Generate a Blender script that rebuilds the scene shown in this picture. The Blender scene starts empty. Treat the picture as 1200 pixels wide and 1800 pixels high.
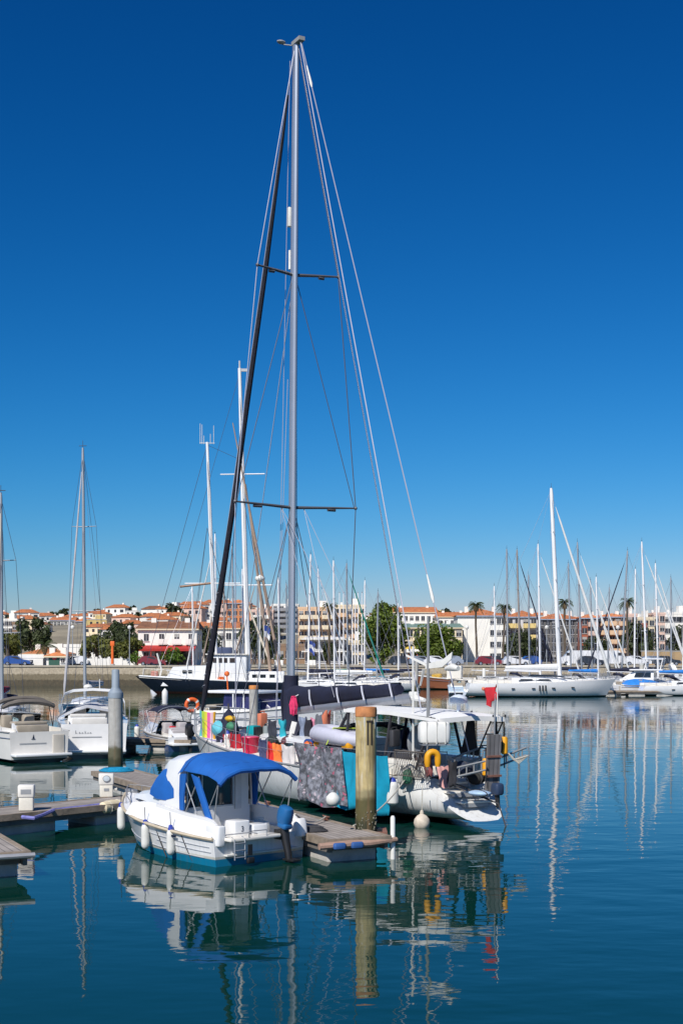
import bpy, bmesh, math, random
from math import sin, cos, pi, radians as R, atan2, sqrt, hypot
from mathutils import Vector, Matrix
random.seed(7)
scene = bpy.context.scene
COL = scene.collection
EYE, F, HX, HY = 4.3, 2400.0, 600.0, 1150.0   # eye height and measured lens, used to survey positions

def at(px, py, z=0.0):
    d = F * (EYE - z) / (py - HY)
    return Vector(((px - HX) * d / F, d, z))
def atd(px, py, d):
    return Vector(((px - HX) * d / F, d, EYE - (py - HY) * d / F))

# ------------------------------------------------------------------ materials
MATS = {}
def nt(name):
    m = bpy.data.materials.new(name); m.use_nodes = True
    n = m.node_tree.nodes; l = m.node_tree.links
    return m, n, l, n['Principled BSDF']
def mat(name, col, rough=.5, metal=0., var=.10, scale=2.5, bump=0., bscale=30., coat=0., island=0.):
    if name in MATS: return MATS[name]
    m, n, l, b = nt(name)
    b.inputs['Roughness'].default_value = rough
    b.inputs['Metallic'].default_value = metal
    if coat:
        b.inputs['Coat Weight'].default_value = coat; b.inputs['Coat Roughness'].default_value = .05
    tc = n.new('ShaderNodeTexCoord')
    nz = n.new('ShaderNodeTexNoise'); nz.inputs['Scale'].default_value = scale; nz.inputs['Detail'].default_value = 6
    nz.inputs['Roughness'].default_value = .62
    l.new(tc.outputs['Object'], nz.inputs['Vector'])
    cr = n.new('ShaderNodeValToRGB'); l.new(nz.outputs['Fac'], cr.inputs['Fac'])
    cr.color_ramp.elements[0].position = .3; cr.color_ramp.elements[1].position = .7
    cr.color_ramp.elements[0].color = (*[max(0, c * (1 - var)) for c in col], 1)
    cr.color_ramp.elements[1].color = (*[min(1, c * (1 + var)) for c in col], 1)
    out = cr.outputs['Color']
    if island:
        g = n.new('ShaderNodeNewGeometry'); mx = n.new('ShaderNodeHueSaturation')
        mr = n.new('ShaderNodeMapRange'); mr.inputs['To Min'].default_value = 1 - island; mr.inputs['To Max'].default_value = 1 + island
        l.new(g.outputs['Random Per Island'], mr.inputs['Value']); l.new(mr.outputs['Result'], mx.inputs['Value'])
        l.new(out, mx.inputs['Color']); out = mx.outputs['Color']
    l.new(out, b.inputs['Base Color'])
    if bump:
        n2 = n.new('ShaderNodeTexNoise'); n2.inputs['Scale'].default_value = bscale; n2.inputs['Detail'].default_value = 4
        l.new(tc.outputs['Object'], n2.inputs['Vector'])
        bp = n.new('ShaderNodeBump'); bp.inputs['Strength'].default_value = bump; bp.inputs['Distance'].default_value = .02
        l.new(n2.outputs['Fac'], bp.inputs['Height']); l.new(bp.outputs['Normal'], b.inputs['Normal'])
    MATS[name] = m
    return m
def band_mat(name, bands, rough=.25, axis='Z', coat=.3, var=.05, wob=0., stain=0.):
    """colours by height: bands = [(upper limit, colour), ...] rising; painted boot stripes, weed lines"""
    if name in MATS: return MATS[name]
    m, n, l, b = nt(name)
    b.inputs['Roughness'].default_value = rough; b.inputs['Coat Weight'].default_value = coat
    tc = n.new('ShaderNodeTexCoord'); sp = n.new('ShaderNodeSeparateXYZ'); l.new(tc.outputs['Object'], sp.inputs[0])
    h = sp.outputs[axis]
    nz = n.new('ShaderNodeTexNoise'); nz.inputs['Scale'].default_value = 3.5; nz.inputs['Detail'].default_value = 7
    l.new(tc.outputs['Object'], nz.inputs['Vector'])
    if wob:
        ma = n.new('ShaderNodeMath'); ma.operation = 'MULTIPLY_ADD'; l.new(nz.outputs['Fac'], ma.inputs[0])
        ma.inputs[1].default_value = wob; l.new(h, ma.inputs[2]); h = ma.outputs[0]
    prev = None
    for i, (lim, c) in enumerate(bands):
        rgb = n.new('ShaderNodeRGB'); rgb.outputs[0].default_value = (*c, 1)
        if prev is None: prev = rgb.outputs[0]; lastlim = lim; continue
        gt = n.new('ShaderNodeMapRange'); gt.interpolation_type = 'SMOOTHSTEP'
        w = .012 + wob * .25
        gt.inputs['From Min'].default_value = lastlim - w; gt.inputs['From Max'].default_value = lastlim + w
        l.new(h, gt.inputs['Value'])
        mx = n.new('ShaderNodeMix'); mx.data_type = 'RGBA'
        l.new(gt.outputs['Result'], mx.inputs['Factor']); l.new(prev, mx.inputs[6]); l.new(rgb.outputs[0], mx.inputs[7])
        prev = mx.outputs[2]; lastlim = lim
    hs = n.new('ShaderNodeHueSaturation'); mr = n.new('ShaderNodeMapRange')
    mr.inputs['To Min'].default_value = 1 - var * 2; mr.inputs['To Max'].default_value = 1 + var * 2
    l.new(nz.outputs['Fac'], mr.inputs['Value']); l.new(mr.outputs['Result'], hs.inputs['Value']); l.new(prev, hs.inputs['Color'])
    out = hs.outputs['Color']
    if stain:
        mp = n.new('ShaderNodeMapping'); mp.inputs['Scale'].default_value = (9, 9, .7); l.new(tc.outputs['Object'], mp.inputs['Vector'])
        n3 = n.new('ShaderNodeTexNoise'); n3.inputs['Scale'].default_value = 1.3; n3.inputs['Detail'].default_value = 5
        l.new(mp.outputs[0], n3.inputs['Vector'])
        r3 = n.new('ShaderNodeMapRange'); r3.inputs['From Min'].default_value = .52; r3.inputs['From Max'].default_value = .7
        r3.inputs['To Max'].default_value = stain; l.new(n3.outputs['Fac'], r3.inputs['Value'])
        mx = n.new('ShaderNodeMix'); mx.data_type = 'RGBA'; l.new(r3.outputs['Result'], mx.inputs['Factor'])
        l.new(out, mx.inputs[6]); mx.inputs[7].default_value = (.16, .10, .045, 1); out = mx.outputs[2]
        if stain > .6:
            mp2 = n.new('ShaderNodeMapping'); mp2.inputs['Scale'].default_value = (5, 5, .35); mp2.inputs['Location'].default_value = (3, 1, 5); l.new(tc.outputs['Object'], mp2.inputs['Vector'])
            n4 = n.new('ShaderNodeTexNoise'); n4.inputs['Scale'].default_value = 1.0; n4.inputs['Detail'].default_value = 7; n4.inputs['Roughness'].default_value = .7; l.new(mp2.outputs[0], n4.inputs['Vector'])
            r4 = n.new('ShaderNodeMapRange'); r4.inputs['From Min'].default_value = .50; r4.inputs['From Max'].default_value = .56; r4.inputs['To Max'].default_value = .75; l.new(n4.outputs['Fac'], r4.inputs['Value'])
            zz = n.new('ShaderNodeMapRange'); zz.inputs['From Min'].default_value = 1.3; zz.inputs['From Max'].default_value = 1.7; l.new(sp.outputs[2], zz.inputs['Value'])
            m5 = n.new('ShaderNodeMath'); m5.operation = 'MULTIPLY'; l.new(r4.outputs['Result'], m5.inputs[0]); l.new(zz.outputs['Result'], m5.inputs[1])
            mx2 = n.new('ShaderNodeMix'); mx2.data_type = 'RGBA'; l.new(m5.outputs[0], mx2.inputs['Factor']); l.new(out, mx2.inputs[6]); mx2.inputs[7].default_value = (.56, .53, .46, 1); out = mx2.outputs[2]
    l.new(out, b.inputs['Base Color'])
    bp = n.new('ShaderNodeBump'); bp.inputs['Strength'].default_value = .12 if wob else .02; bp.inputs['Distance'].default_value = .03
    l.new(nz.outputs['Fac'], bp.inputs['Height']); l.new(bp.outputs['Normal'], b.inputs['Normal'])
    MATS[name] = m
    return m
def plank_mat(name, col, along='Y', w=.14, dark=.45):
    if name in MATS: return MATS[name]
    m, n, l, b = nt(name); b.inputs['Roughness'].default_value = .85
    tc = n.new('ShaderNodeTexCoord'); mp = n.new('ShaderNodeMapping'); l.new(tc.outputs['Object'], mp.inputs['Vector'])
    if along == 'Y': mp.inputs['Rotation'].default_value = (0, 0, R(90))
    bt = n.new('ShaderNodeTexBrick'); l.new(mp.outputs[0], bt.inputs['Vector'])
    bt.inputs['Scale'].default_value = 1; bt.inputs['Brick Width'].default_value = 2.4; bt.inputs['Row Height'].default_value = w
    bt.inputs['Mortar Size'].default_value = .012; bt.inputs['Mortar Smooth'].default_value = .3
    bt.inputs['Color1'].default_value = (*[c * .8 for c in col], 1); bt.inputs['Color2'].default_value = (*[c * 1.2 for c in col], 1)
    bt.inputs['Mortar'].default_value = (*[c * dark for c in col], 1)
    nz = n.new('ShaderNodeTexNoise'); nz.inputs['Scale'].default_value = 2.2; nz.inputs['Detail'].default_value = 8
    l.new(tc.outputs['Object'], nz.inputs['Vector'])
    hs = n.new('ShaderNodeHueSaturation'); mr = n.new('ShaderNodeMapRange'); mr.inputs['To Min'].default_value = .55; mr.inputs['To Max'].default_value = 1.45
    l.new(nz.outputs['Fac'], mr.inputs['Value']); l.new(mr.outputs['Result'], hs.inputs['Value']); l.new(bt.outputs['Color'], hs.inputs['Color'])
    l.new(hs.outputs['Color'], b.inputs['Base Color'])
    bp = n.new('ShaderNodeBump'); bp.inputs['Strength'].default_value = .5; bp.inputs['Distance'].default_value = .02; bp.invert = True
    l.new(bt.outputs['Fac'], bp.inputs['Height']); l.new(bp.outputs['Normal'], b.inputs['Normal'])
    MATS[name] = m
    return m
def tile_mat(name, col, scale=9.):
    if name in MATS: return MATS[name]
    m, n, l, b = nt(name); b.inputs['Roughness'].default_value = .8
    tc = n.new('ShaderNodeTexCoord')
    nz = n.new('ShaderNodeTexNoise'); nz.inputs['Scale'].default_value = 1.2; nz.inputs['Detail'].default_value = 8; nz.inputs['Roughness'].default_value = .7
    l.new(tc.outputs['Object'], nz.inputs['Vector'])
    cr = n.new('ShaderNodeValToRGB'); l.new(nz.outputs['Fac'], cr.inputs['Fac'])
    cr.color_ramp.elements[0].position = .32; cr.color_ramp.elements[1].position = .68
    cr.color_ramp.elements[0].color = (*[c * .55 for c in col], 1); cr.color_ramp.elements[1].color = (*[min(1, c * 1.3) for c in col], 1)
    l.new(cr.outputs['Color'], b.inputs['Base Color'])
    wv = n.new('ShaderNodeTexWave'); wv.inputs['Scale'].default_value = scale / 6.3; l.new(tc.outputs['Object'], wv.inputs['Vector'])
    bp = n.new('ShaderNodeBump'); bp.inputs['Strength'].default_value = .6; bp.inputs['Distance'].default_value = .05
    l.new(wv.outputs['Fac'], bp.inputs['Height']); l.new(bp.outputs['Normal'], b.inputs['Normal'])
    MATS[name] = m
    return m
def spots_mat(name, base, cols, scale=14):
    if name in MATS: return MATS[name]
    m, n, l, b = nt(name); b.inputs['Roughness'].default_value = .85
    tc = n.new('ShaderNodeTexCoord')
    nz = n.new('ShaderNodeTexNoise'); nz.inputs['Scale'].default_value = scale * .55; nz.inputs['Detail'].default_value = 3
    l.new(tc.outputs['Object'], nz.inputs['Vector'])
    cr = n.new('ShaderNodeValToRGB'); l.new(nz.outputs['Fac'], cr.inputs['Fac']); e = cr.color_ramp.elements
    e[0].position = .4; e[0].color = (*[c * .45 for c in base], 1); e[1].position = .62; e[1].color = (*[c * 1.5 for c in base], 1)
    vo = n.new('ShaderNodeTexVoronoi'); vo.inputs['Scale'].default_value = scale * .5; l.new(tc.outputs['Object'], vo.inputs['Vector'])
    r2 = n.new('ShaderNodeValToRGB'); r2.color_ramp.interpolation = 'CONSTANT'
    sp = n.new('ShaderNodeSeparateColor'); l.new(vo.outputs['Color'], sp.inputs[0]); l.new(sp.outputs[0], r2.inputs['Fac'])
    e = r2.color_ramp.elements; e[0].color = (*cols[0], 1); e[1].position = .4; e[1].color = (*cols[1], 1)
    q = e.new(.75); q.color = (*cols[2], 1)
    lt = n.new('ShaderNodeMath'); lt.operation = 'LESS_THAN'; lt.inputs[1].default_value = .27; l.new(vo.outputs['Distance'], lt.inputs[0])
    nd = n.new('ShaderNodeTexNoise'); nd.inputs['Scale'].default_value = scale * .9; nd.inputs['Detail'].default_value = 3; l.new(tc.outputs['Object'], nd.inputs['Vector'])
    va = n.new('ShaderNodeVectorMath'); va.operation = 'MULTIPLY_ADD'; va.inputs[1].default_value = (.22, .22, .22); l.new(nd.outputs['Color'], va.inputs[0]); l.new(tc.outputs['Object'], va.inputs[2]); l.new(va.outputs[0], vo.inputs['Vector'])
    mx = n.new('ShaderNodeMix'); mx.data_type = 'RGBA'; l.new(lt.outputs[0], mx.inputs['Factor'])
    l.new(cr.outputs['Color'], mx.inputs[6]); l.new(r2.outputs['Color'], mx.inputs[7]); l.new(mx.outputs[2], b.inputs['Base Color'])
    MATS[name] = m
    return m
def glass_mat(name, col=(.02, .025, .03), rough=.05):
    return mat(name, col, rough, 0, .2, 1.5, coat=.5)
def clear_mat(name, tint=(.75, .88, .86)):
    if name in MATS: return MATS[name]
    m, n, l, b = nt(name)
    tr = n.new('ShaderNodeBsdfTransparent'); tr.inputs[0].default_value = (*tint, 1)
    gl = n.new('ShaderNodeBsdfGlossy'); gl.inputs['Roughness'].default_value = .03
    fr = n.new('ShaderNodeFresnel'); fr.inputs['IOR'].default_value = 1.6
    mx = n.new('ShaderNodeMixShader'); l.new(fr.outputs[0], mx.inputs[0]); l.new(tr.outputs[0], mx.inputs[1]); l.new(gl.outputs[0], mx.inputs[2])
    l.new(mx.outputs[0], n['Material Output'].inputs['Surface'])
    MATS[name] = m
    return m

GEL = mat('white_gelcoat', (.80, .80, .79), .25, var=.05, scale=1.3, coat=.3)
GEL2 = mat('cream_gelcoat', (.78, .74, .66), .3, var=.06, scale=1.3, coat=.2)
DECKM = mat('deck_nonskid', (.72, .70, .65), .7, var=.08, scale=4, bump=.15, bscale=90)
STEEL = mat('stainless_steel', (.42, .43, .44), .45, .6, .1)
ALU = mat('anodised_mast', (.44, .47, .52), .36, .6, .07, .5)
WMAST = mat('white_painted_mast', (.80, .80, .80), .35, var=.06, scale=.8)
GMAST = mat('grey_mast', (.40, .42, .44), .4, .4, .08, .8)
BMAST = mat('brown_grey_mast', (.30, .26, .23), .5, .1, .1, .8)
WIRE = mat('rigging_wire', (.50, .50, .56), .4, .4, .05)
WIRED = mat('dark_rigging_wire', (.10, .11, .14), .5, .2, .05)
NAVY = mat('navy_canvas', (.010, .013, .036), .85, var=.3, scale=3, bump=.3, bscale=9)
NAVYP = mat('navy_paint', (.012, .018, .04), .2, var=.15, coat=.4)
BLACK = mat('black_plastic', (.015, .015, .016), .45, var=.2)
BLACKC = mat('black_canvas', (.018, .018, .024), .8, var=.3, bump=.2, bscale=12)
BLUE = mat('royal_blue_canvas', (.006, .105, .40), .75, var=.12, scale=2.5, bump=.35, bscale=5)
TEAL = mat('turquoise_cloth', (.0, .30, .46), .85, var=.12, scale=3, bump=.5, bscale=5)
RED = mat('red_cloth', (.55, .02, .03), .8, var=.2, bump=.3, bscale=10)
CRIM = mat('crimson_plastic', (.55, .015, .06), .4, var=.1)
ORANGE = mat('orange_plastic', (.75, .14, .02), .5, var=.12)
CORAL = mat('coral_plastic', (.62, .19, .10), .5, var=.12)
YELLOW = mat('yellow_foam', (.75, .34, .008), .55, var=.1)
GREY = mat('grey_plastic', (.30, .31, .32), .6, var=.12)
LGREY = mat('pale_grey_rubber', (.50, .50, .58), .6, var=.1, bump=.2, bscale=6)
PLASW = mat('white_plastic', (.72, .71, .66), .45, var=.08, scale=5)
CAPB = mat('blue_fender_cap', (.02, .05, .35), .5, var=.1)
ROPEM = mat('pale_rope', (.50, .47, .40), .9, var=.2, scale=20)
ROPED = mat('dark_rope', (.05, .05, .055), .9, var=.2, scale=20)
ROPEB = mat('blue_rope', (.0, .22, .40), .9, var=.3, scale=20)
GLASS = glass_mat('dark_window_glass')
SCREEN = clear_mat('windscreen_glass')
TEAKM = plank_mat('weathered_deck_planks', (.30, .265, .235), 'Y', .15)
EDGEW = mat('weathered_edge_timber', (.27, .215, .16), .85, var=.35, scale=3, bump=.4, bscale=12)
CONC = mat('float_concrete', (.46, .44, .40), .85, var=.2, scale=3, bump=.3)
RUST = mat('rusty_iron', (.22, .10, .07), .8, var=.35, scale=6, bump=.3)
BEIGE = mat('beige_canvas', (.36, .31, .24), .85, var=.15, bump=.3, bscale=8)
BROWNC = mat('brown_grey_canvas', (.16, .14, .12), .85, var=.2, bump=.3, bscale=8)

# ------------------------------------------------------------------ mesh builder
class MB:
    def __init__(s): s.v = []; s.f = []; s.m = []
    def add(s, vs, fs, mi=0):
        o = len(s.v); s.v += [tuple(p) for p in vs]
        s.f += [[i + o for i in f] for f in fs]; s.m += [mi] * len(fs); return s
    def box(s, c, d, rz=0., rx=0., ry=0., mi=0, taper=1.):
        M = Matrix.Rotation(rz, 3, 'Z') @ Matrix.Rotation(ry, 3, 'Y') @ Matrix.Rotation(rx, 3, 'X')
        vs = []
        for z in (-1, 1):
            k = taper if z > 0 else 1
            for x, y in ((-1, -1), (1, -1), (1, 1), (-1, 1)):
                vs.append(Vector(c) + M @ Vector((x * d[0] / 2 * k, y * d[1] / 2 * k, z * d[2] / 2)))
        return s.add(vs, [(3, 2, 1, 0), (4, 5, 6, 7), (0, 1, 5, 4), (1, 2, 6, 5), (2, 3, 7, 6), (3, 0, 4, 7)], mi)
    def rbox(s, c, d, r=.05, rz=0., rx=0., ry=0., mi=0, n=3):
        """box rounded about its vertical edges and softened top and bottom"""
        M = Matrix.Rotation(rz, 3, 'Z') @ Matrix.Rotation(ry, 3, 'Y') @ Matrix.Rotation(rx, 3, 'X')
        r = min(r, d[0] / 2 * .98, d[1] / 2 * .98, d[2] / 2 * .98); rings = []
        for z, ins in ((-d[2] / 2, r), (-d[2] / 2 + r * .3, r * .3), (-d[2] / 2 + r, 0), (d[2] / 2 - r, 0), (d[2] / 2 - r * .3, r * .3), (d[2] / 2, r)):
            ring = []
            for k, (sx, sy) in enumerate(((1, 1), (-1, 1), (-1, -1), (1, -1))):
                for j in range(n + 1):
                    a = k * pi / 2 + j / n * pi / 2; rr = max(r - ins * .6, .001)
                    ring.append(Vector(c) + M @ Vector((sx * (d[0] / 2 - r) + cos(a) * rr - sx * ins * .0, sy * (d[1] / 2 - r) + sin(a) * rr, z)))
            rings.append(ring)
        return s.loft(rings, True, True, True, mi)
    def tube(s, pts, r, n=6, cap=True, mi=0):
        pts = [Vector(p) for p in pts]; rs = r if isinstance(r, (list, tuple)) else [r] * len(pts); rings = []
        up = None
        for i, p in enumerate(pts):
            a = pts[max(i - 1, 0)]; b = pts[min(i + 1, len(pts) - 1)]; t = (b - a)
            if t.length < 1e-9: t = Vector((0, 0, 1))
            t.normalize()
            ref = Vector((0, 0, 1)) if abs(t.z) < .95 else Vector((1, 0, 0))
            u = t.cross(ref).normalized(); w = u.cross(t).normalized()
            if up is not None and u.dot(up) < 0: u = -u; w = -w
            up = u
            rings.append([p + (u * cos(2 * pi * k / n) + w * sin(2 * pi * k / n)) * rs[i] for k in range(n)])
        return s.loft(rings, True, cap, cap, mi)
    def lathe(s, prof, c=(0, 0, 0), n=16, mi=0, M=None):
        rings = []
        for r, z in prof:
            ring = []
            for k in range(n):
                p = Vector((r * cos(2 * pi * k / n), r * sin(2 * pi * k / n), z))
                if M: p = M @ p
                ring.append(Vector(c) + p)
            rings.append(ring)
        return s.loft(rings, True, True, True, mi)
    def loft(s, rings, closed=True, cap0=True, cap1=True, mi=0):
        n = len(rings[0]); vs = [p for r in rings for p in r]; fs = []
        for i in range(len(rings) - 1):
            for k in range(n if closed else n - 1):
                k2 = (k + 1) % n
                fs.append((i * n + k, i * n + k2, (i + 1) * n + k2, (i + 1) * n + k))
        if cap0: fs.append(tuple(range(n - 1, -1, -1)))
        if cap1: fs.append(tuple((len(rings) - 1) * n + k for k in range(n)))
        return s.add(vs, fs, mi)
    def ext(s, poly, vec, mi=0):
        vec = Vector(vec); return s.loft([[Vector(p) for p in poly], [Vector(p) + vec for p in poly]], True, True, True, mi)
    def blob(s, c, r, n=10, m=7, mi=0, jit=0.):
        rings = []
        rr = r if isinstance(r, (tuple, list)) else (r, r, r)
        for i in range(m + 1):
            a = pi * i / m; ring = []
            for k in range(n):
                j = 1 + random.uniform(-jit, jit)
                q = max(sin(a), .02)
                ring.append(Vector(c) + Vector((rr[0] * q * cos(2 * pi * k / n) * j, rr[1] * q * sin(2 * pi * k / n) * j, -rr[2] * cos(a) * j)))
            rings.append(ring)
        return s.loft(rings, True, True, True, mi)
    def sheet(s, grid, th=.01, mi=0):
        """cloth: a grid of points given a thickness"""
        R_, C_ = len(grid), len(grid[0]); g = [[Vector(p) for p in r] for r in grid]
        nrm = (g[0][-1] - g[0][0]).cross(g[-1][0] - g[0][0]).normalized() * th
        top = [p + nrm for r in g for p in r]; bot = [p for r in g for p in r]; N = R_ * C_; fs = []
        for i in range(R_ - 1):
            for j in range(C_ - 1):
                a = i * C_ + j; q = (a, a + 1, a + C_ + 1, a + C_)
                fs.append(q); fs.append(tuple(x + N for x in reversed(q)))
        rim = [j for j in range(C_)] + [i * C_ + C_ - 1 for i in range(1, R_)] + [(R_ - 1) * C_ + j for j in range(C_ - 2, -1, -1)] + [i * C_ for i in range(R_ - 2, 0, -1)]
        for k in range(len(rim)):
            a, b = rim[k], rim[(k + 1) % len(rim)]; fs.append((a, b, b + N, a + N))
        return s.add(top + bot, fs, mi)
    def build(s, name, m, parent=None, angle=38, loc=None, flip=True):
        me = bpy.data.meshes.new(name); me.from_pydata(s.v, [], s.f)
        for x in (m if isinstance(m, (list, tuple)) else [m]): me.materials.append(x)
        for p, i in zip(me.polygons, s.m): p.material_index = i
        if flip:
            bm = bmesh.new(); bm.from_mesh(me); bmesh.ops.recalc_face_normals(bm, faces=bm.faces)
            ca = R(angle)
            for e in bm.edges:
                if len(e.link_faces) == 2:
                    e.smooth = e.calc_face_angle(0) < ca
            for f in bm.faces: f.smooth = True
            bm.to_mesh(me); bm.free()
        o = bpy.data.objects.new(name, me); COL.objects.link(o)
        if parent: o.parent = parent
        if loc is not None: o.location = loc
        return o
def tag(o, label=None, cat=None, group=None, kind=None):
    if label: o['label'] = label
    if cat: o['category'] = cat
    if group: o['group'] = group
    if kind: o['kind'] = kind
    return o
def empty(name, loc, rz=0., label=None, cat=None, group=None):
    o = bpy.data.objects.new(name, None); COL.objects.link(o); o.location = loc; o.rotation_euler = (0, 0, rz)
    o.empty_display_size = .2
    return tag(o, label, cat, group)
def kids(o): return [c for c in bpy.data.objects if c.parent == o]
def copy_tree(o, loc=None, rz=None, label=None, sc=None, parent=None):
    c = o.copy(); COL.objects.link(c)
    if parent: c.parent = parent
    if loc is not None: c.location = loc
    if rz is not None: c.rotation_euler = (0, 0, rz)
    if sc is not None: c.scale = sc if isinstance(sc, (tuple, list)) else (sc, sc, sc)
    if label: c['label'] = label
    for ch in KID.get(o.name) or KID.setdefault(o.name, kids(o)): copy_tree(ch, parent=c)
    return c
KID = {}
def lerp(a, b, t): return a + (b - a) * t
def sstep(a, b, x):
    t = max(0, min(1, (x - a) / (b - a))); return t * t * (3 - 2 * t)

# ------------------------------------------------------------------ camera, sky and sun
cam_d = bpy.data.cameras.new('camera'); cam = bpy.data.objects.new('camera', cam_d); COL.objects.link(cam)
cam.location = (0, 0, EYE); cam.rotation_euler = (R(90), 0, 0)
cam_d.sensor_width = 36; cam_d.lens = F / 1800 * 36; cam_d.shift_y = (HY - 900) / 1800
cam_d.clip_start = .5; cam_d.clip_end = 20000
scene.camera = cam
SUN_AZ = atan2(-.45, -.893); SUN_EL = R(44)
w = bpy.data.worlds.new('World'); scene.world = w; w.use_nodes = True
n = w.node_tree.nodes; l = w.node_tree.links; bg = n['Background']
sky = n.new('ShaderNodeTexSky'); sky.sky_type = 'NISHITA'; sky.sun_disc = False
sky.sun_elevation = SUN_EL; sky.sun_rotation = SUN_AZ; sky.altitude = 0; sky.air_density = 1.0; sky.dust_density = .25; sky.ozone_density = 3.5
# the deep, polarised blue of this sky: each channel gets its own contrast
sc_ = n.new('ShaderNodeSeparateColor'); cc_ = n.new('ShaderNodeCombineColor'); l.new(sky.outputs[0], sc_.inputs[0])
for k, (g_, k_) in enumerate(((3.0, 1.15), (1.50, .745), (1.32, 1.0))):
    m1 = n.new('ShaderNodeMath'); m1.operation = 'MULTIPLY'; m1.inputs[1].default_value = .1; l.new(sc_.outputs[k], m1.inputs[0])
    m2 = n.new('ShaderNodeMath'); m2.operation = 'POWER'; m2.inputs[1].default_value = g_; l.new(m1.outputs[0], m2.inputs[0])
    m3 = n.new('ShaderNodeMath'); m3.operation = 'MULTIPLY'; m3.inputs[1].default_value = k_ * 10; l.new(m2.outputs[0], m3.inputs[0])
    m4 = n.new('ShaderNodeMath'); m4.operation = 'MINIMUM'; m4.inputs[1].default_value = 11; l.new(m3.outputs[0], m4.inputs[0])
    l.new(m4.outputs[0], cc_.inputs[k])
l.new(cc_.outputs[0], bg.inputs[0])
bg.inputs[1].default_value = .1
sd = bpy.data.lights.new('sun', 'SUN'); sd.energy = 5.0; sd.angle = R(.55); sd.color = (1, .955, .89)
sun = bpy.data.objects.new('sun', sd); COL.objects.link(sun)
S = Vector((sin(SUN_AZ) * cos(SUN_EL), cos(SUN_AZ) * cos(SUN_EL), sin(SUN_EL)))
sun.rotation_euler = S.to_track_quat('Z', 'Y').to_euler(); sun.location = S * 100
scene.view_settings.view_transform = 'Standard'; scene.view_settings.look = 'None'; scene.view_settings.gamma = 1
scene.view_settings.exposure = 0; scene.view_settings.use_curve_mapping = False
scene.cycles.max_bounces = 8; scene.cycles.transparent_max_bounces = 12
scene.cycles.use_denoising = True
try: scene.cycles.use_adaptive_sampling = False
except Exception: pass

# ------------------------------------------------------------------ water and land
def water():
    m, n, l, b = nt('harbour_water')
    b.inputs['Base Color'].default_value = (.002, .033, .025, 1); b.inputs['Roughness'].default_value = .02; b.inputs['IOR'].default_value = 1.333
    tc = n.new('ShaderNodeTexCoord'); hsum = None
    big = n.new('ShaderNodeTexNoise'); big.inputs['Scale'].default_value = .045; big.inputs['Detail'].default_value = 2
    l.new(tc.outputs['Object'], big.inputs['Vector'])
    mr = n.new('ShaderNodeMapRange'); mr.inputs['From Min'].default_value = .38; mr.inputs['From Max'].default_value = .66
    mr.inputs['To Min'].default_value = .35; mr.inputs['To Max'].default_value = 1.8; l.new(big.outputs['Fac'], mr.inputs['Value'])
    for sx, sy, rot, amp, det in ((.55, 1.15, 12, .0105, 2), (1.7, 2.9, -20, .0034, 2.5), (.12, .22, 5, .012, 1)):
        mp = n.new('ShaderNodeMapping'); mp.inputs['Scale'].default_value = (sx, sy, 1); mp.inputs['Rotation'].default_value = (0, 0, R(rot))
        l.new(tc.outputs['Object'], mp.inputs['Vector'])
        nz = n.new('ShaderNodeTexNoise'); nz.inputs['Scale'].default_value = 1; nz.inputs['Detail'].default_value = det; nz.inputs['Roughness'].default_value = .4
        l.new(mp.outputs[0], nz.inputs['Vector'])
        mu = n.new('ShaderNodeMath'); mu.operation = 'MULTIPLY_ADD'; mu.inputs[1].default_value = amp; mu.inputs[2].default_value = 0
        l.new(nz.outputs['Fac'], mu.inputs[0])
        if hsum is not None: l.new(hsum, mu.inputs[2])
        hsum = mu.outputs[0]
    mm = n.new('ShaderNodeMath'); mm.operation = 'MULTIPLY'; l.new(hsum, mm.inputs[0]); l.new(mr.outputs['Result'], mm.inputs[1])
    bp = n.new('ShaderNodeBump'); bp.inputs['Strength'].default_value = 1; bp.inputs['Distance'].default_value = 1.0
    l.new(mm.outputs[0], bp.inputs['Height']); l.new(bp.outputs['Normal'], b.inputs['Normal'])
    mb = MB(); mb.add([(-500, -60, 0), (500, -60, 0), (500, 200, 0), (-500, 200, 0)], [(0, 1, 2, 3)])
    tag(mb.build('water', m), 'calm dark teal harbour water with soft ripples', None, None, 'structure')
water()
QY = 188.0; QZ = 2.55
def hz(x, y):
    h = QZ
    h += 11.5 * sstep(330, 520, y) + 5 * sstep(520, 800, y)
    k = (x + 40) / 55; h += 4.5 * sstep(360, 500, y) * math.exp(-k * k)
    k = (x - 75) / 60; h += 1.5 * sstep(400, 520, y) * math.exp(-k * k)
    return h
def land():
    mb = MB(); xs = [-3000, -800, -400] + [-300 + 20 * i for i in range(31)] + [400, 800, 3000]
    ys = [QY + 1.5] + [200 + 20 * i for i in range(31)] + [900, 1500, 4000]
    vs = [(x, y, hz(x, y)) for y in ys for x in xs]; W = len(xs)
    fs = [(j * W + i, j * W + i + 1, (j + 1) * W + i + 1, (j + 1) * W + i) for j in range(len(ys) - 1) for i in range(W - 1)]
    mb.add(vs, fs)
    m = mat('dry_ground', (.24, .21, .15), .9, var=.35, scale=.05, bump=.2, bscale=.5)
    tag(mb.build('ground', m), 'pale dusty ground rising from the quay to a low hill', None, None, 'structure')
land()
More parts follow.
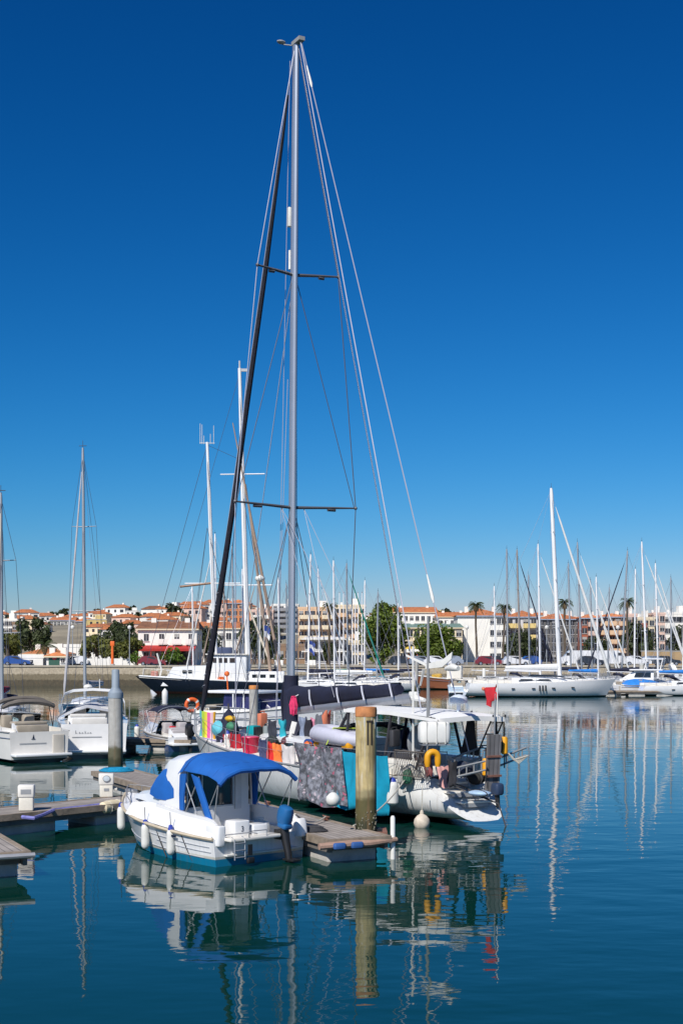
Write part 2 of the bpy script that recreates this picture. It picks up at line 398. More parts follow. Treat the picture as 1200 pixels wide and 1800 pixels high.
def quay():
    q = empty('quay_wall', (0, QY, 0), 0, 'long stone quay wall with dark tide band along the far shore', 'quay wall')
    stone = band_mat('quay_stone', [(.95, (.065, .055, .035)), (1.75, (.15, .125, .08)), (9, (.35, .30, .22))], .9, coat=0, var=.25, wob=.35, stain=.4)
    mb = MB(); mb.loft([[(-400, -1.2, -2), (-400, 1.2, -2), (-400, 1.5, QZ), (-400, .1, QZ)], [(400, -1.2, -2), (400, 1.2, -2), (400, 1.5, QZ), (400, .1, QZ)]])
    mb.build('wall_face', stone, q)
    mb = MB(); mb.box((0, .5, QZ + .12), (800, 1.1, .22)); mb.build('coping', mat('quay_coping', (.42, .37, .29), .85, var=.18, scale=.6), q)
quay()
# the paved promenade along the quay
mb = MB(); mb.add([(-400, QY + 1.6, QZ + .02), (400, QY + 1.6, QZ + .02), (400, QY + 13, QZ + .02), (-400, QY + 13, QZ + .02)], [(0, 1, 2, 3)])
tag(mb.build('pavement', mat('promenade_paving', (.36, .32, .26), .85, var=.15, scale=.4)), 'pale paved promenade behind the quay wall', None, None, 'structure')
mb = MB(); mb.add([(-400, QY + 14, QZ + .03), (400, QY + 14, QZ + .03), (400, QY + 22, QZ + .03), (-400, QY + 22, QZ + .03)], [(0, 1, 2, 3)])
tag(mb.build('road', mat('asphalt', (.06, .06, .062), .85, var=.2, scale=1)), 'dark asphalt road along the promenade', None, None, 'structure')

# ------------------------------------------------------------------ hulls
def hull(L, B, zs0, zs1, draft=.35, tw=.8, tm=.42, p=2.2, rake=.12, srake=0., vee=True, ns=18, sag=.12, stern_k=1., x0=0., flare=.45):
    """rings of points from stern to bow, each port sheer - keel - starboard sheer; returns MB and sheer(t)"""
    rings = []; sheer = []
    for i in range(ns + 1):
        t = i / ns
        if t < tm: b = lerp(tw, 1, sin(t / tm * pi / 2))
        else: b = max(1 - ((t - tm) / (1 - tm)) ** p, .015)
        b *= B / 2
        zs = lerp(zs0, zs1, t ** 1.4) - sag * sin(pi * t)
        zk = -draft * lerp(stern_k, 1, sstep(0, .45, t)) * (1 - .75 * sstep(.75, 1, t))
        sec = []
        if vee:
            fl = 1 - flare * t ** 1.6 - .06
            for v in (0, .12, .35, .58, .70): sec.append((b * lerp(1, fl, (v / .70) ** .8), v))
            for v in (.8, .9, 1.): sec.append((b * fl * (1 - (v - .70) / .30) * 1.0, v))
        else:
            for k in range(9):
                a = k / 8 * pi / 2; e = lerp(.55, .9, t)
                sec.append((b * max(cos(a), 0) ** e, sin(a) ** lerp(1.0, 1.0, t)))
        ring = []
        for y, v in sec:
            z = lerp(zs, zk, v); x = x0 + t * L - rake * L * t ** 5 * v + srake * (1 - t) ** 8 * (1 - v)
            ring.append((x, y, z))
        ring += [(x, -y, z) for (x, y, z) in reversed(ring[:-1])]
        rings.append(ring); sheer.append(Vector(ring[0]))
    mb = MB(); mb.loft(rings, False, True, True)
    def sh(x):
        for a, b in zip(sheer, sheer[1:]):
            if a.x <= x <= b.x + 1e-6:
                return a.lerp(b, (x - a.x) / max(b.x - a.x, 1e-6))
        return sheer[0].copy() if x < sheer[0].x else sheer[-1].copy()
    return mb, sh
def deck_mb(sh, xa, xb, camber=.06, n=14, dz=-.01, inset=.02, yin=None):
    """deck between stations; yin(x) leaves a well open in the middle"""
    mb = MB(); xs = [lerp(xa, xb, i / n) for i in range(n + 1)]
    if yin is None:
        g = []
        for x in xs:
            s_ = sh(x); y = max(s_.y - inset, .005)
            g.append([(x, y * k, s_.z + dz + camber * (1 - k * k)) for k in (-1, -.6, -.2, .2, .6, 1)])
        mb.sheet(g, .02)
    else:
        for sg in (1, -1):
            g = []
            for x in xs:
                s_ = sh(x); y = max(s_.y - inset, .01)
                g.append([(x, sg * lerp(yin(x), y, k), s_.z + dz + .02 * (1 - k)) for k in (0, .5, 1)])
            mb.sheet(g, .02)
    return mb
def rubrail(sh, xa, xb, r=.03, n=16, out=.01, dz=0):
    mb = MB()
    for sg in (1, -1):
        mb.tube([(x, sg * (sh(x).y + out), sh(x).z + dz) for x in [lerp(xa, xb, i / n) for i in range(n + 1)]], r, 6)
    return mb
def fender(loc, label, cap=CAPB, L=.55, r=.11, group='white fenders with blue ends', top=.5, mbody=PLASW):
    e = empty('fender', loc, random.uniform(0, 6), label, 'fender', group)
    MB().lathe([(.02, 0), (r * .6, .02), (r * .95, .07), (r, .13), (r, L - .13), (r * .95, L - .07), (r * .7, L - .02), (.02, L)], n=14).build('body', mbody, e)
    MB().lathe([(.05, L - .05), (r * .72, L - .03), (r * .55, L + .04), (.04, L + .08), (.012, L + .09)], n=12).build('cap', cap, e)
    MB().tube([(0, 0, L + .08), (0.01, 0.01, L + top)], .009, 5).build('lanyard', ROPED, e)
    return e
def rope(name, pts, r, m, label, cat='rope', sag=0., group=None, n=12):
    P = [Vector(p) for p in pts]
    if len(P) == 2:
        a, b = P; P = [a.lerp(b, i / n) - Vector((0, 0, sag * 4 * (i / n) * (1 - i / n))) for i in range(n + 1)]
    return tag(MB().tube(P, r, 6).build(name, m), label, cat, group)

# ------------------------------------------------------------------ pontoons
PD = Vector((-.43, .9028, 0)); PN = Vector((-.9028, -.43, 0))   # along the main pontoon, and to its left
P0 = at(688, 1470, .5); P0.z = 0
def pontoon(name, label, origin, d, length, width, deckz=.5, floats=True, tyre_edge=True):
    rz = atan2(d.y, d.x) - pi / 2       # local +Y runs along it, local -X to its left (x from -width to 0)
    e = empty(name, origin, rz, label, 'pontoon')
    MB().box((-width / 2, length / 2, deckz - .03), (width - .12, length - .12, .06)).build('deck', TEAKM, e)
    mb = MB()
    for x in (-.05, -width + .05): mb.box((x, length / 2, deckz - .06), (.10, length, .15))
    for y in (.05, length - .05): mb.box((-width / 2, y, deckz - .062), (width - .2, .1, .147))
    mb.build('edge_beam', EDGEW, e)
    mb = MB()
    for x in (-.10, -width + .10): mb.box((x, length / 2, deckz - .2), (.08, length - .1, .13))
    y = .3
    while y < length: mb.box((-width / 2, y, deckz - .2), (width - .3, .08, .12)); y += 1.5
    mb.build('bearer', mat('dark_bearer_steel', (.17, .15, .13), .8, .2, .3), e)
    y = .35; k = 0
    while y + 1.7 < length + .3:
        MB().rbox((-width / 2, y + .85, .05), (width - .35, 1.7, .5), .06).build('float', CONC, e); y += 2.9; k += 1
    return e
pontoon('floating_pontoon', 'weathered timber pontoon walkway between the blue canopy boat and the long yacht', P0, PD, 18.2, 1.48)
Q0 = P0 + PD * 12.2 + PN * 2.08
FD = (at(0, 1424, .5) - at(205, 1404, .5)); FD.z = 0; FD.normalize()
fo = at(232, 1404, .5); fo.z = 0
FN = Vector((FD.y, -FD.x, 0)) * -1
pontoon('finger_pontoon', 'narrow grey finger pontoon with two cream service pedestals on it', at(222, 1398, .5) * 1 - Vector((0, 0, .5)), FD, 12.5, 1.55)
lo = at(55, 1497, .5); lo.z = 0
pontoon('short_pontoon', 'weathered pontoon end poking in from the left edge of the water', lo, PD, 9, 1.6)
LD = Vector((-.95, .31, 0)).normalized()
pontoon('far_pontoon', 'dark timber pontoon under the sterns of the cream sport boats', Vector((-6.2, 61.5, 0)), LD, 16, 1.4)
# metal lip at the end of the short pontoon
tag(MB().tube([lo - PD * .06 + PN * k + Vector((0, 0, .44)) for k in (-.06, .4, .8, 1.2, 1.6)], .05, 8).build('bumper_bar', mat('galvanised', (.5, .5, .5), .5, .5, .2)), 'pale galvanised bumper bar on the end of the short pontoon', 'bumper')
# cream roller fender strapped on the finger pontoon corner and the purple-blue hose on its edge
a = at(178, 1421, .42); b_ = at(233, 1413, .42)
e = empty('roller_fender', a.lerp(b_, .5), atan2((b_ - a).y, (b_ - a).x), 'fat cream padded roller fender lashed along the finger pontoon corner', 'fender')
hl = (b_ - a).length / 2
MB().tube([(-hl, 0, 0), (-hl + .06, 0, 0), (-hl / 3, 0, .02), (hl / 3, 0, -.01), (hl - .06, 0, 0), (hl, 0, 0)], [.09, .15, .165, .16, .15, .09], 14).build('padding', mat('cream_padding', (.72, .62, .42), .8, var=.15, bump=.5, bscale=6), e)
mb = MB()
for x in (-hl * .6, 0, hl * .6): mb.tube([(x + .005, .17 * cos(q * pi / 6), .17 * sin(q * pi / 6)) for q in range(13)], .012, 5)
mb.build('lashing', ROPEM, e)
rope('water_hose', [at(x, y, .50) for x, y in ((40, 1436), (60, 1438), (75, 1433), (95, 1424), (120, 1421), (150, 1418), (180, 1414))], .045, mat('lilac_hose', (.20, .20, .48), .7, var=.3, scale=8), 'lilac blue hose lying along the edge of the finger pontoon', 'hose')
def pedestal(px, py, face, label, meter):
    p = at(px, py, .5); e = empty('service_pedestal', p, face, label, 'pedestal'); e.scale = (.82, .82, .70)
    cm = mat('pedestal_cream', (.74, .70, .60), .5, var=.08, scale=4)
    MB().rbox((0, 0, .28), (.42, .34, .52), .03).build('lower_case', cm, e)
    MB().rbox((0, 0, .36 + .33), (.48, .40, .42), .05).build('upper_case', mat('pedestal_white', (.78, .75, .68), .4, var=.06), e)
    MB().box((0, 0, .535), (.445, .365, .03)).build('joint_strip', GREY, e)  # plain grey strip at the joint of the two cases
    if meter:
        MB().lathe([(.115, 0), (.125, .012), (.125, .03), (.10, .035)], (0, -.20, .72), 18, M=Matrix.Rotation(R(90), 3, 'X')).build('meter_bezel', GREY, e)
        MB().lathe([(.10, 0), (.10, .038), (.02, .045)], (0, -.203, .72), 18, M=Matrix.Rotation(R(90), 3, 'X')).build('meter_dial', mat('dial_face', (.55, .62, .66), .2), e)
        MB().box((.0, -.175, .30), (.16, .02, .10)).build('socket', GREY, e)
        for x in (-.1, .1):
            MB().rbox((x + .2, -.02, .3), (.12, .12, .1), .03).build('socket_cover', cm, e)
    else:
        MB().box((0, -.203, .68), (.30, .012, .16)).build('panel', GREY, e)
pedestal(47, 1425, R(8), 'plain cream service pedestal with a square top near the left edge', False)
pedestal(187, 1401, R(12), 'cream service pedestal with a round grey meter dial', True)
# ------------------------------------------------------------------ piles
def pile(px, wy, topy, r, bandm, label, cap=None, capm=None, neck=None, tilt=0.):
    p = at(px, wy); h = EYE - (topy - HY) * p.y / F
    e = empty('mooring_pile', p, 0, label, 'pile'); e.rotation_euler = (0, tilt, 0)
    MB().lathe([(r, -2.0), (r, .2), (r * 1.01, .5), (r * .99, h * .6), (r, h - (.02 if not cap else cap))], n=28).build('shaft', bandm, e)
    if cap: MB().lathe([(r * 1.04, h - cap), (r * 1.05, h - cap * .3), (r * 1.0, h), (r * .75, h + .01), (.02, h + .012)], n=28).build('cap', capm, e)
    if neck:
        nr, nh = neck; MB().lathe([(r * .98, h), (nr * 1.3, h + .12), (nr, h + .2), (nr, h + nh), (nr * .8, h + nh + .04), (.01, h + nh + .05)], n=20).build('neck', capm, e)
    return e, p, h
wm = band_mat('peeling_pile_paint', [(.80, (.030, .032, .012)), (1.28, (.085, .075, .025)), (1.5, (.27, .23, .12)), (9, (.47, .37, .17))], .75, coat=0, var=.3, wob=.22, stain=.85)
pe, pp, ph = pile(643, 1497, 1243, .228, wm, 'tall ochre stained pile with weed on its foot at the end of the pontoon', .20, mat('pile_top_rust', (.50, .20, .07), .7, var=.35, scale=5, bump=.2))
mb = MB()
for dx in (.035, .125):
    a = R(-90) + dx * 4.3
    mb.box((cos(a) * .228, sin(a) * .228, ph - .55), (.035, .012, .52), rz=a + pi / 2)
a = R(-90) + .08 * 4.3; mb.box((cos(a) * .229, sin(a) * .229, ph - .30), (.15, .012, .04), rz=a + pi / 2)
mb.build('iron_bracket', mat('bracket_iron', (.03, .022, .018), .8), pe)
gm_ = band_mat('grey_pile_paint', [(.4, (.04, .045, .02)), (.85, (.11, .105, .06)), (9, (.40, .39, .36))], .7, coat=0, var=.2, wob=.3, stain=.35)
pile(203.5, 1344, 1217, .285, gm_, 'thick pale grey pile with a narrow neck between the cream sport boats', .22, mat('pile_band_bluegrey', (.24, .29, .34), .6, var=.1), (.15, .85))
pile(446, 1312, 1205, .215, gm_, 'grey pile with an orange top behind the colourful laundry', .17, mat('orange_cap', (.62, .24, .06), .6, var=.15))
pile(1127, 1218, 1166, .26, gm_, 'grey pile with a weedy foot among the motorboats by the right edge', .2, mat('grey_cap', (.42, .43, .42), .6))
pile(731, 1216, 1160, .20, gm_, 'slim pale pile in open water beyond the navy boom cover', .15, mat('pale_cap', (.6, .58, .52), .6), tilt=.02)
mb = MB(); rb_ = random.Random(4)
for i in range(170):
    a = rb_.uniform(0, 2 * pi); z = rb_.uniform(0, 1) ** 1.6 * .95 - .05; q = rb_.uniform(.008, .022)
    mb.blob((cos(a) * .231, sin(a) * .231, z), (q, q, q * 1.3), 5, 3)
mb.build('barnacle_crust', mat('barnacle_grey', (.20, .19, .14), .95, var=.4, scale=20), pe)['kind'] = 'stuff'
mb = MB()
for i in range(26):
    a = rb_.uniform(0, 2 * pi); L_ = rb_.uniform(.04, .22); w_ = rb_.uniform(.008, .02); z = ph - .2 - rb_.uniform(0, .12)
    mb.tube([(cos(a) * .2285, sin(a) * .2285, z), (cos(a + .01) * .2285, sin(a + .01) * .2285, z - L_)], [w_, w_ * .3], 4)
mb.build('gull_droppings', mat('dropping_white', (.62, .61, .56), .9, var=.1), pe)['kind'] = 'stuff'
# collar of the pontoon round the big pile and the timber fender along its end
c = pp.copy(); c.z = .42
e = empty('pile_collar', c, 0, 'square rusty steel collar holding the pontoon to the ochre pile', 'collar')
mb = MB()
for s_ in (-1, 1):
    mb.box((s_ * .40, 0, 0), (.10, .9, .12), rz=0); mb.box((0, s_ * .40, 0), (.7, .10, .12))
mb.build('frame', RUST, e)
for s_ in (-1, 1):
    MB().lathe([(.06, -.12), (.075, -.06), (.075, .06), (.06, .12)], (s_ * .30, 0, .02), 12, M=Matrix.Rotation(R(90), 3, 'X')).build('roller', BLACK, e)
e = empty('end_fender', P0 + Vector((0, 0, .40)), atan2(PN.y, PN.x), 'worn timber rubbing strake with blue pads across the pontoon end', 'fender')
MB().tube([(-.15, -.06, .02), (.5, -.02, -.02), (1.0, .03, 0), (1.66, 0, -.02)], [.05, .075, .08, .07], 9).build('strake', mat('worn_pinkish_timber', (.36, .23, .17), .8, var=.35, bump=.4, bscale=9), e)
for x in (.85, 1.25): MB().rbox((x, .10, -.02), (.28, .12, .13), .05).build('pad', mat('pad_blue', (.03, .10, .30), .6, var=.2), e)
e = empty('white_post', P0 + Vector((.03, .15, -.15)), 0, 'thin white plastic post upright at the right corner of the pontoon', 'post')
MB().lathe([(.05, 0), (.05, 1.02), (.03, 1.06), (.005, 1.065)], n=14).build('pole', PLASW, e)
# rope coils on the pontoon
pc = at(205, 1356, .5)
mb = MB()
for k in range(7):
    rr = .42 - .05 * k
    mb.tube([(pc.x + rr * cos(q / 14 * 2 * pi) * 1.3, pc.y + rr * sin(q / 14 * 2 * pi), .53 + .03 * (k % 3)) for q in range(15)], .03, 5)
tag(mb.build('rope_coil', ROPEB), 'bright blue rope coiled on the pontoon at the foot of the grey pile', 'rope coil')
pc = at(548, 1462, .5); mb = MB()
for k in range(4):
    rr = .22 - .03 * k
    mb.tube([(pc.x + rr * cos(q / 12 * 2 * pi) * 1.5, pc.y + rr * sin(q / 12 * 2 * pi) * .8, .53 + .025 * k) for q in range(13)], .02, 5)
tag(mb.build('rope_coil', ROPED), 'dark mooring rope coiled by the corner of the pontoon', 'rope coil')
for (px, py, lb) in ((585, 1410, 'white ball fender lying on the pontoon under the patterned cover'),):
    p = at(px, py + 8, .5); e = empty('ball_fender', p, 0, lb, 'fender')
    MB().lathe([(.02, 0), (.10, .02), (.165, .09), (.18, .17), (.165, .25), (.09, .33), (.03, .36)], n=16).build('ball', PLASW, e)
    MB().tube([(0, 0, .34), (0, 0, .42)], .03, 8).build('eye', GREY, e)
for k, (t, o, lb) in enumerate(((3.0, .12, 'iron mooring cleat on the pontoon edge behind the outboard'), (6.5, .12, 'iron mooring cleat on the right edge under the turquoise cover'), (11.3, 1.36, 'iron mooring cleat on the pontoon by the bow of the blue canopy boat'))):
    p = P0 + PD * t + PN * o; p.z = .515
    e = empty('mooring_cleat', p, atan2(PD.y, PD.x), lb, 'cleat', 'iron cleats on the pontoon')
    MB().box((0, 0, .03), (.16, .09, .05)).build('base', RUST, e); MB().tube([(-.17, 0, .09), (-.08, 0, .075), (.08, 0, .075), (.17, 0, .09)], [.015, .025, .025, .015], 8).build('horn', RUST, e)

# ------------------------------------------------------------------ cabin cruiser with blue canopy
def blue_boat():
    h = Vector((-.655, .756, 0)); o = Vector((-1.68, 28.28, 0))
    e = empty('cabin_cruiser', o, atan2(h.y, h.x), 'small white cabin cruiser with royal blue canopy and blue boot stripe', 'motorboat')
    hm = band_mat('blue_boot_hull', [(.15, (.006, .17, .30)), (.20, (.55, .53, .45)), (9, (.78, .78, .77))], .25, coat=.3, var=.06, stain=.13)
    mb, sh = hull(5.15, 2.56, .56, 1.03, .30, .93, .38, 2.3, .10, vee=True, sag=.03, ns=22)
    mb.build('hull', hm, e)
    # pressed strakes on the topsides
    mb = MB()
    for sg in (1, -1):
        for v, xa, xb in ((.20, .15, 2.6), (.32, .12, 2.1), (.47, .35, 4.2)):
            pts = []
            for i in range(15):
                x = lerp(xa, xb, i / 14); s_ = sh(x); t = x / 5.15
                fl = 1 - .45 * t ** 1.6 - .06
                pts.append((x - .515 * t ** 5 * v, sg * (s_.y * lerp(1, fl, (v / .7) ** .8) + .004), lerp(s_.z, -.3, v)))
            mb.tube(pts, .011, 5)
    mb.build('strake', mat('strake_grey', (.42, .43, .45), .4), e)
    rubrail(sh, 0, 5.13, .035, 24, .012, .0).build('rub_rail', mat('buff_rubber', (.52, .44, .32), .6, var=.12), e)
    # well with sole and liner
    yin = lambda x: .93 - .10 * sstep(1.2, 1.8, x)
    deck_mb(sh, 0, 2.2, n=10, yin=lambda x: min(yin(x), sh(x).y - .08)).build('side_deck', GEL, e)
    deck_mb(sh, 2.2, 5.12, .10, 16).build('foredeck', GEL, e)
    MB().box((1.0, 0, .22), (2.2, 1.84, .03)).build('cockpit_sole', DECKM, e)
    mb = MB()
    for sg in (1, -1):     # coamings rising forward
        g = [[(x, sg * (min(1.0, sh(x).y - .08)), z) for z in (.22, sh(x).z + .01, lerp(sh(x).z, tz, .6), tz)] for x, tz in ((.05, .80), (.25, .92), (.5, .96), (1.2, 1.0), (1.9, 1.06), (2.3, 1.10))]
        mb.sheet(g, .06 * sg)
        g = [[(x, sg * (min(1.0, sh(x).y - .08) + .03 + q * .16), lerp(tz, sh(x).z + .02, q)) for q in (0, .12, .5, 1)] for x, tz in ((.10, .80), (.25, .92), (.5, .96), (1.2, 1.0), (1.9, 1.06), (2.3, 1.10), (2.8, 1.10), (3.3, 1.03))]
        mb.sheet(g, .02 * sg)
    mb.build('coaming', GEL, e)
    # transom moulding: quarter seats, engine well and bathing platform
    MB().rbox((.24, .42, .53), (.38, .42, .70), .05).build('stern_locker', GEL, e); MB().rbox((.24, -.06, .49), (.36, .42, .56), .05).build('stern_locker', GEL, e)
    MB().rbox((.10, -1.04, .60), (.5, .26, .40), .08, ry=R(10)).build('quarter_moulding', GEL, e); MB().rbox((.14, 1.03, .62), (.46, .22, .42), .06).build('quarter_moulding', GEL, e)
    MB().rbox((-.12, .32, .55), (.34, 1.30, .07), .03).build('bathing_platform', GEL2, e)
    mb = MB()
    for y in (.62, .88):
        mb.tube([(-.20, y, .60), (-.30, y, .56), (-.31, y, .15)], .014, 6)
    for z in (.2, .34, .48): mb.tube([(-.31, .62, z), (-.31, .88, z)], .014, 6)
    mb.build('boarding_ladder', STEEL, e)
    MB().tube([(-.03, 1.0, .60), (-.06, .9, .64), (-.06, .3, .64), (-.03, .1, .60)], .013, 6).tube([(-.28, .05, .58), (-.28, .05, .70), (-.28, .5, .70), (-.28, .5, .58)], .012, 6).build('grab_rail', STEEL, e)
    MB().box((-.315, .50, .33), (.03, .10, .22)).rbox((-.33, .50, .12), (.08, .18, .12), .03).build('trim_tab', BLACK, e)
    cu = bpy.data.curves.new('registration_mark', 'FONT'); cu.body = '3'; cu.size = .16; cu.extrude = .002; cu.align_x = 'CENTER'
    cu.materials.append(NAVYP)
    tq = bpy.data.objects.new('tmp', cu); me_ = bpy.data.meshes.new_from_object(tq); bpy.data.objects.remove(tq); t_ = bpy.data.objects.new('registration_mark', me_); COL.objects.link(t_); t_.parent = e; t_.location = (.046, .42, .66); t_.rotation_euler = (R(90), 0, R(-90))
    # cabin: lofted shell with raked windscreen
    def cab(x, yb, yt, zt, zb):
        pts = [(x, yb, zb), (x, lerp(yb, yt, .55), lerp(zb, zt, .62)), (x, yt, zt - .10), (x, yt * .72, zt - .015), (x, yt * .3, zt + .02)]
        return pts + [(a, -b, c_) for a, b, c_ in reversed(pts)]
    rings = [cab(1.45, .90, .84, 2.05, 1.0), cab(1.8, .90, .84, 2.13, 1.02), cab(2.15, .89, .79, 2.12, 1.04), cab(2.45, .87, .70, 1.99, 1.04), cab(2.75, .80, .60, 1.66, 1.04), cab(3.1, .72, .56, 1.36, 1.03), cab(3.6, .58, .46, 1.24, 1.04), cab(4.3, .34, .24, 1.14, 1.02)]
    MB().loft(rings, False, False, True).build('cabin', GEL, e)
    # aft bulkhead: frame, dark panes, door
    MB().box((1.52, 0, .62), (.05, 1.72, .80)).box((1.52, -.62, 1.5), (.05, .40, .98)).box((1.52, .0, 1.97), (.05, 1.55, .10)).build('bulkhead', GEL, e)
    MB().box((1.535, .20, 1.48), (.02, 1.18, .90)).build('cabin_window', GLASS, e)
    mb = MB()
    for y in (.80, .42, -.40): mb.box((1.50, y, 1.48), (.05, .035, .92))
    mb.box((1.50, .2, 1.03), (.05, 1.2, .035)); mb.build('window_frame', ALU, e)
    MB().box((1.47, -.52, 1.40), (.04, .16, .92)).build('door', mat('pale_door', (.62, .63, .63), .4), e)
    # side windows
    for sg in (1, -1):
        MB().ext([(1.50, sg * .872, 1.12), (1.78, sg * .872, 1.12), (1.78, sg * .81, 1.86), (1.50, sg * .81, 1.86)], (0, sg * .012, 0)).build('side_window', GLASS, e)
    # blue covers over the windscreen side lights
    for sg in (1, -1):
        poly = []
        for x, z in ((1.86, 1.24), (2.2, 1.16), (2.55, 1.16), (2.86, 1.24), (2.84, 1.36), (2.66, 1.60), (2.44, 1.80), (2.22, 1.85), (2.0, 1.66), (1.88, 1.42)):
            f = (z - 1.04) / 1.0; y = .895 - .14 * f * f - .05 * (x - 2.0) * (1 if x > 2 else 0) - .08 * max(0, f - .4)
            poly.append((x, sg * y, z))
        c_ = [sum(p[k] for p in poly) / len(poly) for k in range(3)]; c_[1] += sg * .05
        mb = MB(); N = len(poly); off = [(x, y - sg * .05, z) for x, y, z in poly]
        mb.add(poly + [tuple(c_)] + off, [(i, (i + 1) % N, N) for i in range(N)] + [(i, N + 1 + i, N + 1 + (i + 1) % N, (i + 1) % N) for i in range(N)])
        mb.build('window_cover', BLUE, e, angle=60)
    poly = [(2.47, .44, 1.91), (2.47, -.44, 1.91), (2.93, -.40, 1.51), (2.93, .40, 1.51)]
    MB().ext(poly, (.03, 0, .03)).build('windscreen_cover', BLUE, e)
    # canopy
    def arch(x, zc, zs_, ye=.97, n=12):
        return [(x, ye * (2 * i / n - 1), zs_ + (zc - zs_) * (1 - abs(2 * i / n - 1) ** 4.2) + .008 * sin(i * 2.3 + x * 9)) for i in range(n + 1)]
    spec = [(1.64, 2.06, 1.76, .93), (1.56, 2.16, 1.80, .95), (1.35, 2.18, 1.84, .97), (1.1, 2.16, 1.84, .99), (.8, 2.12, 1.83, 1.0), (.45, 2.06, 1.80, 1.0), (.18, 1.98, 1.73, 1.0), (.06, 1.90, 1.66, 1.0)]
    MB().sheet([arch(*s_) for s_ in spec], .025).build('canopy', BLUE, e, angle=70)
    mb = MB()
    for x, zc, zs_ in ((1.35, 2.192, 1.85), (.80, 2.132, 1.84), (.32, 2.035, 1.78)): mb.tube(arch(x, zc + .005, zs_ + .005, 1.0), .010, 4)
    mb.build('canopy_seam', mat('canopy_stitching', (.004, .07, .28), .8), e)
    MB().tube(arch(.06, 1.91, 1.64, 1.0), .055, 8).build('canopy_roll', BLUE, e)
    for sg in (1, -1):      # side curtains rolled to posts
        MB().sheet([[(1.58, sg * .93, 1.74), (1.50, sg * .955, 1.77), (1.40, sg * .97, 1.79), (1.28, sg * .975, 1.79)], [(1.58, sg * .945, 1.35), (1.50, sg * .965, 1.35), (1.42, sg * .975, 1.35), (1.36, sg * .98, 1.35)], [(1.56, sg * .95, 1.03), (1.50, sg * .97, 1.02), (1.44, sg * .98, 1.02), (1.38, sg * .98, 1.02)]], .03 * sg).build('side_curtain', BLUE, e)
        g = []
        for f in (0, .25, .5, .75, 1):
            x = lerp(.92, .40, f); g.append([(x + .16, sg * .985, lerp(1.80, .93, f)), (x + .08, sg * 1.0, lerp(1.78, .91, f)), (x - .02, sg * 1.0, lerp(1.76, .90, f)), (x - .10 + .04 * f, sg * .985, lerp(1.74, .90, f))])
        if sg > 0: MB().sheet(g, .035 * sg).build('side_curtain', BLUE, e)
        else: MB().sheet([[(1.5, -.96, 1.8), (1.42, -.99, 1.8), (1.34, -.96, 1.8)], [(1.5, -.95, 1.0), (1.46, -.98, 1.0), (1.40, -.96, 1.0)]], -.03).build('side_curtain', BLUE, e)
        mb = MB(); mb.tube([(.95, sg * .93, .98), (1.42, sg * .94, 1.76)], .014, 6); mb.tube([(1.35, sg * .93, 1.0), (.85, sg * .94, 1.76)], .014, 6)
        mb.tube([(.30, sg * .95, .93), (.14, sg * .96, 1.66)], .013, 6); mb.tube([(.60, sg * .95, .95), (.16, sg * .96, 1.64)], .010, 6)
        mb.build('canopy_frame', STEEL, e)
    # outboard
    oy = -.46
    MB().rbox((-.25, oy, .95), (.36, .27, .40), .12, ry=R(-14)).rbox((-.24, oy, .74), (.29, .24, .12), .06, ry=R(-12)).build('outboard_cover', mat('blue_vinyl', (.01, .11, .30), .5, var=.15, bump=.3, bscale=5), e)
    MB().tube([(-.20, oy, .68), (-.26, oy, .45), (-.34, oy, .2), (-.38, oy, .02), (-.40, oy, -.25)], [.11, .09, .075, .07, .06], 10).box((-.12, oy, .55), (.22, .22, .20)).build('outboard_leg', BLACK, e)
    MB().rbox((-.46, oy, .05), (.34, .22, .04), .01).build('outboard_plate', BLACK, e)
    # rails and cleats on the bow
    mb = MB()
    for sg in (1, -1):
        pts = [(x, sg * max(sh(x).y - .10, .02), sh(x).z + .02 + .22 * min(1, (x - 3.2) * 4)) for x in (3.2, 3.5, 4.0, 4.5, 4.9)]
        mb.tube(pts, .013, 6)
        for x in (3.5, 4.2, 4.8): mb.tube([(x, sg * max(sh(x).y - .10, .03), sh(x).z), (x, sg * max(sh(x).y - .10, .03), sh(x).z + .23)], .010, 5)
    mb.tube([(4.9, .12, sh(4.9).z + .23), (5.05, 0, sh(5).z + .23), (4.9, -.12, sh(4.9).z + .23)], .010, 6)
    mb.build('pulpit_rail', mat('satin_rail', (.22, .22, .23), .6), e)
    MB().rbox((4.95, 0, 1.10), (.34, .16, .08), .03).build('bow_roller', STEEL, e)
    MB().box((1.35, sh(1.3).y + .03, .52), (.34, .012, .045), rz=.02).build('name_flash', NAVYP, e)
    # gear in the cockpit
    M = Matrix.Rotation(atan2(h.y, h.x), 4, 'Z')
    W = lambda x, y, z: o + (M @ Vector((x, y, z)))
    g = empty('fuel_canister', W(.62, -.5, .235), 1.0, 'white canister standing in the cockpit of the blue canopy boat', 'canister')
    MB().rbox((0, 0, .26), (.22, .34, .5), .06).build('body', PLASW, g); MB().tube([(0, -.1, .5), (0, -.1, .58), (0, .1, .58), (0, .1, .5)], .02, 6).build('handle', PLASW, g)
    for x, lb, dz in ((2.4, 'white fender with blue top hanging at the middle of the blue canopy boat', .12), (1.42, 'white fender with blue top hanging nearest the stern of the blue canopy boat', .10), (4.25, 'white fender with blue top hanging under the bow of the blue canopy boat', .18)):
        s_ = sh(x); fender(W(x, s_.y * .93 + .08, dz if x < 4 else .30), lb, top=.35, r=.088)
        rope('fender_line', [W(x - .35, s_.y * .96 + .03, s_.z - .02), W(x - .62, s_.y * .86 + .04, .02)], .014, ROPED, 'dark line trailing from the rail beside the %s fender' % ('middle' if x == 2.4 else 'aft' if x < 2 else 'bow'), 'rope', .02)
    rope('mooring_rope', [W(.15, -1.05, .9), P0 + PD * 3.0 + PN * .12 + Vector((0, 0, .6))], .016, ROPEM, 'pale mooring rope from the stern quarter of the blue canopy boat to the pontoon', 'rope', .15)
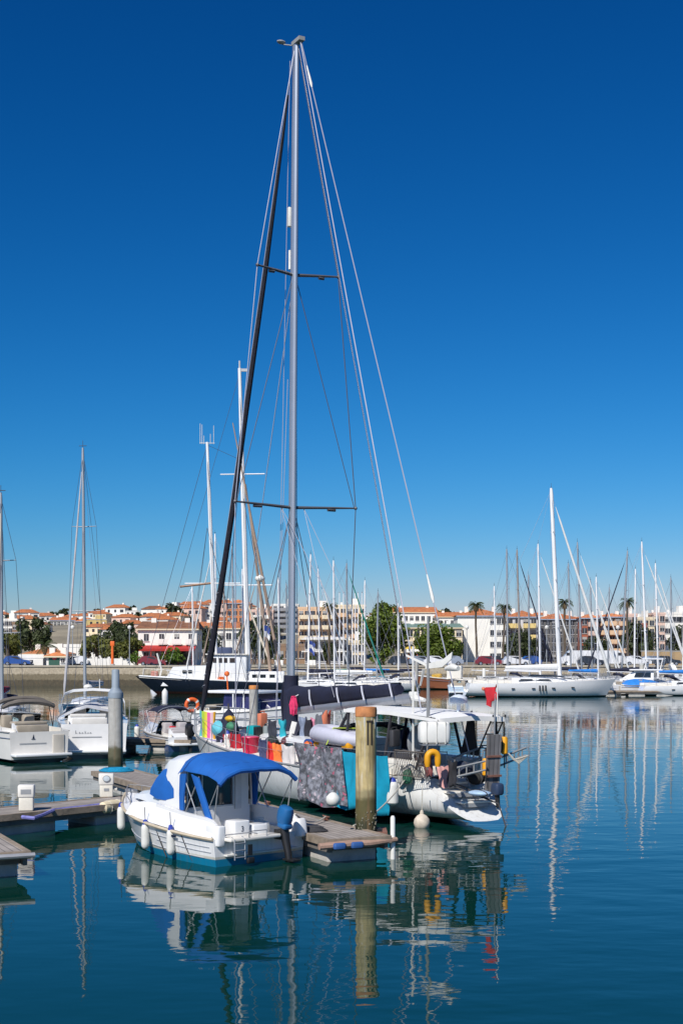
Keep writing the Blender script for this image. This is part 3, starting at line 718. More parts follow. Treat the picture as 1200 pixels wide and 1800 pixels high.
    rope('mooring_rope', [W(4.9, -.1, 1.08), P0 + PD * 11.3 + PN * 1.36 + Vector((0, 0, .6))], .014, ROPED, 'dark mooring rope from the bow of the blue canopy boat to the pontoon', 'rope', .2)
blue_boat()

# ------------------------------------------------------------------ the long white yacht
YH = Vector((-.48, .877, 0)).normalized(); YP = Vector((-YH.y, YH.x, 0)); YO = Vector((3.4, 34.2, 0))
def yw(t, y, z): return YO + YH * t + YP * y + Vector((0, 0, z))
def ysolve(px, y):     # distance along the yacht of the point y to port that is seen in column px
    k = (px - HX) / F; b = YO + YP * y
    return (k * b.y - b.x) / (YH.x - k * YH.y)
def yz(t, y, py):
    d = yw(t, y, 0).y; return EYE - (py - HY) * d / F
def yacht():
    e = empty('sailing_yacht', YO, atan2(YH.y, YH.x), 'long white sailing yacht with tall silver mast, navy boom cover and cluttered deck', 'sailing yacht')
    hm = band_mat('yacht_hull', [(.07, (.02, .03, .025)), (.16, (.06, .08, .07)), (9, (.72, .72, .70))], .25, coat=.35, var=.05, stain=.22)
    mb, sh = hull(18.7, 4.3, 1.12, 1.72, .55, .42, .46, 2.3, .10, srake=1.55, vee=False, sag=.12, ns=30, stern_k=-.28, x0=-.40)
    mb.build('hull', hm, e)
    deck_mb(sh, 1.15, 17.6, .12, 26).build('deck', DECKM, e)
    rubrail(sh, 1.1, 17.6, .035, 30, .0, .01).build('toe_rail', mat('toe_rail_alu', (.45, .44, .42), .5, .5), e)
    # the open scoop of the stern with its steps
    for xs_, zs_, wd in ((.86, 1.02, 1.25), (.48, .82, 1.2), (.10, .60, 1.0)):
        st = MB().rbox((xs_, 0, zs_), (.34, wd, .05), .02).build('stern_step', GEL2, e)
        MB().box((xs_ - .02, .05, zs_ - .07), (.30, wd * .7, .09)).build('riser', GREY, st)
    # cockpit
    mb = MB()
    for sg in (1, -1): mb.rbox((3.6, sg * 1.02, 1.36), (4.6, .30, .42), .08)
    mb.rbox((5.8, 0, 1.42), (.35, 2.2, .55), .08).rbox((1.5, 0, 1.26), (.3, 1.9, .28), .08)
    mb.build('cockpit_coaming', GEL2, e)
    MB().box((3.6, 0, 1.245), (4.1, 1.75, .02)).build('cockpit_sole', mat('dark_teak', (.07, .05, .035), .7), e)
    MB().lathe([(.5, -.02), (.53, 0), (.5, .02), (.48, 0)], (2.5, 0, 1.95), 22, M=Matrix.Rotation(R(90), 3, 'Y')).tube([(2.5, -.5, 1.95), (2.5, .5, 1.95)], .015).tube([(2.5, 0, 1.45), (2.5, 0, 2.45)], .015).build('steering_wheel', STEEL, e)
    MB().rbox((2.75, 0, 1.6), (.3, .3, .8), .06).build('wheel_pedestal', GEL, e)
    # cabin trunk with the dark windows
    def ring(x, y, zb, zt): return [(x, y, zb), (x, y * .93, zt - .05), (x, y * .82, zt), (x, 0, zt + .05), (x, -y * .82, zt), (x, -y * .93, zt - .05), (x, -y, zb)]
    MB().loft([ring(5.7, 1.40, 1.2, 1.86), ring(7.5, 1.42, 1.2, 1.86), ring(9.5, 1.35, 1.25, 1.84), ring(11.5, 1.15, 1.3, 1.80), ring(12.8, .9, 1.35, 1.70), ring(13.6, .6, 1.4, 1.56)], False, True, True).build('coachroof', GEL, e)
    for sg in (1, -1):
        for x0, x1 in ((6.2, 7.2), (7.5, 8.6), (8.9, 9.8)):
            y0 = 1.395 - .01 * max(0, x0 - 7.5) * 3; y1 = 1.395 - .03 * max(0, x1 - 7.5)
            MB().ext([(x0, sg * y0, 1.44), (x1, sg * y1, 1.44), (x1 - .08, sg * (y1 - .04), 1.66), (x0 + .06, sg * (y0 - .04), 1.68)], (0, sg * .025, 0)).build('cabin_window', GLASS, e)
    MB().rbox((11.6, 0, 1.86), (.6, .6, .08), .03).build('deck_hatch', GLASS, e); MB().rbox((14.6, 0, 1.76), (.6, .6, .08), .03).build('deck_hatch', GLASS, e)
    # hard bimini and its dark frame, the spray hood frame
    def bim(x, z): return [(x, y * .98, z + .06 * (1 - y * y)) for y in (-1, -.7, -.3, 0, .3, .7, 1)]
    MB().sheet([bim(.25, 2.66), bim(.45, 2.74), bim(2.6, 2.80), bim(4.9, 2.80), bim(5.1, 2.76)], .03).build('bimini', mat('bimini_white', (.74, .74, .73), .7, var=.06, bump=.2, bscale=6), e)
    mb = MB()
    for sg in (1, -1): mb.sheet([[(0.25, sg * 1.0, 2.68), (2.6, sg * 1.0, 2.79), (5.1, sg * 1.0, 2.77)], [(0.27, sg * 1.02, 2.60), (2.6, sg * 1.02, 2.70), (5.08, sg * 1.02, 2.68)]], .02 * sg)
    mb.sheet([[(.23, -.98, 2.70), (.23, 0, 2.75), (.23, .98, 2.70)], [(.22, -.98, 2.58), (.22, 0, 2.63), (.22, .98, 2.58)]], .02)
    mb.build('bimini_valance', mat('bimini_valance', (.70, .69, .66), .8, var=.06), e)
    mb = MB()
    for sg in (1, -1):
        for x, x2 in ((4.9, 4.6), (4.9, 5.7), (2.6, 2.5), (.6, .9)):
            mb.tube([(x, sg * .96, 2.72), (x2, sg * 1.25, 1.4)], .045, 6)
    for x in (.6, 2.6, 4.9): mb.tube([(x, -.96, 2.70), (x, -.5, 2.74), (x, .5, 2.74), (x, .96, 2.70)], .03, 6)
    for sg in (1, -1): mb.tube([(.6, sg * .955, 2.71), (2.6, sg * .955, 2.72), (4.9, sg * .955, 2.71)], .025, 6)
    mb.build('bimini_frame', BLACKC, e)
    mb = MB()
    for x, z in ((5.3, 2.32), (5.7, 2.25)): mb.tube([(6.4 if x > 5.5 else 5.6, -1.25, 1.5), (x, -1.15, z - .15), (x, -.6, z), (x, .6, z), (x, 1.15, z - .15), (6.4 if x > 5.5 else 5.6, 1.25, 1.5)], .05, 7)
    mb.build('spray_hood_frame', BLACKC, e)
    MB().sheet([[(5.3, y, 2.36 - .12 * abs(y) ** 3) for y in (-1.1, -.6, 0, .6, 1.1)], [(5.9, y, 2.26 - .12 * abs(y) ** 3) for y in (-1.1, -.6, 0, .6, 1.1)]], .02).build('spray_hood', BLACKC, e)
    for sg in (1, -1): MB().sheet([[(5.2, sg * 1.16, 2.2), (5.7, sg * 1.2, 2.1), (6.1, sg * 1.22, 1.8)], [(4.7, sg * 1.2, 1.35), (5.4, sg * 1.24, 1.35), (6.3, sg * 1.26, 1.35)]], .015 * sg).build('hood_side', mat('smoky_navy', (.05, .05, .09), .6), e)
    # ---- spars
    MX = ysolve(511, 0); topz = yz(MX, 0, 86)
    rake = -.36                                    # the masthead leans aft
    mx = lambda z: MX + rake * (z - 1.8) / (topz - 1.8)
    MB().loft([[(mx(z) + a * s_ * 1.35, b * s_, z) for a, b in [(cos(q * pi / 8) * .125, sin(q * pi / 8) * .105) for q in range(16)]] for z, s_ in ((1.3, 1), (topz * .7, 1), (topz - .3, .92), (topz, .9))], True).build('mast', ALU, e)
    mb = MB().box((mx(topz) - .15, 0, topz + .04), (.55, .20, .12)).tube([(mx(topz), 0, topz), (mx(topz), 0, topz + .16)], .05, 6)
    mb.tube([(mx(topz) + .1, 0, topz), (mx(topz) + .35, .28, topz + .08)], .02, 5).blob((mx(topz) + .37, .33, topz + .15), (.10, .16, .06), 8, 6)
    mb.build('masthead_fitting', mat('masthead_grey', (.30, .30, .29), .6), e)
    MB().rbox((mx(18.1) + .22, .06, 18.15), (.14, .16, .62), .04).tube([(mx(16.2) + .2, .04, 16.5), (mx(16.6) + .2, .04, 17.1)], .06, 8).build('radar_reflector', PLASW, e)
    s1 = (yz(MX, 0, 893), 2.12); s2 = (yz(MX, 0, 487), 1.42)
    for zz, hw in (s1, s2):
        mb = MB()
        for sg in (1, -1):
            mb.tube([(mx(zz), 0, zz), (mx(zz) - .16, sg * hw * .5, zz + .03), (mx(zz) - .30, sg * hw, zz + .06)], [.055, .045, .028], 6)
            mb.tube([(mx(zz) - .18, sg * hw * .55, zz - .03), (mx(zz) - .18, sg * hw * .68, zz - .03)], .05, 6).blob((mx(zz) - .3, sg * hw, zz + .06), .06, 6, 4)
        mb.build('spreader', mat('dark_spreader', (.10, .10, .11), .5, .3), e)
    # boom with its stack-pack
    bx0 = MX - .25; bx1 = ysolve(716, 0) + .1; bz0 = yz(MX, 0, 1236) - .22; bz1 = yz(bx1, 0, 1219) - .12
    MB().loft([[(x, b * .10, z + a * .14) for a, b in [(cos(q * pi / 6), sin(q * pi / 6)) for q in range(12)]] for x, z in ((bx0, bz0), (bx1 - .35, bz1))], True).build('boom', mat('boom_grey', (.34, .35, .38), .4, .5), e)
    rings = []
    for i in range(15):
        f = i / 14; x = lerp(bx0 + .22, bx1 + .35, f); z = lerp(bz0, bz1, f)
        hh = lerp(.74, .34, f ** .8) + .02 * sin(i * 2.1); ww = lerp(.24, .17, f) + .02 * sin(i * 1.7)
        rings.append([(x, sin(q / 12 * 2 * pi) * ww * (1.15 if cos(q / 12 * 2 * pi) < 0 else .8), z + .04 + hh * (.5 - .5 * cos(q / 12 * 2 * pi))) for q in range(12)])
    MB().loft(rings, True).build('boom_cover', NAVY, e, angle=70)
    MB().sheet([[(bx0 + .42, y, bz0 + .9) for y in (-.2, 0, .2)], [(bx0 + .52, y, bz0 + .3) for y in (-.24, 0.01, .24)], [(bx0 + .42, y, 1.75) for y in (-.18, 0, .18)]], .05).tube([(mx(3) + .0, 0, bz0 + 1.1), (mx(2) + .02, 0, 1.7)], .24, 10).build('mast_boot', NAVY, e)
    for f in (.22, .48, .70, .93):
        x = lerp(bx0, bx1, f); z = lerp(bz0, bz1, f); MB().tube([(x, .24, z + .60 - .2 * f), (x - .12, .285, z + .3), (x - .2, .27, z + .06)], .028, 5).build('cover_strap', mat('pale_strap', (.45, .46, .52), .7), e)
    MB().tube([(bx1 - .4, 0, bz1 + .02), (bx1 - 1.0, .02, bz1 - .03)], [.09, .05], 8).rbox((bx1 - .42, 0, bz1 + .1), (.3, .16, .16), .04).build('boom_end', PLASW, e)
    # ---- standing and running rigging
    def wire(name, pts, r, m=WIRE): return MB().tube(pts, r, 5).build(name, m, e)
    bowp = (ysolve(352, 0), 0, 1.78); hd = (mx(topz) + .15, 0, topz - .1)
    wire('forestay', [bowp, hd], .018)
    def along(f): return tuple(lerp(bowp[k], hd[k], f) - (.28 * sin(pi * f) if k == 0 else 0) for k in range(3))
    MB().tube([along(.02), along(.05), along(.12), along(.35), along(.7), along(.88), along(.94)], [.05, .09, .12, .095, .072, .05, .03], 10).build('furled_sail', mat('furled_navy', (.012, .012, .022), .85, var=.4, scale=6, bump=.5, bscale=9), e)
    mb = MB()
    for i in range(9):
        f = .06 + i * .019; p = Vector(along(f)); mb.tube([p + Vector((.125 * cos(a), .125 * sin(a), .045 * a)) for a in [q * pi / 5 for q in range(8)]], .012, 4)
    mb.build('sail_lashing', WIRE, e)
    MB().lathe([(.06, 0), (.16, .02), (.16, .08), (.07, .10), (.07, .2), (.15, .22), (.15, .27), (.05, .3)], (bowp[0], 0, bowp[2] - .12), 12).build('furler_drum', STEEL, e)
    T = topz
    for k, (t_, y_) in enumerate(((.8, .80), (.8, -.45))):
        wire('backstay', [(t_, y_, 1.2), (mx(T) - .35 + .02 * k, .02 - .04 * k, T - .05)], .017)
        wire('topping_lift', [(bx1 - .35, 0, bz1 + .15), (mx(T) - .2, 0, T - .2)], .016)
    for f, r_ in ((.94, .045), (.215, .05)):
        p = [lerp(a, b, f) for a, b in zip((.8, -.45, 1.2), (mx(T) - .33, -.02, T - .05))]
        q = Vector((mx(T) - .33 - .8, .43, T - 1.25)).normalized(); p = Vector(p)
        MB().tube([p - q * .34, p - q * .2, p + q * .05, p + q * .5], [.02, r_, r_ * .8, .02], 8).build('insulator', PLASW, e)
    for sg in (1, -1):
        ch = (MX - .1, sg * 1.95, 1.3); t1 = (mx(s1[0]) - .30, sg * s1[1], s1[0] + .06); t2 = (mx(s2[0]) - .30, sg * s2[1], s2[0] + .06)
        wire('cap_shroud', [ch, t1, t2, (mx(T) - .05, sg * .06, T - .15)], .016, WIRE if sg > 0 else WIRED)
        wire('intermediate_shroud', [(t1[0], t1[1] - sg * .05, t1[2]), (mx(s2[0]), sg * .08, s2[0] - .15)], .013, WIRED)
        wire('lower_shroud', [(MX - .5, sg * 1.85, 1.3), (mx(s1[0]), sg * .08, s1[0] - .15)], .014, WIRED)
        wire('forward_shroud', [(MX + .8, sg * 1.75, 1.35), (mx(s1[0]), sg * .08, s1[0] - .2)], .012, WIRED)
        wire('lazy_jack', [(lerp(bx0, bx1, .45), sg * .2, bz0 + .5), (mx(9), sg * .4, s1[0])], .009)
        wire('lazy_jack', [(lerp(bx0, bx1, .8), sg * .2, bz1 + .3), (mx(9), sg * .4, s1[0])], .009)
    for dx, zt in ((.30, T - .5), (.22, 15.6), (.4, 13)): wire('halyard', [(mx(zt) + .12, .14 * (1 if dx > .25 else -1), zt), (MX + dx, .35 * (1 if dx > .25 else -1), 2.0)], .011)
    wire('inner_forestay', [(MX + 4.6, 0, 1.8), (mx(15.9) + .12, 0, 15.9)], .014, WIRE)
    # ---- rails, stanchions, lifelines
    mb = MB(); xs = [1.3 + 1.62 * i for i in range(10)]
    for sg in (1, -1):
        for x in xs: s_ = sh(x); mb.tube([(x, sg * (s_.y - .07), s_.z), (x, sg * (s_.y - .05), s_.z + .66)], .014, 5)
        for dz in (.34, .65): mb.tube([(x, sg * (sh(x).y - .055), sh(x).z + dz) for x in xs], .007, 4)
    mb.build('lifeline', STEEL, e)
    mb = MB()
    for dz in (.36, .70):
        mb.tube([(1.3, 1.0, 1.15 + dz), (.9, .97, 1.15 + dz), (.55, .55, 1.13 + dz)], .016, 6); mb.tube([(1.3, -1.0, 1.15 + dz), (.9, -.97, 1.15 + dz), (.55, -.55, 1.13 + dz)], .016, 6)
    for y in (.97, .55, -.55, -.97): mb.tube([(.9 if abs(y) > .6 else .6, y, 1.1), (.9 if abs(y) > .6 else .55, y, 1.85)], .016, 6)
    for y in (-.5, -.1): mb.tube([(.62, y, 1.15), (.3, y, .7)], .014, 5)
    mb.build('pushpit', STEEL, e)
    mb = MB()
    for dz in (.35, .7): mb.tube([(15.9, sh(15.9).y, 1.66 + dz), (17.2, .3, 1.72 + dz), (17.6, 0, 1.72 + dz), (17.2, -.3, 1.72 + dz), (15.9, -sh(15.9).y, 1.66 + dz)], .016, 6)
    for x in (16, 17): [mb.tube([(x, sg * (sh(x).y - .03), sh(x).z), (x, sg * (sh(x).y - .01), 2.38)], .015, 5) for sg in (1, -1)]
    mb.build('pulpit', STEEL, e)
    # antenna mast, wind generator and radar dome on the stern
    px = lambda X, y: ysolve(X, y)
    t = .75
    MB().tube([(t, .98, 1.1), (t, .98, 3.1), (t, .98, 5.25)], [.045, .045, .03], 8).build('generator_pole', mat('grey_pole', (.34, .34, .33), .5, .4), e)
    MB().tube([(px(795, .98) + .3, .98, 3.94), (px(795, .98), .98, 3.98), (px(795, .98) - .25, .98, 3.95)], [.05, .10, .06], 10).sheet([[(t + .1, .98, 3.93), (t - .5, .86, 3.98), (t - .75, .76, 4.18)], [(t + .1, .98, 4.05), (t - .5, .86, 4.16), (t - .78, .75, 4.36)]], .03).sheet([[(t + .1, 1.0, 3.92), (t + .22, 1.05, 3.5)], [(t + .1, 1.08, 3.92), (t + .22, 1.09, 3.5)]], .02).sheet([[(t + .1, 1.0, 4.0), (t + .55, 1.3, 4.25)], [(t + .1, 1.0, 4.08), (t + .55, 1.3, 4.3)]], .02).build('wind_generator', PLASW, e)
    tt = 1.6
    MB().tube([(tt, .9, 1.2), (tt, .9, 4.5)], .03, 6).build('antenna_whip', PLASW, e)
    MB().lathe([(.05, -.2), (.05, 0), (.22, .02), (.24, .08), (.22, .17), (.12, .23), (.01, .25)], (1.0, -.1, 3.02), 16).build('radar_dome', mat('dome_pale_blue', (.62, .68, .74), .4), e)
    MB().tube([(.2, -.62, 1.2), (.1, -.62, 3.3)], .022, 6).tube([(.9, -.1, 2.7), (1.0, -.1, 2.9)], .03, 6).build('flag_staff', STEEL, e)
    # dark frames: gantry ladder and the lashed gangway
    mb = MB()
    for y in (-.62, -1.0): mb.tube([(.9, y, 1.75), (.2, y, 2.75)], .022, 5)
    for f in (.2, .5, .8): mb.tube([(lerp(.9, .2, f), -.62, lerp(1.75, 2.75, f)), (lerp(.9, .2, f), -1.0, lerp(1.75, 2.75, f))], .016, 5)
    mb.build('bimini_ladder', BLACK, e)
    return e, sh
yachtE, ysh = yacht()

# ------------------------------------------------------------------ things lashed to, hung on and lying on the yacht
YRZ = atan2(YH.y, YH.x)
def hung(name, px0, px1, py0, py1, y, m, label, cat, th=.03, wav=.05, nx=9, nz=9, stripes=None):
    t0, t1 = ysolve(px0, y), ysolve(px1, y); z0 = yz((t0 + t1) / 2, y, py0); z1 = yz((t0 + t1) / 2, y, py1)
    o = yw((t0 + t1) / 2, y, z1); g = []
    ph_ = random.uniform(0, 6); tp = random.uniform(.72, 1.0) if nx < 12 else .97; sk = random.uniform(-.12, .12) * (t1 - t0)
    for j in range(nz):
        f = j / (nz - 1); row = []
        for i in range(nx):
            u = i / (nx - 1)
            q = wav * (.25 + .9 * f) * sin(u * 11 + ph_ + f * 1.6 + .8 * sin(f * 5)) + wav * .55 * sin(u * 23 + ph_ * 2 + f * 2) - .04 * f
            zz = lerp(z0, z1, f) - (.03 + .05 * f * min(1, wav * 12)) * sin(u * pi * 3 + ph_) * (1 if f > 0 else .3) + (.04 * (2 * u - 1) ** 2 if f == 0 else 0)
            row.append(YH * ((u - .5) * (t1 - t0) * lerp(1, tp, f ** 1.5) + sk * f + .03 * sin(f * 7 + ph_ + u * 2)) + YP * (q + .08 * f * sin(u * pi)) + Vector((0, 0, zz - z1)))
        g.append(row)
    mb = MB(); mb.sheet(g, th)
    ob = mb.build(name, m, None, angle=80); ob.location = o
    return tag(ob, label, cat)
LY = 2.02
FLORAL = spots_mat('floral_print_cloth', (.16, .165, .19), ((.45, .38, .42), (.40, .10, .16), (.10, .11, .14)), 13)
hung('patterned_cover', 514, 602, 1312, 1410, 2.18, FLORAL, 'grey flower patterned cover hung over the yacht rail beside the pontoon', 'cover', wav=.15, nx=34, nz=14)
hung('turquoise_cover', 597, 679, 1326, 1424, 2.12, TEAL, 'plain turquoise cover hung over the yacht rail behind the ochre pile', 'cover', wav=.10, nx=34, nz=14)
def stripe_mat():
    m, n, l, b = nt('rainbow_stripes'); b.inputs['Roughness'].default_value = .9
    tc = n.new('ShaderNodeTexCoord'); sp = n.new('ShaderNodeSeparateXYZ'); l.new(tc.outputs['Generated'], sp.inputs[0])
    cr = n.new('ShaderNodeValToRGB'); cr.color_ramp.interpolation = 'CONSTANT'; l.new(sp.outputs[0], cr.inputs['Fac'])
    el = cr.color_ramp.elements; cols = [(.10, .45, .50), (.45, .65, .05), (.75, .65, .05), (.75, .12, .35), (.75, .50, .55), (.70, .35, .02)]
    el[0].color = (*cols[0], 1); el[1].position = 1 / 6; el[1].color = (*cols[1], 1)
    for i in range(2, 6): q = el.new(i / 6); q.color = (*cols[i], 1)
    l.new(cr.outputs[0], b.inputs['Base Color']); return m
hung('striped_towel', 351, 379, 1252, 1302, 1.25, stripe_mat(), 'rainbow striped towel hung on the yacht bow rail', 'towel', wav=.05)
hung('lilac_towel', 357, 391, 1300, 1330, 1.45, mat('lilac_cloth', (.36, .33, .50), .9, var=.2), 'lilac towel hung low on the yacht foredeck rail', 'towel')
hung('red_towel', 393, 402, 1293, 1322, 1.6, RED, 'narrow red towel beside the white fender on the foredeck rail', 'towel')
hung('red_towel', 404, 421, 1291, 1322, 1.65, mat('dark_red_cloth', (.42, .012, .025), .9, var=.2), 'wide dark red towel left of the crimson bucket', 'towel')
hung('navy_trousers', 455, 469, 1301, 1340, 1.95, mat('denim_cloth', (.05, .06, .13), .9, var=.2), 'dark blue trousers drying on the rail between the bucket and the red towel', 'trousers')
hung('scarlet_towel', 470, 482, 1307, 1340, 2.0, mat('scarlet_cloth', (.62, .02, .02), .9, var=.2), 'scarlet towel touching the orange towel on the rail', 'towel')
hung('orange_towel', 481, 495, 1309, 1342, 2.02, mat('orange_cloth', (.80, .20, .04), .9, var=.15), 'orange towel hung on the rail of the yacht', 'towel')
hung('white_sheet', 494, 514, 1312, 1350, 2.05, mat('offwhite_cloth', (.62, .58, .56), .9, var=.1), 'off white sheet hung next to the patterned cover', 'sheet')
hung('cyan_shirt', 490, 501, 1267, 1296, 1.2, mat('cyan_cloth', (.02, .36, .44), .9, var=.2), 'cyan shirt hanging near the foot of the yacht mast', 'shirt')
hung('pink_jacket', 545, 556, 1264, 1292, .8, mat('pink_cloth', (.60, .22, .32), .9, var=.3), 'small pink jacket hanging among dark clothes behind the mast', 'jacket')
for k, (a, b, c_, d_, col, nm, lb) in enumerate(((526, 537, 1262, 1306, (.20, .24, .33), 'blue_grey_shirt', 'blue grey shirt hung beside the mast of the yacht'), (536, 547, 1266, 1310, (.02, .02, .03), 'black_jacket', 'black jacket hung between the blue grey shirt and the pink jacket'), (555, 564, 1258, 1304, (.13, .14, .16), 'grey_coat', 'charcoal coat hanging next to the coral kayak'), (512, 526, 1268, 1305, (.03, .03, .05), 'dark_trousers', 'dark trousers hanging at the foot of the mast'), (470, 484, 1268, 1296, (.03, .035, .05), 'dark_shirt', 'dark shirt on the line right of the turquoise crate'))):
    hung(nm, a, b, c_, d_, .9 if k != 4 else 1.3, mat(nm + '_cloth', col, .9, var=.25), lb, nm.split('_')[-1])
hung('salmon_towel', 770, 785, 1348, 1382, 1.08, mat('salmon_cloth', (.60, .30, .27), .9, var=.15), 'salmon towel hung on the stern rail below the yellow lifebuoy', 'towel', wav=.03)
hung('triangular_cloth', 808, 842, 1250, 1322, -.75, BLACKC, 'placeholder', 'cloth')
bpy.data.objects.remove(bpy.data.objects['triangular_cloth'])
def spot(px, py, y): t = ysolve(px, y); return yw(t, y, yz(t, y, py))
t0, t1 = ysolve(808, -.75), ysolve(842, -.75); tm_ = ysolve(829, -.75)
g = []
for j in range(7):
    f = j / 6; g.append([yw(lerp(lerp(tm_, t0, f), lerp(tm_, t1, f), i / 5), -.75 + .03 * sin(i * 2 + j), lerp(yz(tm_, -.75, 1250), yz(t0, -.75, 1325), f ** (1.25 if i in (0, 5) else 1))) for i in range(6)])
tag(MB().sheet(g, .02).build('triangular_cloth', BLACKC), 'black triangular cloth strung up at the yacht stern under the bimini', 'cloth')
def blob_thing(name, px, py, y, r, m, label, cat, strap=None):
    p = spot(px, py, y); e = empty(name, p, YRZ, label, cat)
    MB().blob((0, 0, 0), r, 12, 8, jit=.05).build('bag_body', m, e, angle=80)
    MB().tube([(cos(q * pi / 6) * r[0] * 1.0, 0, sin(q * pi / 6) * r[2] * 1.0) for q in range(13)], .018, 5).build('strap', strap or ROPED, e)
    return e
blob_thing('turquoise_bag', 386, 1281, 1.3, (.36, .26, .27), mat('aqua_bag', (.12, .46, .55), .7, var=.15, bump=.4, bscale=5), 'round turquoise sail bag on the foredeck beside the striped towel', 'bag')
blob_thing('yellow_bag', 405, 1263, 1.2, (.24, .18, .10), mat('yellow_bag', (.65, .38, .02), .7), 'small yellow bag on top of the navy sail cover', 'bag')
blob_thing('green_bag', 407, 1277, 1.3, (.22, .17, .15), mat('green_bag', (.05, .22, .12), .7, var=.3), 'dark green bag under the small yellow bag', 'bag')
blob_thing('orange_ball', 541, 1309, 1.6, (.14, .12, .10), ORANGE, 'small orange bag at the front corner of the coachroof', 'bag')
p = spot(402, 1322, 1.05); e = empty('sail_cover', p, YRZ, 'pointed navy sail bag standing on the yacht foredeck', 'sail bag')
MB().lathe([(.40, 0), (.44, .2), (.40, .6), (.28, 1.0), (.14, 1.3), (.03, 1.42)], n=14).build('bag_body', NAVY, e); MB().tube([(0, 0, 1.40), (.03, 0, 1.6)], .03, 6).build('loop', ROPED, e)
p = spot(440, 1326, 1.75); e = empty('crimson_bucket', p, YRZ, 'large crimson bucket on the yacht side deck', 'bucket')
MB().lathe([(.20, 0), (.22, .02), (.265, .50), (.28, .52), (.27, .54), (.24, .51), (.19, .06)], n=24).build('body', CRIM, e)
MB().lathe([(.262, .50), (.27, .53), (.25, .555), (.02, .57)], n=24).build('lid', mat('pink_lid', (.70, .10, .22), .4), e)
p = spot(446, 1300, 1.3); e = empty('turquoise_crate', p, YRZ + .4, 'turquoise crate with a black lid side on the foredeck', 'crate')
MB().rbox((0, 0, .22), (.30, .36, .44), .03).build('body', mat('turquoise_plastic', (.0, .30, .33), .5), e); MB().rbox((-.19, 0, .2), (.12, .34, .40), .02).build('side_flap', BLACK, e)
for (px, py, lb, m, nm) in ((461, 1278, 'coral jerrycan standing behind the turquoise crate', CORAL, 'coral_jerrycan'), (471, 1300, 'grey jerrycan standing beside the turquoise crate', mat('jerry_grey', (.22, .26, .26), .6), 'grey_jerrycan'), (693, 1312, 'dark jerrycan under the bimini by the pile', mat('jerry_dark', (.04, .04, .045), .6), 'dark_jerrycan')):
    p = spot(px, py, .9); e = empty(nm, p, YRZ + .3, lb, 'jerrycan')
    MB().rbox((0, 0, .22), (.18, .32, .44), .05).build('body', m, e); MB().tube([(0, -.08, .43), (0, -.08, .50), (0, .08, .50), (0, .08, .43)], .02, 6).build('handle', m, e); MB().lathe([(.03, .43), (.03, .49), (.01, .5)], (0, .12, 0), 10).build('cap', BLACK, e)
p = spot(499, 1335, 1.4); e = empty('white_oar', p, 0, 'white oar leaning on the rail by the mast foot', 'oar')
MB().tube([(0, 0, 0), (.22, 0, .8)], .05, 8).build('shaft', PLASW, e); MB().rbox((.27, 0, .95), (.16, .03, .35), .03, ry=R(15)).build('blade', PLASW, e)
p = spot(516, 1240, .35); e = empty('rope_bag', p, YRZ, 'bright crimson rope bundle hanging on the mast under the boom', 'rope bundle')
mb = MB()
for k in range(6):
    a = k * .9; mb.tube([(.05 * sin(a), .04 * cos(a), .28), (.14 * cos(a), .10 * sin(a), .02), (.10 * cos(a + .5), .10 * sin(a), -.26), (.02, 0, -.30 + .04 * k), (-.08 * cos(a), .05, -.1), (0, 0, .27)], .035, 6)
mb.build('coils', mat('crimson_rope', (.62, .03, .12), .8, var=.3, scale=15), e); MB().tube([(0, 0, .25), (-.05, -.3, .40)], .02, 5).build('hook', STEEL, e)
p = spot(562, 1316, .3); e = empty('kayak', p, YRZ, 'coral orange kayak leaning upright behind the mast', 'kayak')
pts = [(0, 0, 0), (-.05, .02, .25), (-.2, .03, .6), (-.36, .03, .95), (-.46, .02, 1.16)]
MB().tube(pts, [.10, .24, .20, .11, .03], 12).build('body', CORAL, e); MB().tube([(a + .05, b - .16, c) for a, b, c in pts], [.05, .13, .11, .06, .02], 10).build('red_side', mat('kayak_dark_red', (.28, .05, .035), .5), e)
p = spot(603, 1299, .95); e = empty('inflatable_dinghy', p, YRZ, 'pale lilac grey inflatable dinghy folded on the coachroof', 'dinghy')
mb = MB(); mb.tube([(-1.25, .1, .02), (-1.0, .42, .06), (-.2, .48, .10), (.7, .46, .12), (1.15, .2, .16), (1.2, -.2, .16), (.7, -.46, .10), (-.6, -.44, .04)], [.14, .20, .23, .23, .21, .20, .22, .16], 12)
mb.build('tube', LGREY, e, angle=60); MB().rbox((-.1, 0, .10), (1.8, .7, .28), .1).build('folded_floor', LGREY, e, angle=60); MB().tube([(-.35, .72, -.12), (-.35, .5, .34), (-.35, -.4, .30)], .02, 5).build('strap', mat('lime_strap', (.40, .50, .05), .7), e)
p = spot(610, 1311, 1.35); e = empty('yellow_drybag', p, YRZ, 'small yellow dry bag under the lilac dinghy', 'bag')
MB().rbox((0, 0, .03), (.40, .22, .22), .07).build('bag_body', YELLOW, e); MB().box((.0, .12, .08), (.1, .02, .05)).build('buckle', BLACK, e)
p = spot(548, 1311, 1.35); e = empty('blue_drybag', p, YRZ, 'dark blue bag with yellow ends near the orange bag', 'bag')
MB().tube([(-.3, 0, .08), (.3, 0, .08)], .11, 10).build('bag_body', mat('blue_bag', (.02, .06, .22), .7), e); MB().tube([(-.36, 0, .08), (-.31, 0, .08)], .115, 10).build('end_cap', YELLOW, e)
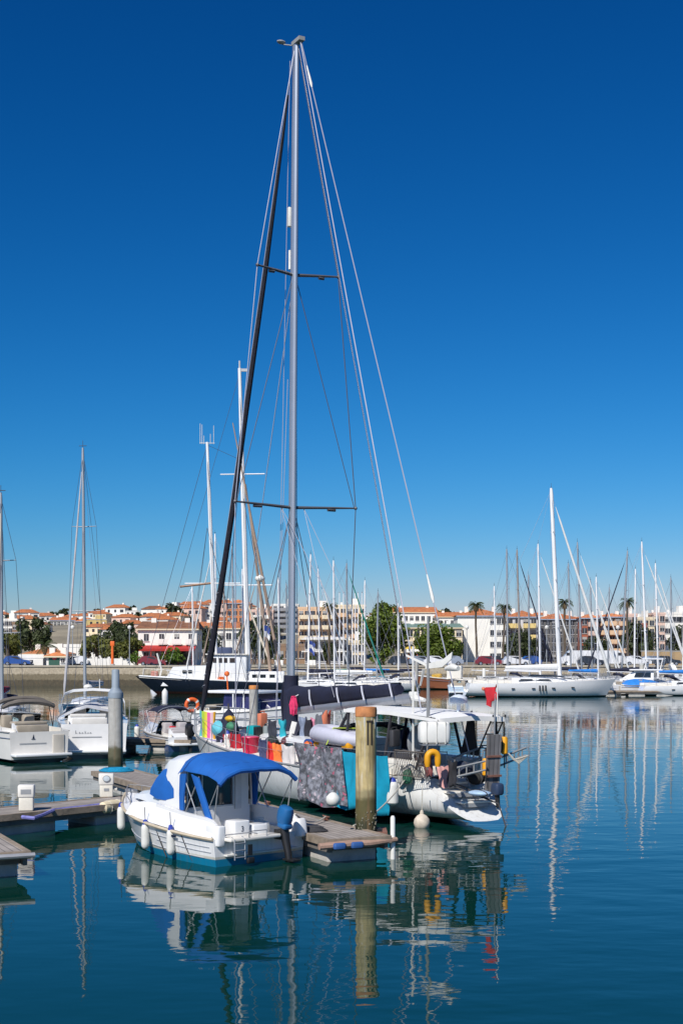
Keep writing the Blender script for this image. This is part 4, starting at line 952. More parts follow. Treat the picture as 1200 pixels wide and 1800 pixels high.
# life raft canister, horseshoe buoy, gas bottles
p = spot(764, 1307, 1.2); e = empty('life_raft', p, .15, 'white life raft canister strapped on the stern rail above the yellow lifebuoy', 'life raft')
MB().rbox((-.02, 0, .27), (.78, .46, .54), .13).build('canister', mat('raft_white', (.80, .79, .74), .45, var=.05), e)
mb = MB()
for x in (-.25, .0, .22): mb.rbox((x, 0, .27), (.035, .475, .555), .13)
mb.build('strap', mat('raft_strap', (.55, .54, .50), .6), e); MB().box((0, 0, -.02), (.7, .4, .03)).build('cradle', STEEL, e)
p = spot(760, 1349, 1.62); e = empty('horseshoe_buoy', p, .2, 'yellow horseshoe lifebuoy hung on the stern rail under the life raft', 'lifebuoy'); e.scale = (.84, .84, .84)
pts = [(.155 * cos(a) * (1.0), 0, .30 + .155 * sin(a)) for a in [R(-28 + q * 236 / 16) for q in range(17)]]
pts = [(.15, 0, .02)] + [(.155, 0, .14)] + [(.155 * cos(R(q * 22.5)), 0, .29 + .155 * sin(R(q * 22.5))) for q in range(9)] + [(-.155, 0, .14), (-.15, 0, .02)]
MB().tube(pts, [.07] + [.095] * (len(pts) - 2) + [.07], 12).build('ring', YELLOW, e); MB().box((.0, .10, .44), (.06, .02, .16)).box((-.155, .09, .2), (.18, .025, .03)).build('webbing', mat('webbing_dark', (.06, .05, .04), .8), e)
for px, m, lb in ((716, mat('gas_green', (.03, .14, .08), .5), 'green gas bottle on the side deck by the stern rail'), (706, mat('gas_grey', (.42, .42, .40), .5), 'grey gas bottle beside the green one on the side deck')):
    p = spot(px, 1377, 1.25); e = empty('gas_bottle', p, 0, lb, 'gas bottle')
    MB().lathe([(.10, 0), (.12, .02), (.125, .06), (.125, .26), (.10, .32), (.05, .35), (.03, .36)], n=16).build('body', m, e); MB().lathe([(.025, .35), (.025, .42), (.05, .43), (.05, .45), (.01, .46)], n=10).build('valve', STEEL, e)
for px, py, y, r_, col, nm, lb in ((705, 1330, .6, (.5, .35, .2), (.02, .022, .03), 'black_sail_bag', 'long black sail bag in the shade of the bimini beside the pile'), (735, 1345, .3, (.35, .3, .22), (.05, .03, .03), 'brown_kit_bag', 'dark brown kit bag in the cockpit behind the netting'), (812, 1352, .2, (.30, .3, .2), (.03, .04, .07), 'navy_kit_bag', 'navy kit bag at the stern behind the dull ladder'), (836, 1368, -.4, (.28, .25, .16), (.02, .02, .02), 'black_kit_bag', 'black kit bag at the foot of the black triangular cloth'), (478, 1303, 1.5, (.24, .2, .16), (.02, .03, .03), 'black_deck_bag', 'black bag above the scarlet towel'), (505, 1306, 1.2, (.22, .2, .2), (.12, .04, .05), 'maroon_deck_bag', 'maroon bag by the foot of the mast'), (528, 1312, 1.2, (.25, .2, .13), (.05, .05, .06), 'charcoal_deck_bag', 'charcoal bag in front of the mast beside the orange bag'), (430, 1292, 1.0, (.25, .2, .2), (.03, .05, .10), 'blue_deck_bag', 'dark blue bag left of the turquoise crate')):
    blob_thing(nm, px, py, y, r_, mat(nm + '_cloth', col, .85, var=.3, bump=.5, bscale=6), lb, 'bag')
hung('striped_shirt', 745, 757, 1330, 1362, 1.0, mat('shirt_grey_red', (.20, .06, .06), .9, var=.5, scale=9), 'dark red shirt hung beside the yellow lifebuoy', 'shirt')
hung('black_towel', 786, 800, 1340, 1380, 1.0, mat('black_towel_cloth', (.025, .025, .03), .9, var=.3), 'black towel on the stern rail right of the salmon towel', 'towel')
# netting on the quarter
t0, t1 = ysolve(700, 1.5), ysolve(748, 1.15)
mb = MB()
a = yw(t0, 1.62, 1.25); b_ = yw(t1, 1.12, 1.2)
for i in range(15):
    for dx in (-1, 1):
        q0 = a.lerp(b_, i / 14); q1 = a.lerp(b_, max(0, min(1, (i + dx * 3) / 14))); mb.tube([q0, q1 + Vector((0, 0, .62))], .006, 4)
mb.tube([a + Vector((0, 0, .62)), b_ + Vector((0, 0, .62))], .02, 5); mb.tube([a, b_], .012, 5)
tag(mb.build('safety_netting', mat('netting', (.10, .085, .075), .9)), 'dark diamond netting laced to the rail of the yacht quarter', 'netting')
# fenders on the yacht
p = spot(681, 1416, 1.95); fender(p + Vector((.12, 0, 0)), 'white fender hanging on the yacht quarter just right of the ochre pile', L=.62, r=.15, top=.3)
p = spot(741, 1460, 1.35); e = empty('ball_fender', p, 0, 'round beige ball fender hanging just above the water at the yacht quarter', 'fender')
bm_ = mat('dirty_ball_cream', (.58, .50, .40), .7, var=.25, scale=6)
MB().lathe([(.02, 0), (.10, .015), (.175, .08), (.205, .19), (.185, .29), (.12, .37), (.05, .41), (.03, .42)], n=20).build('ball', bm_, e); MB().lathe([(.05, .40), (.055, .44), (.035, .5), (.01, .51)], n=12).build('neck', bm_, e); MB().tube([(0, 0, .48), (.02, .02, 1.15)], .012, 5).build('lanyard', ROPEM, e)
p = spot(393, 1330, 1.62)
fender(spot(400, 1330, 1.6), 'white upright fender tucked between the lilac and red towels', L=.75, r=.11, top=.1)
p = spot(532, 1352, 2.2)
# gangway plank, ladders, danbuoys
p = spot(866, 1392, -.55); e = empty('gangway_plank', p, YRZ, 'weathered grey gangway plank stowed upright at the yacht stern', 'gangway')
tz = yz(ysolve(866, -.55), -.55, 1291) - p.z
MB().box((0, 0, tz / 2), (.07, .40, tz), ry=R(-4)).build('board', plank_mat('grey_board', (.19, .18, .18), 'X', .13), e)
for f in (.28, .62): MB().box((-.05, 0, tz * f), (.05, .44, .05), ry=R(-4)).build('batten', RUST, e)
def ladder(name, pa, pb, wid, label, nr=5):
    e = empty(name, pa, 0, label, 'ladder'); d = pb - pa; mb = MB(); al = mat('dull_aluminium', (.36, .36, .35), .5, .4)
    for o in (0, 1): mb.tube([Vector((0, 0, -o * wid)), d + Vector((0, 0, -o * wid))], .028, 6)
    for k in range(nr): q = d * ((k + .5) / nr); MB().tube([q, q + Vector((0, 0, -wid))], .02, 5).build('rung', al, e)
    mb.build('rail', al, e)
ladder('folding_ladder', spot(793, 1333, .2), spot(848, 1313, -.8), .26, 'dull aluminium ladder lashed across the stern rail in front of the black cloth')
ladder('folding_ladder', spot(800, 1350, .6), spot(852, 1338, -.2), .22, 'lower dull aluminium ladder lashed across the stern rail', 4)
ladder('davit_ladder', spot(868, 1336, -.9), spot(924, 1314, -1.9), .20, 'thin aluminium ladder sticking out past the right side of the stern', 4)
for (px, py0, py1, y, lb) in ((886, 1326, 1295, -1.0, 'tall yellow danbuoy tube at the right corner of the stern'), (853, 1364, 1333, -.45, 'short yellow danbuoy tube to the left of the gangway plank')):
    p = spot(px, py0, y); hgt = yz(ysolve(px, y), y, py1) - p.z; e = empty('danbuoy', p, 0, lb, 'danbuoy')
    MB().lathe([(.05, 0), (.085, .03), (.085, hgt - .05), (.06, hgt)], n=14).build('tube', YELLOW, e); MB().tube([(0, 0, -.35), (0, 0, hgt + .25)], .018, 6).build('staff', BLACK, e)
blob_thing('yellow_float', 879, 1309, -.9, (.08, .08, .20), YELLOW, 'slim yellow float tied beside the tall danbuoy', 'float')
e = empty('outboard_motor', spot(873, 1398, -.62), YRZ, 'small dark blue outboard clamped at the foot of the gangway plank', 'outboard')
MB().rbox((0, 0, .16), (.34, .26, .30), .08).build('cowl', mat('cowl_blue', (.03, .05, .10), .4), e); MB().tube([(0, 0, .02), (-.05, 0, -.3)], [.07, .05], 8).build('leg', BLACK, e)
blob_thing('blue_bundle', 842, 1394, .1, (.34, .28, .07), mat('pale_blue_bundle', (.35, .50, .68), .8, var=.3), 'pale blue bundle lying on the stern scoop', 'bundle')
p = spot(893, 1331, -1.0); mb = MB()
for k in range(6): mb.tube([p + Vector((.0, 0, .1)), p + Vector((.12 + .03 * k, 0, -.06 - .02 * k)), p + Vector((.3 + .04 * k, -.05, -.02 + .015 * k))], .016, 5)
tag(mb.build('white_rope_tail', ROPEM), 'pale rope tails hanging beside the tall yellow danbuoy', 'rope')
# flag
p = spot(862, 1243, -.62); e = empty('flag', p, YRZ, 'limp red flag drooping from the stern of the yacht', 'flag')
MB().sheet([[(.0, 0, .0), (.16, .03, .05), (.24, -.03, .20), (.30, 0, .42)], [(-.06, .03, .14), (.07, -.02, .18), (.15, .05, .34), (.24, 0, .50)], [(-.28, 0, .22), (-.05, .05, .24), (-.10, .0, .38), (-.24, 0, .52)], [(-.30, 0, .34), (-.18, 0, .40), (-.24, .02, .55), (-.27, 0, .62)]], .02).build('cloth', RED, e, angle=80)
MB().tube([(-.30, 0, -.35), (-.28, 0, .72)], .015, 5).build('staff', PLASW, e); MB().blob((.3, .02, .46), .05, 8, 5).build('knot', CORAL, e)
# mooring lines of the yacht
cl = P0 + PD * 6.5 + PN * .12 + Vector((0, 0, .6)); cl2 = P0 + PD * 1.2 + PN * .3 + Vector((0, 0, .6))
rope('mooring_rope', [yw(1.6, 1.05, 1.2), cl2], .018, ROPEM, 'pale mooring rope from the yacht quarter to the pontoon end', 'rope', .18)
rope('mooring_rope', [yw(13, 1.75, 1.5), P0 + PD * 14 + PN * .2 + Vector((0, 0, .55))], .018, ROPED, 'dark mooring rope from the yacht foredeck to the pontoon', 'rope', .2)
rope('stern_line', [yw(.6, .3, .95), yw(-.2, -.5, .55), yw(-.5, -.55, -.1)], .02, ROPED, 'black line trailing over the stern scoop into the water', 'rope')
rope('stern_line', [yw(1.1, .75, 1.2), yw(.5, .1, .95), yw(-.05, -.3, .66)], .018, ROPED, 'dark line lying across the steps of the stern scoop', 'rope')

# ------------------------------------------------------------------ generic sailing yacht
HULLMATS = {}
def hmat(name, col, boot=(.02, .03, .05), zb=.12):
    return band_mat(name, [(zb, boot), (9, col)], .25, coat=.35, var=.04)
WHULL = hmat('white_yacht_hull', (.78, .78, .78)); GHULL = hmat('pale_grey_hull', (.60, .62, .64)); BHULL = hmat('blue_hull', (.02, .05, .16), (.3, .02, .02)); CHULL = hmat('cream_hull', (.70, .64, .52))
def sail_yacht(px, d, L, hd, mtop, label, mastm=WMAST, cover=NAVY, furl=None, hullm=WHULL, lean=0., mfrac=.56, group=None, fb=None, port3=False, mr=None, spreaders=2, boom=True, ports=4, tint=None, hood=NAVY, furl_r=.075):
    hv = Vector((cos(R(hd)), sin(R(hd)), 0)); pv = Vector((-hv.y, hv.x, 0))
    base = Vector(((px - HX) * d / F, d, 0)); o = base - hv * (L * mfrac)
    e = empty('sailing_boat', o, R(hd), label, 'sailboat', group)
    B = L * .29; fb = fb or (.55 + L * .042)
    mb, sh = hull(L, B, fb, fb * 1.3, .4, .62, .45, 2.3, .07, srake=.5, vee=False, sag=.06 * L / 10, ns=18, stern_k=-.1)
    mb.build('hull', hullm, e)
    deck_mb(sh, .5, L * .98, .06, 14).build('deck', DECKM, e)
    c0, c1 = L * .30, L * .72; ch = .30 + .012 * L
    def ring(x, y, zb, zt): return [(x, y, zb), (x, y * .9, zt - .04), (x, y * .75, zt), (x, -y * .75, zt), (x, -y * .9, zt - .04), (x, -y, zb)]
    MB().loft([ring(c0, B * .30, fb, fb + ch + .1), ring(L * .45, B * .32, fb, fb + ch + .12), ring(L * .6, B * .27, fb, fb + ch + .06), ring(c1, B * .16, fb, fb * 1.15 + .12)], False, True, True).build('coachroof', GEL, e)
    for sg in (1, -1):
        MB().ext([(L * .34, sg * (B * .315), fb + ch * .45), (L * .56, sg * (B * .29), fb + ch * .5), (L * .54, sg * (B * .27), fb + ch * .85), (L * .36, sg * (B * .30), fb + ch * .88)], (0, sg * .03, 0)).build('cabin_window', GLASS, e)
        if ports: 
            for k in range(ports):
                x = L * (.30 + .13 * k); y = sh(x).y; z = sh(x).z * .62
                MB().box((x, sg * (y - .012), z), (.34, .05, .10)).build('port_light', GLASS, e)
        if port3:
            for k in range(3): x = L * .47 + k * .30; MB().box((x, sg * (sh(x).y + .0), sh(x).z * .62), (.14, .06, .58)).build('port_light', GLASS, e)
    # cockpit coaming, wheel and hood
    mb = MB()
    for sg in (1, -1): mb.rbox((L * .17, sg * B * .27, fb + .14), (L * .26, .22, .3), .06)
    mb.build('cockpit_coaming', GEL2, e)
    if hood:
        MB().sheet([[(L * .27, y * B * .28, fb + ch + .72 - .25 * abs(y) ** 3) for y in (-1, -.6, 0, .6, 1)], [(L * .33, y * B * .28, fb + ch + .66 - .25 * abs(y) ** 3) for y in (-1, -.6, 0, .6, 1)], [(L * .40, y * B * .28, fb + ch + .08 - .06 * abs(y) ** 3) for y in (-1, -.6, 0, .6, 1)]], .02).build('spray_hood', hood, e)
    mb = MB(); xs = [L * .04 + L * .92 * i / 9 for i in range(10)]
    for sg in (1, -1):
        for x in xs: s_ = sh(x); mb.tube([(x, sg * max(s_.y - .05, .02), s_.z), (x, sg * max(s_.y - .05, .02), s_.z + .62)], .013, 4)
        for dz in (.33, .62): mb.tube([(x, sg * max(sh(x).y - .05, .02), sh(x).z + dz) for x in xs], .009, 4)
    mb.build('guard_rail', STEEL, e)
    # spars: mast measured in the picture plane, so the lean is a real rake in the plane facing the quay
    mx = L * mfrac; H = EYE + (HY - mtop) * d / F; mr = mr or (.055 + H * .0036)
    lw = Vector((lean * d / F, 0, 0)); lv = Vector((lw.dot(hv), lw.dot(pv), 0))
    top = Vector((mx, 0, H)) + lv
    zb = fb + ch * .8
    P = lambda f: Vector((mx, 0, zb)).lerp(top, f)
    MB().tube([P(0), P(.6), P(.97), P(1)], [mr, mr * .97, mr * .85, mr * .6], 10).build('mast', mastm, e)
    MB().tube([top, top + Vector((0, 0, .25 + H * .012))], .015, 4).tube([top + Vector((0, -.25, .12)), top + Vector((0, .25, .12))], .02, 4).build('masthead_fitting', mat('dark_fitting', (.08, .08, .085), .6), e)
    chp = [(mx - .15, sg * B * .42, fb) for sg in (1, -1)]; tips = []
    for k in range(spreaders):
        f = (k + 1) / (spreaders + 1) + .02; w_ = B * .36 * (1 - .22 * k); p = P(f)
        MB().tube([p + Vector((-.1, -w_, .05)), p, p + Vector((-.1, w_, .05))], [.02, .04, .02], 5).build('spreader', mastm, e); tips.append((p, w_))
    mb = MB()
    for sg, c in ((1, chp[0]), (-1, chp[1])):
        mb.tube([c] + [p + Vector((-.1, sg * w_, .05)) for p, w_ in tips] + [P(.98)], .012, 4)
        mb.tube([(c[0] - .4, c[1] * .9, c[2]), P(.36 if spreaders > 1 else .5)], .010, 4)
    bow = Vector((L * .97, 0, fb * 1.3)); hd_ = P(.97)
    mb.tube([(.15, 0, fb), P(.99)], .012, 4)
    mb.tube([bow, hd_], .012, 4); mb.tube([(L * .78, 0, fb * 1.2), P(.7)], .008, 4)
    mb.build('standing_rigging', WIRED if mastm in (GMAST, BMAST) else WIRE, e)
    if furl:
        f_ = lambda f: bow.lerp(hd_, f)
        MB().tube([f_(.03), f_(.07), f_(.4), f_(.85), f_(.93)], [.03, furl_r * 1.5, furl_r * 1.2, furl_r * .75, .02], 8).build('furled_sail', furl, e)
    if boom:
        bz = fb + ch + .75; bl = L * .36
        MB().tube([(mx - .1, 0, bz), (mx - bl, 0, bz + .12)], .07, 8).build('boom', mastm, e)
        if cover:
            rings = []
            for i in range(9):
                f = i / 8; x = mx - .15 - f * (bl - .2); hh = lerp(.50, .26, f) * L / 11; ww = lerp(.20, .12, f)
                rings.append([(x, sin(q / 8 * 2 * pi) * ww, bz + .12 * f + .02 + hh * (.5 - .5 * cos(q / 8 * 2 * pi))) for q in range(8)])
            MB().loft(rings, True).build('boom_cover', cover, e, angle=70)
        MB().tube([(mx - bl + .1, 0, bz + .15), P(.99)], .008, 4).build('topping_lift', WIRE, e)
    return e
SAILW = mat('white_sailcloth', (.72, .72, .70), .8, var=.08, bump=.2, bscale=5)
SAILT = mat('tan_sailcloth', (.34, .25, .19), .85, var=.15, bump=.2, bscale=5)
SAILG = mat('grey_sailcloth', (.42, .41, .42), .85, var=.15, bump=.3, bscale=3)
SAILC = mat('cream_sailcloth', (.66, .58, .46), .85, var=.12)
CRIMC = mat('crimson_canvas', (.28, .015, .04), .85, var=.25, bump=.3, bscale=6)
BBLUE = mat('bright_blue_canvas', (.02, .20, .60), .8, var=.2, bump=.3, bscale=5)
BORD = mat('bordeaux_canvas', (.22, .02, .03), .85, var=.25)

# left side
sail_yacht(4, 74, 9.5, -82, 866, 'left edge sailboat with grey mast, crimson boom cover and cream furled headsail', GMAST, CRIMC, SAILC, lean=-2, mfrac=.57, furl_r=.11)
sail_yacht(150, 88, 10, -98, 787, 'grey masted sailboat lying bow on behind the white arch sport boat', GMAST, SAILG, SAILG, lean=-4, furl_r=.06, hood=None, mr=.11)
# middle, beyond the dark hulled ship and around it
mid = [
 (340, 172, 10, 30, 1030, WMAST, None, None, WHULL, -2, 'white masted sailboat moored beyond the bow of the dark hulled ship'),
 (381, 168, 12, 150, 938, WMAST, NAVY, SAILW, WHULL, -3, 'white masted sailboat behind the wheelhouse of the dark hulled ship'),
 (411, 170, 11, 20, 960, GMAST, None, None, WHULL, -3, 'grey masted sailboat standing between the two tall white masts'),
 (456, 165, 9.5, 200, 1010, GMAST, None, SAILT, WHULL, -4, 'sailboat with tan furled headsail just left of the silver mast'),
 (491, 160, 10, 15, 1015, WMAST, NAVY, None, WHULL, -2, 'white masted sailboat just left of the tall silver mast'),
 (541, 150, 11, 165, 974, WMAST, NAVY, None, WHULL, 5, 'white sailboat with mast leaning right in the gap above the navy boom cover'),
 (588, 142, 11, 175, 985, WMAST, SAILW, None, WHULL, -2, 'white hulled sailboat with white boom cover above the middle of the navy boom'),
 (611, 155, 10.5, 8, 990, GMAST, mat('green_canvas', (.0, .16, .10), .85, var=.2), mat('green_furl', (.0, .20, .15), .85), WHULL, -2, 'grey masted sailboat with green furled headsail and green boom cover'),
 (662, 158, 9, 190, 1040, GMAST, NAVY, None, GHULL, 2, 'small grey hulled sailboat in front of the big green tree')]
mid += [(505, 172, 9, 170, 1025, GMAST, NAVY, None, WHULL, -2, 'grey masted sailboat hidden close left of the silver mast'),
 (562, 168, 10, 10, 1000, WMAST, None, SAILW, WHULL, -3, 'white masted sailboat with white furled headsail left of the single palm'),
 (640, 172, 9, 185, 1020, WMAST, BBLUE, None, WHULL, 1, 'white masted sailboat with blue boom cover at the left edge of the big tree'),
 (428, 174, 10, 12, 1000, WMAST, NAVY, None, WHULL, -2, 'white masted sailboat just left of the tallest white ship mast'),
 (395, 176, 9, 160, 985, BMAST, None, SAILT, WHULL, -2, 'brownish masted sailboat behind the black furled forestay'),
 (700, 170, 9, 175, 1060, WMAST, NAVY, None, WHULL, -1, 'short white masted sailboat right of the big green tree')]
for px, d, L, hd, mt, mm, cv, fu, hu, ln, lb in mid: sail_yacht(px, d, L, hd, mt, lb, mm, cv, fu, hu, ln, hood=None if d > 164 else NAVY)
# right side
main = sail_yacht(983, 139, 15.6, 3, 858, 'largest white yacht on the right with three tall slit windows in its hull', WMAST, SAILW, SAILW, WHULL, lean=-15, mfrac=.63, port3=True, spreaders=3, fb=1.38, mr=.22, hood=None, furl_r=.12)
MB().ext([(7.2, .0, 2.02), (8.2, 0, 2.30), (11, 0, 2.16), (12.2, 0, 1.94), (9, 0, 1.96)], (0, .001, 0))
for sg in (1, -1): MB().ext([(6.6, sg * 1.25, 2.02), (7.2, sg * 1.22, 2.22), (9.6, sg * 1.12, 2.16), (10.2, sg * 1.15, 1.98)], (0, sg * .12, 0)).build('deckhouse_window', GLASS, main)
MB().rbox((2.2, .9, 2.4), (.3, .3, .9), .08).build('radar_post', PLASW, main)
right = [
 (892, 172, 11, 185, 965, GMAST, BORD, None, WHULL, -2, 'grey masted sailboat with bordeaux boom cover behind the stern of the largest white yacht'),
 (914, 168, 11, 5, 966, BMAST, None, NAVY, WHULL, -6, 'brownish masted sailboat with dark furled headsail behind the largest white yacht'),
 (949, 160, 12, 4, 956, WMAST, None, SAILW, WHULL, -4, 'white masted sailboat close left of the tallest white mast'),
 (1003, 170, 11, 12, 990, GMAST, None, None, WHULL, -5, 'grey masted sailboat close right of the tallest white mast'),
 (1022, 165, 12, 0, 953, GMAST, NAVY, SAILW, GHULL, -8, 'pale grey masted sailboat with white furled headsail by the bow of the largest yacht'),
 (1051, 158, 10, 6, 1014, WMAST, BBLUE, SAILW, WHULL, -4, 'white masted sailboat with a blue cover beyond the bow of the largest yacht'),
 (1067, 176, 9, 170, 1032, GMAST, None, None, WHULL, 3, 'thin grey masted sailboat moored close under the quay'),
 (1091, 166, 11, 184, 968, GMAST, None, NAVY, WHULL, 11, 'grey masted sailboat with mast leaning right beside the tall palm'),
 (1136, 152, 12.5, 2, 952, WMAST, NAVY, SAILW, WHULL, -9, 'white masted sailboat with navy boom cover near the weedy grey pile'),
 (1179, 170, 10.5, 178, 1015, GMAST, None, None, WHULL, -1, 'grey masted sailboat nearest the right edge of the quay'),
 (1222, 143, 11, 4, 1000, WMAST, BBLUE, SAILW, WHULL, -8, 'sailboat at the right edge with a bright blue boom cover')]
right += [(930, 178, 10, 176, 1010, GMAST, None, None, WHULL, -2, 'thin grey masted sailboat between the dark furled headsail and the next white mast'),
 (1040, 180, 9, 8, 1020, GMAST, None, SAILW, WHULL, -3, 'small sailboat with white furled headsail far behind the bow of the largest yacht'),
 (1114, 178, 10, 182, 1000, WMAST, NAVY, None, WHULL, 2, 'white masted sailboat far under the quay right of the tall palm'),
 (1156, 166, 10, 4, 990, WMAST, None, SAILW, WHULL, -5, 'white masted sailboat with white furled headsail right of the navy boom cover'),
 (1199, 164, 10, 186, 1020, WMAST, SAILW, None, WHULL, 3, 'white masted sailboat with white boom cover just left of the bright blue cover'),
 (870, 180, 9, 10, 1030, WMAST, None, None, WHULL, -2, 'short white masted sailboat far left of the largest white yacht')]
for px, d, L, hd, mt, mm, cv, fu, hu, ln, lb in right: sail_yacht(px, d, L, hd, mt, lb, mm, cv, fu, hu, ln, hood=NAVY if d < 165 else None)

# ------------------------------------------------------------------ dark hulled ship
def ship():
    d0 = 147; x0 = (238 - HX) * d0 / F; hv = Vector((-1, -.06, 0)).normalized()
    L = 28.5; o = Vector((x0, d0, 0)) - hv * L
    e = empty('motor_sailer', o, atan2(hv.y, hv.x), 'old navy hulled ship with white wheelhouse and two tall white masts', 'ship')
    mb, sh = hull(L, 6.2, 1.25, 1.95, .8, .75, .5, 2.4, .09, vee=False, sag=.20, ns=26, stern_k=-.1)
    mb.build('hull', band_mat('ship_hull', [(.30, (.05, .015, .012)), (9, (.010, .014, .026))], .25, coat=.4, var=.2), e)
    deck_mb(sh, .8, L * .985, .15, 20, dz=-.12).build('deck', DECKM, e)
    rubrail(sh, .3, L * .985, .08, 26, .0, .05).build('cap_rail', GEL, e)
    # (photo columns measured along the ship) low deckhouse forward, wheelhouse amidships
    X = lambda px: (Vector(((px - HX) * d0 / F, d0, 0)) - o).dot(hv)
    a, b_, c_, d_ = X(310), X(366), X(434), X(500)
    MB().loft([[(a + .9, y * 1.3, 2.0), (a, y * 1.2, 3.2), (a - .6, y * 1.2, 4.2)][k] for y in (1, -1) for k in range(3)] and [[(a + 1.6, 1.2, .9), (a + .3, 1.15, 2.95), (a + .3, -1.15, 2.95), (a + 1.6, -1.2, .9)], [(b_, 1.5, .9), (b_, 1.4, 3.1), (b_, -1.4, 3.1), (b_, -1.5, .9)]], True, True, True).build('deckhouse', GEL, e)
    MB().rbox(((b_ + c_) / 2, 0, 2.6), (b_ - c_, 3.4, 3.3), .18).build('wheelhouse', GEL, e)
    MB().box(((b_ + c_) / 2, 0, 4.30), (b_ - c_ + .5, 3.8, .12)).build('wheelhouse_roof', GEL2, e)
    MB().rbox(((c_ + d_) / 2, 0, 1.7), (c_ - d_, 2.6, 1.5), .15).build('aft_cabin', GEL, e)
    for sg in (1, -1):
        for px in (325, 335): MB().rbox((X(px), sg * 1.36, 2.45), (.42, .10, .34), .04).build('port_light', GLASS, e)
        for px in (378, 388, 397, 407, 412): MB().box((X(px), sg * 1.71, 3.65), (.36, .05, .5)).build('wheelhouse_window', GLASS, e)
        for px in (448, 462, 478): MB().box((X(px), sg * 1.31, 1.95), (.6, .05, .34)).build('cabin_window', GLASS, e)
    MB().rbox((X(395), 0, 4.7), (1.6, 1.6, .7), .1).build('flybridge_box', mat('flybridge_blue', (.05, .07, .14), .6), e)
    # masts
    def mast(pxb, pxt, yt, r):
        xb, xt = X(pxb), X(pxt); H = EYE + (HY - yt) * d0 / F
        MB().tube([(xb, 0, 1.0), (lerp(xb, xt, .6), 0, H * .6), (xt, 0, H)], [r, r * .9, r * .62], 12).build('mast', WMAST, e); return xb, xt, H
    f1 = mast(381, 364, 776, .24); f2 = mast(437, 421, 645, .29)
    mb = MB()
    for dx, h1 in ((-.7, 1.8), (-.35, .9), (.35, .7), (.75, 2.0), (.55, 1.9)): mb.tube([(f1[1] + dx, 0, f1[2] - .2), (f1[1] + dx, 0, f1[2] + h1)], .03, 4)
    mb.tube([(f1[1] - .8, 0, f1[2] - .1), (f1[1] + .8, 0, f1[2] - .1)], .04, 5); mb.build('aerials', PLASW, e)
    MB().tube([(f2[1], 0, f2[2]), (f2[1], 0, f2[2] + .8)], .1, 6).box((f2[1] - .5, 0, f2[2] - .2), (.8, .2, .3)).build('masthead_fitting', mat('light_grey_fit', (.5, .5, .5), .5), e)
    for f_, z, w_ in ((f1, EYE + (HY - 1025) * d0 / F, 3.0), (f2, EYE + (HY - 832) * d0 / F, 2.4), (f2, EYE + (HY - 1028) * d0 / F, 2.9)):
        x = lerp(f_[0], f_[1], z / f_[2]); MB().tube([(x - w_, .4, z), (x + w_, -.4, z)], .07, 6).build('spreader', WMAST, e)
    MB().tube([(X(374), 0, 12.0), (X(316), -.3, 11.6)], .12, 8).build('gaff', mat('varnished_spar', (.25, .13, .07), .5), e)
    mb = MB()
    for f_ in (f1, f2):
        for sg in (1, -1):
            for dx in (-3.2, 0, 3.2): mb.tube([(f_[0] + dx, sg * 2.7, 1.4), (f_[1], 0, f_[2] * (.97 if dx == 0 else .66))], .022, 4)
    mb.tube([(L * .97, 0, 2.0), (f1[1], 0, f1[2] - .3)], .025, 4); mb.tube([(f1[1], 0, f1[2] - .3), (f2[1], 0, f2[2] * .72)], .02, 4); mb.tube([(L * .93, 0, 2.0), (f2[1], 0, f2[2] - .6)], .02, 4)
    mb.build('standing_rigging', WIRED, e)
    for (xa, ya), (xb, yb) in (((409, 742), (494, 1185)), ((432, 850), (476, 1185))):
        za, zb = EYE + (HY - ya) * d0 / F, EYE + (HY - yb) * d0 / F
        MB().tube([(X(xa), .2, za), (lerp(X(xa), X(xb), .5), .2, lerp(za, zb, .5)), (X(xb), .2, zb)], [.05, .16, .19], 8).build('furled_sail', SAILT, e)
    MB().tube([(X(434), .1, 9.9), (X(471), .2, 4.0)], [.09, .13], 8).build('crane_boom', SAILC, e)
    MB().blob((X(457), 0, 12.5), (.55, .55, .4), 12, 8).tube([(X(457), 0, 3), (X(457), 0, 12.3)], .07, 6).build('radar_dome', PLASW, e)
    mb = MB()
    xs = [L * .40 + L * .57 * i / 12 for i in range(13)]
    for sg in (1, -1):
        for x in xs: mb.tube([(x, sg * (sh(x).y - .1), sh(x).z), (x, sg * (sh(x).y - .1), sh(x).z + .85)], .025, 4)
        mb.tube([(x, sg * (sh(x).y - .1), sh(x).z + .85) for x in xs], .02, 4)
    mb.build('guard_rail', GEL2, e)
    MB().rbox((X(272), 0, 2.2), (.8, .8, .6), .2).build('windlass', mat('faded_coral', (.50, .22, .17), .7), e)
    MB().tube([(X(279), 0, 1.5), (X(284), 0, 2.6), (X(276), 0, 4.4)], .10, 6).build('anchor_davit', PLASW, e)
    MB().rbox((X(350), -3.0, 1.4), (2.2, .5, 1.4), .2).build('lashed_tender', NAVY, e)
    g = empty('orange_liferaft', o + hv * X(389) + Vector((hv.y, -hv.x, 0)) * -1.9 + Vector((0, 0, 1.25)), 0, 'small orange lifebuoy box on the side deck of the navy hulled ship', 'life raft')
    MB().rbox((0, -.1, .3), (.7, .5, .7), .15).build('body', ORANGE, g); MB().box((0, -.1, -.05), (.5, .4, .08)).build('cradle', STEEL, g)
ship()
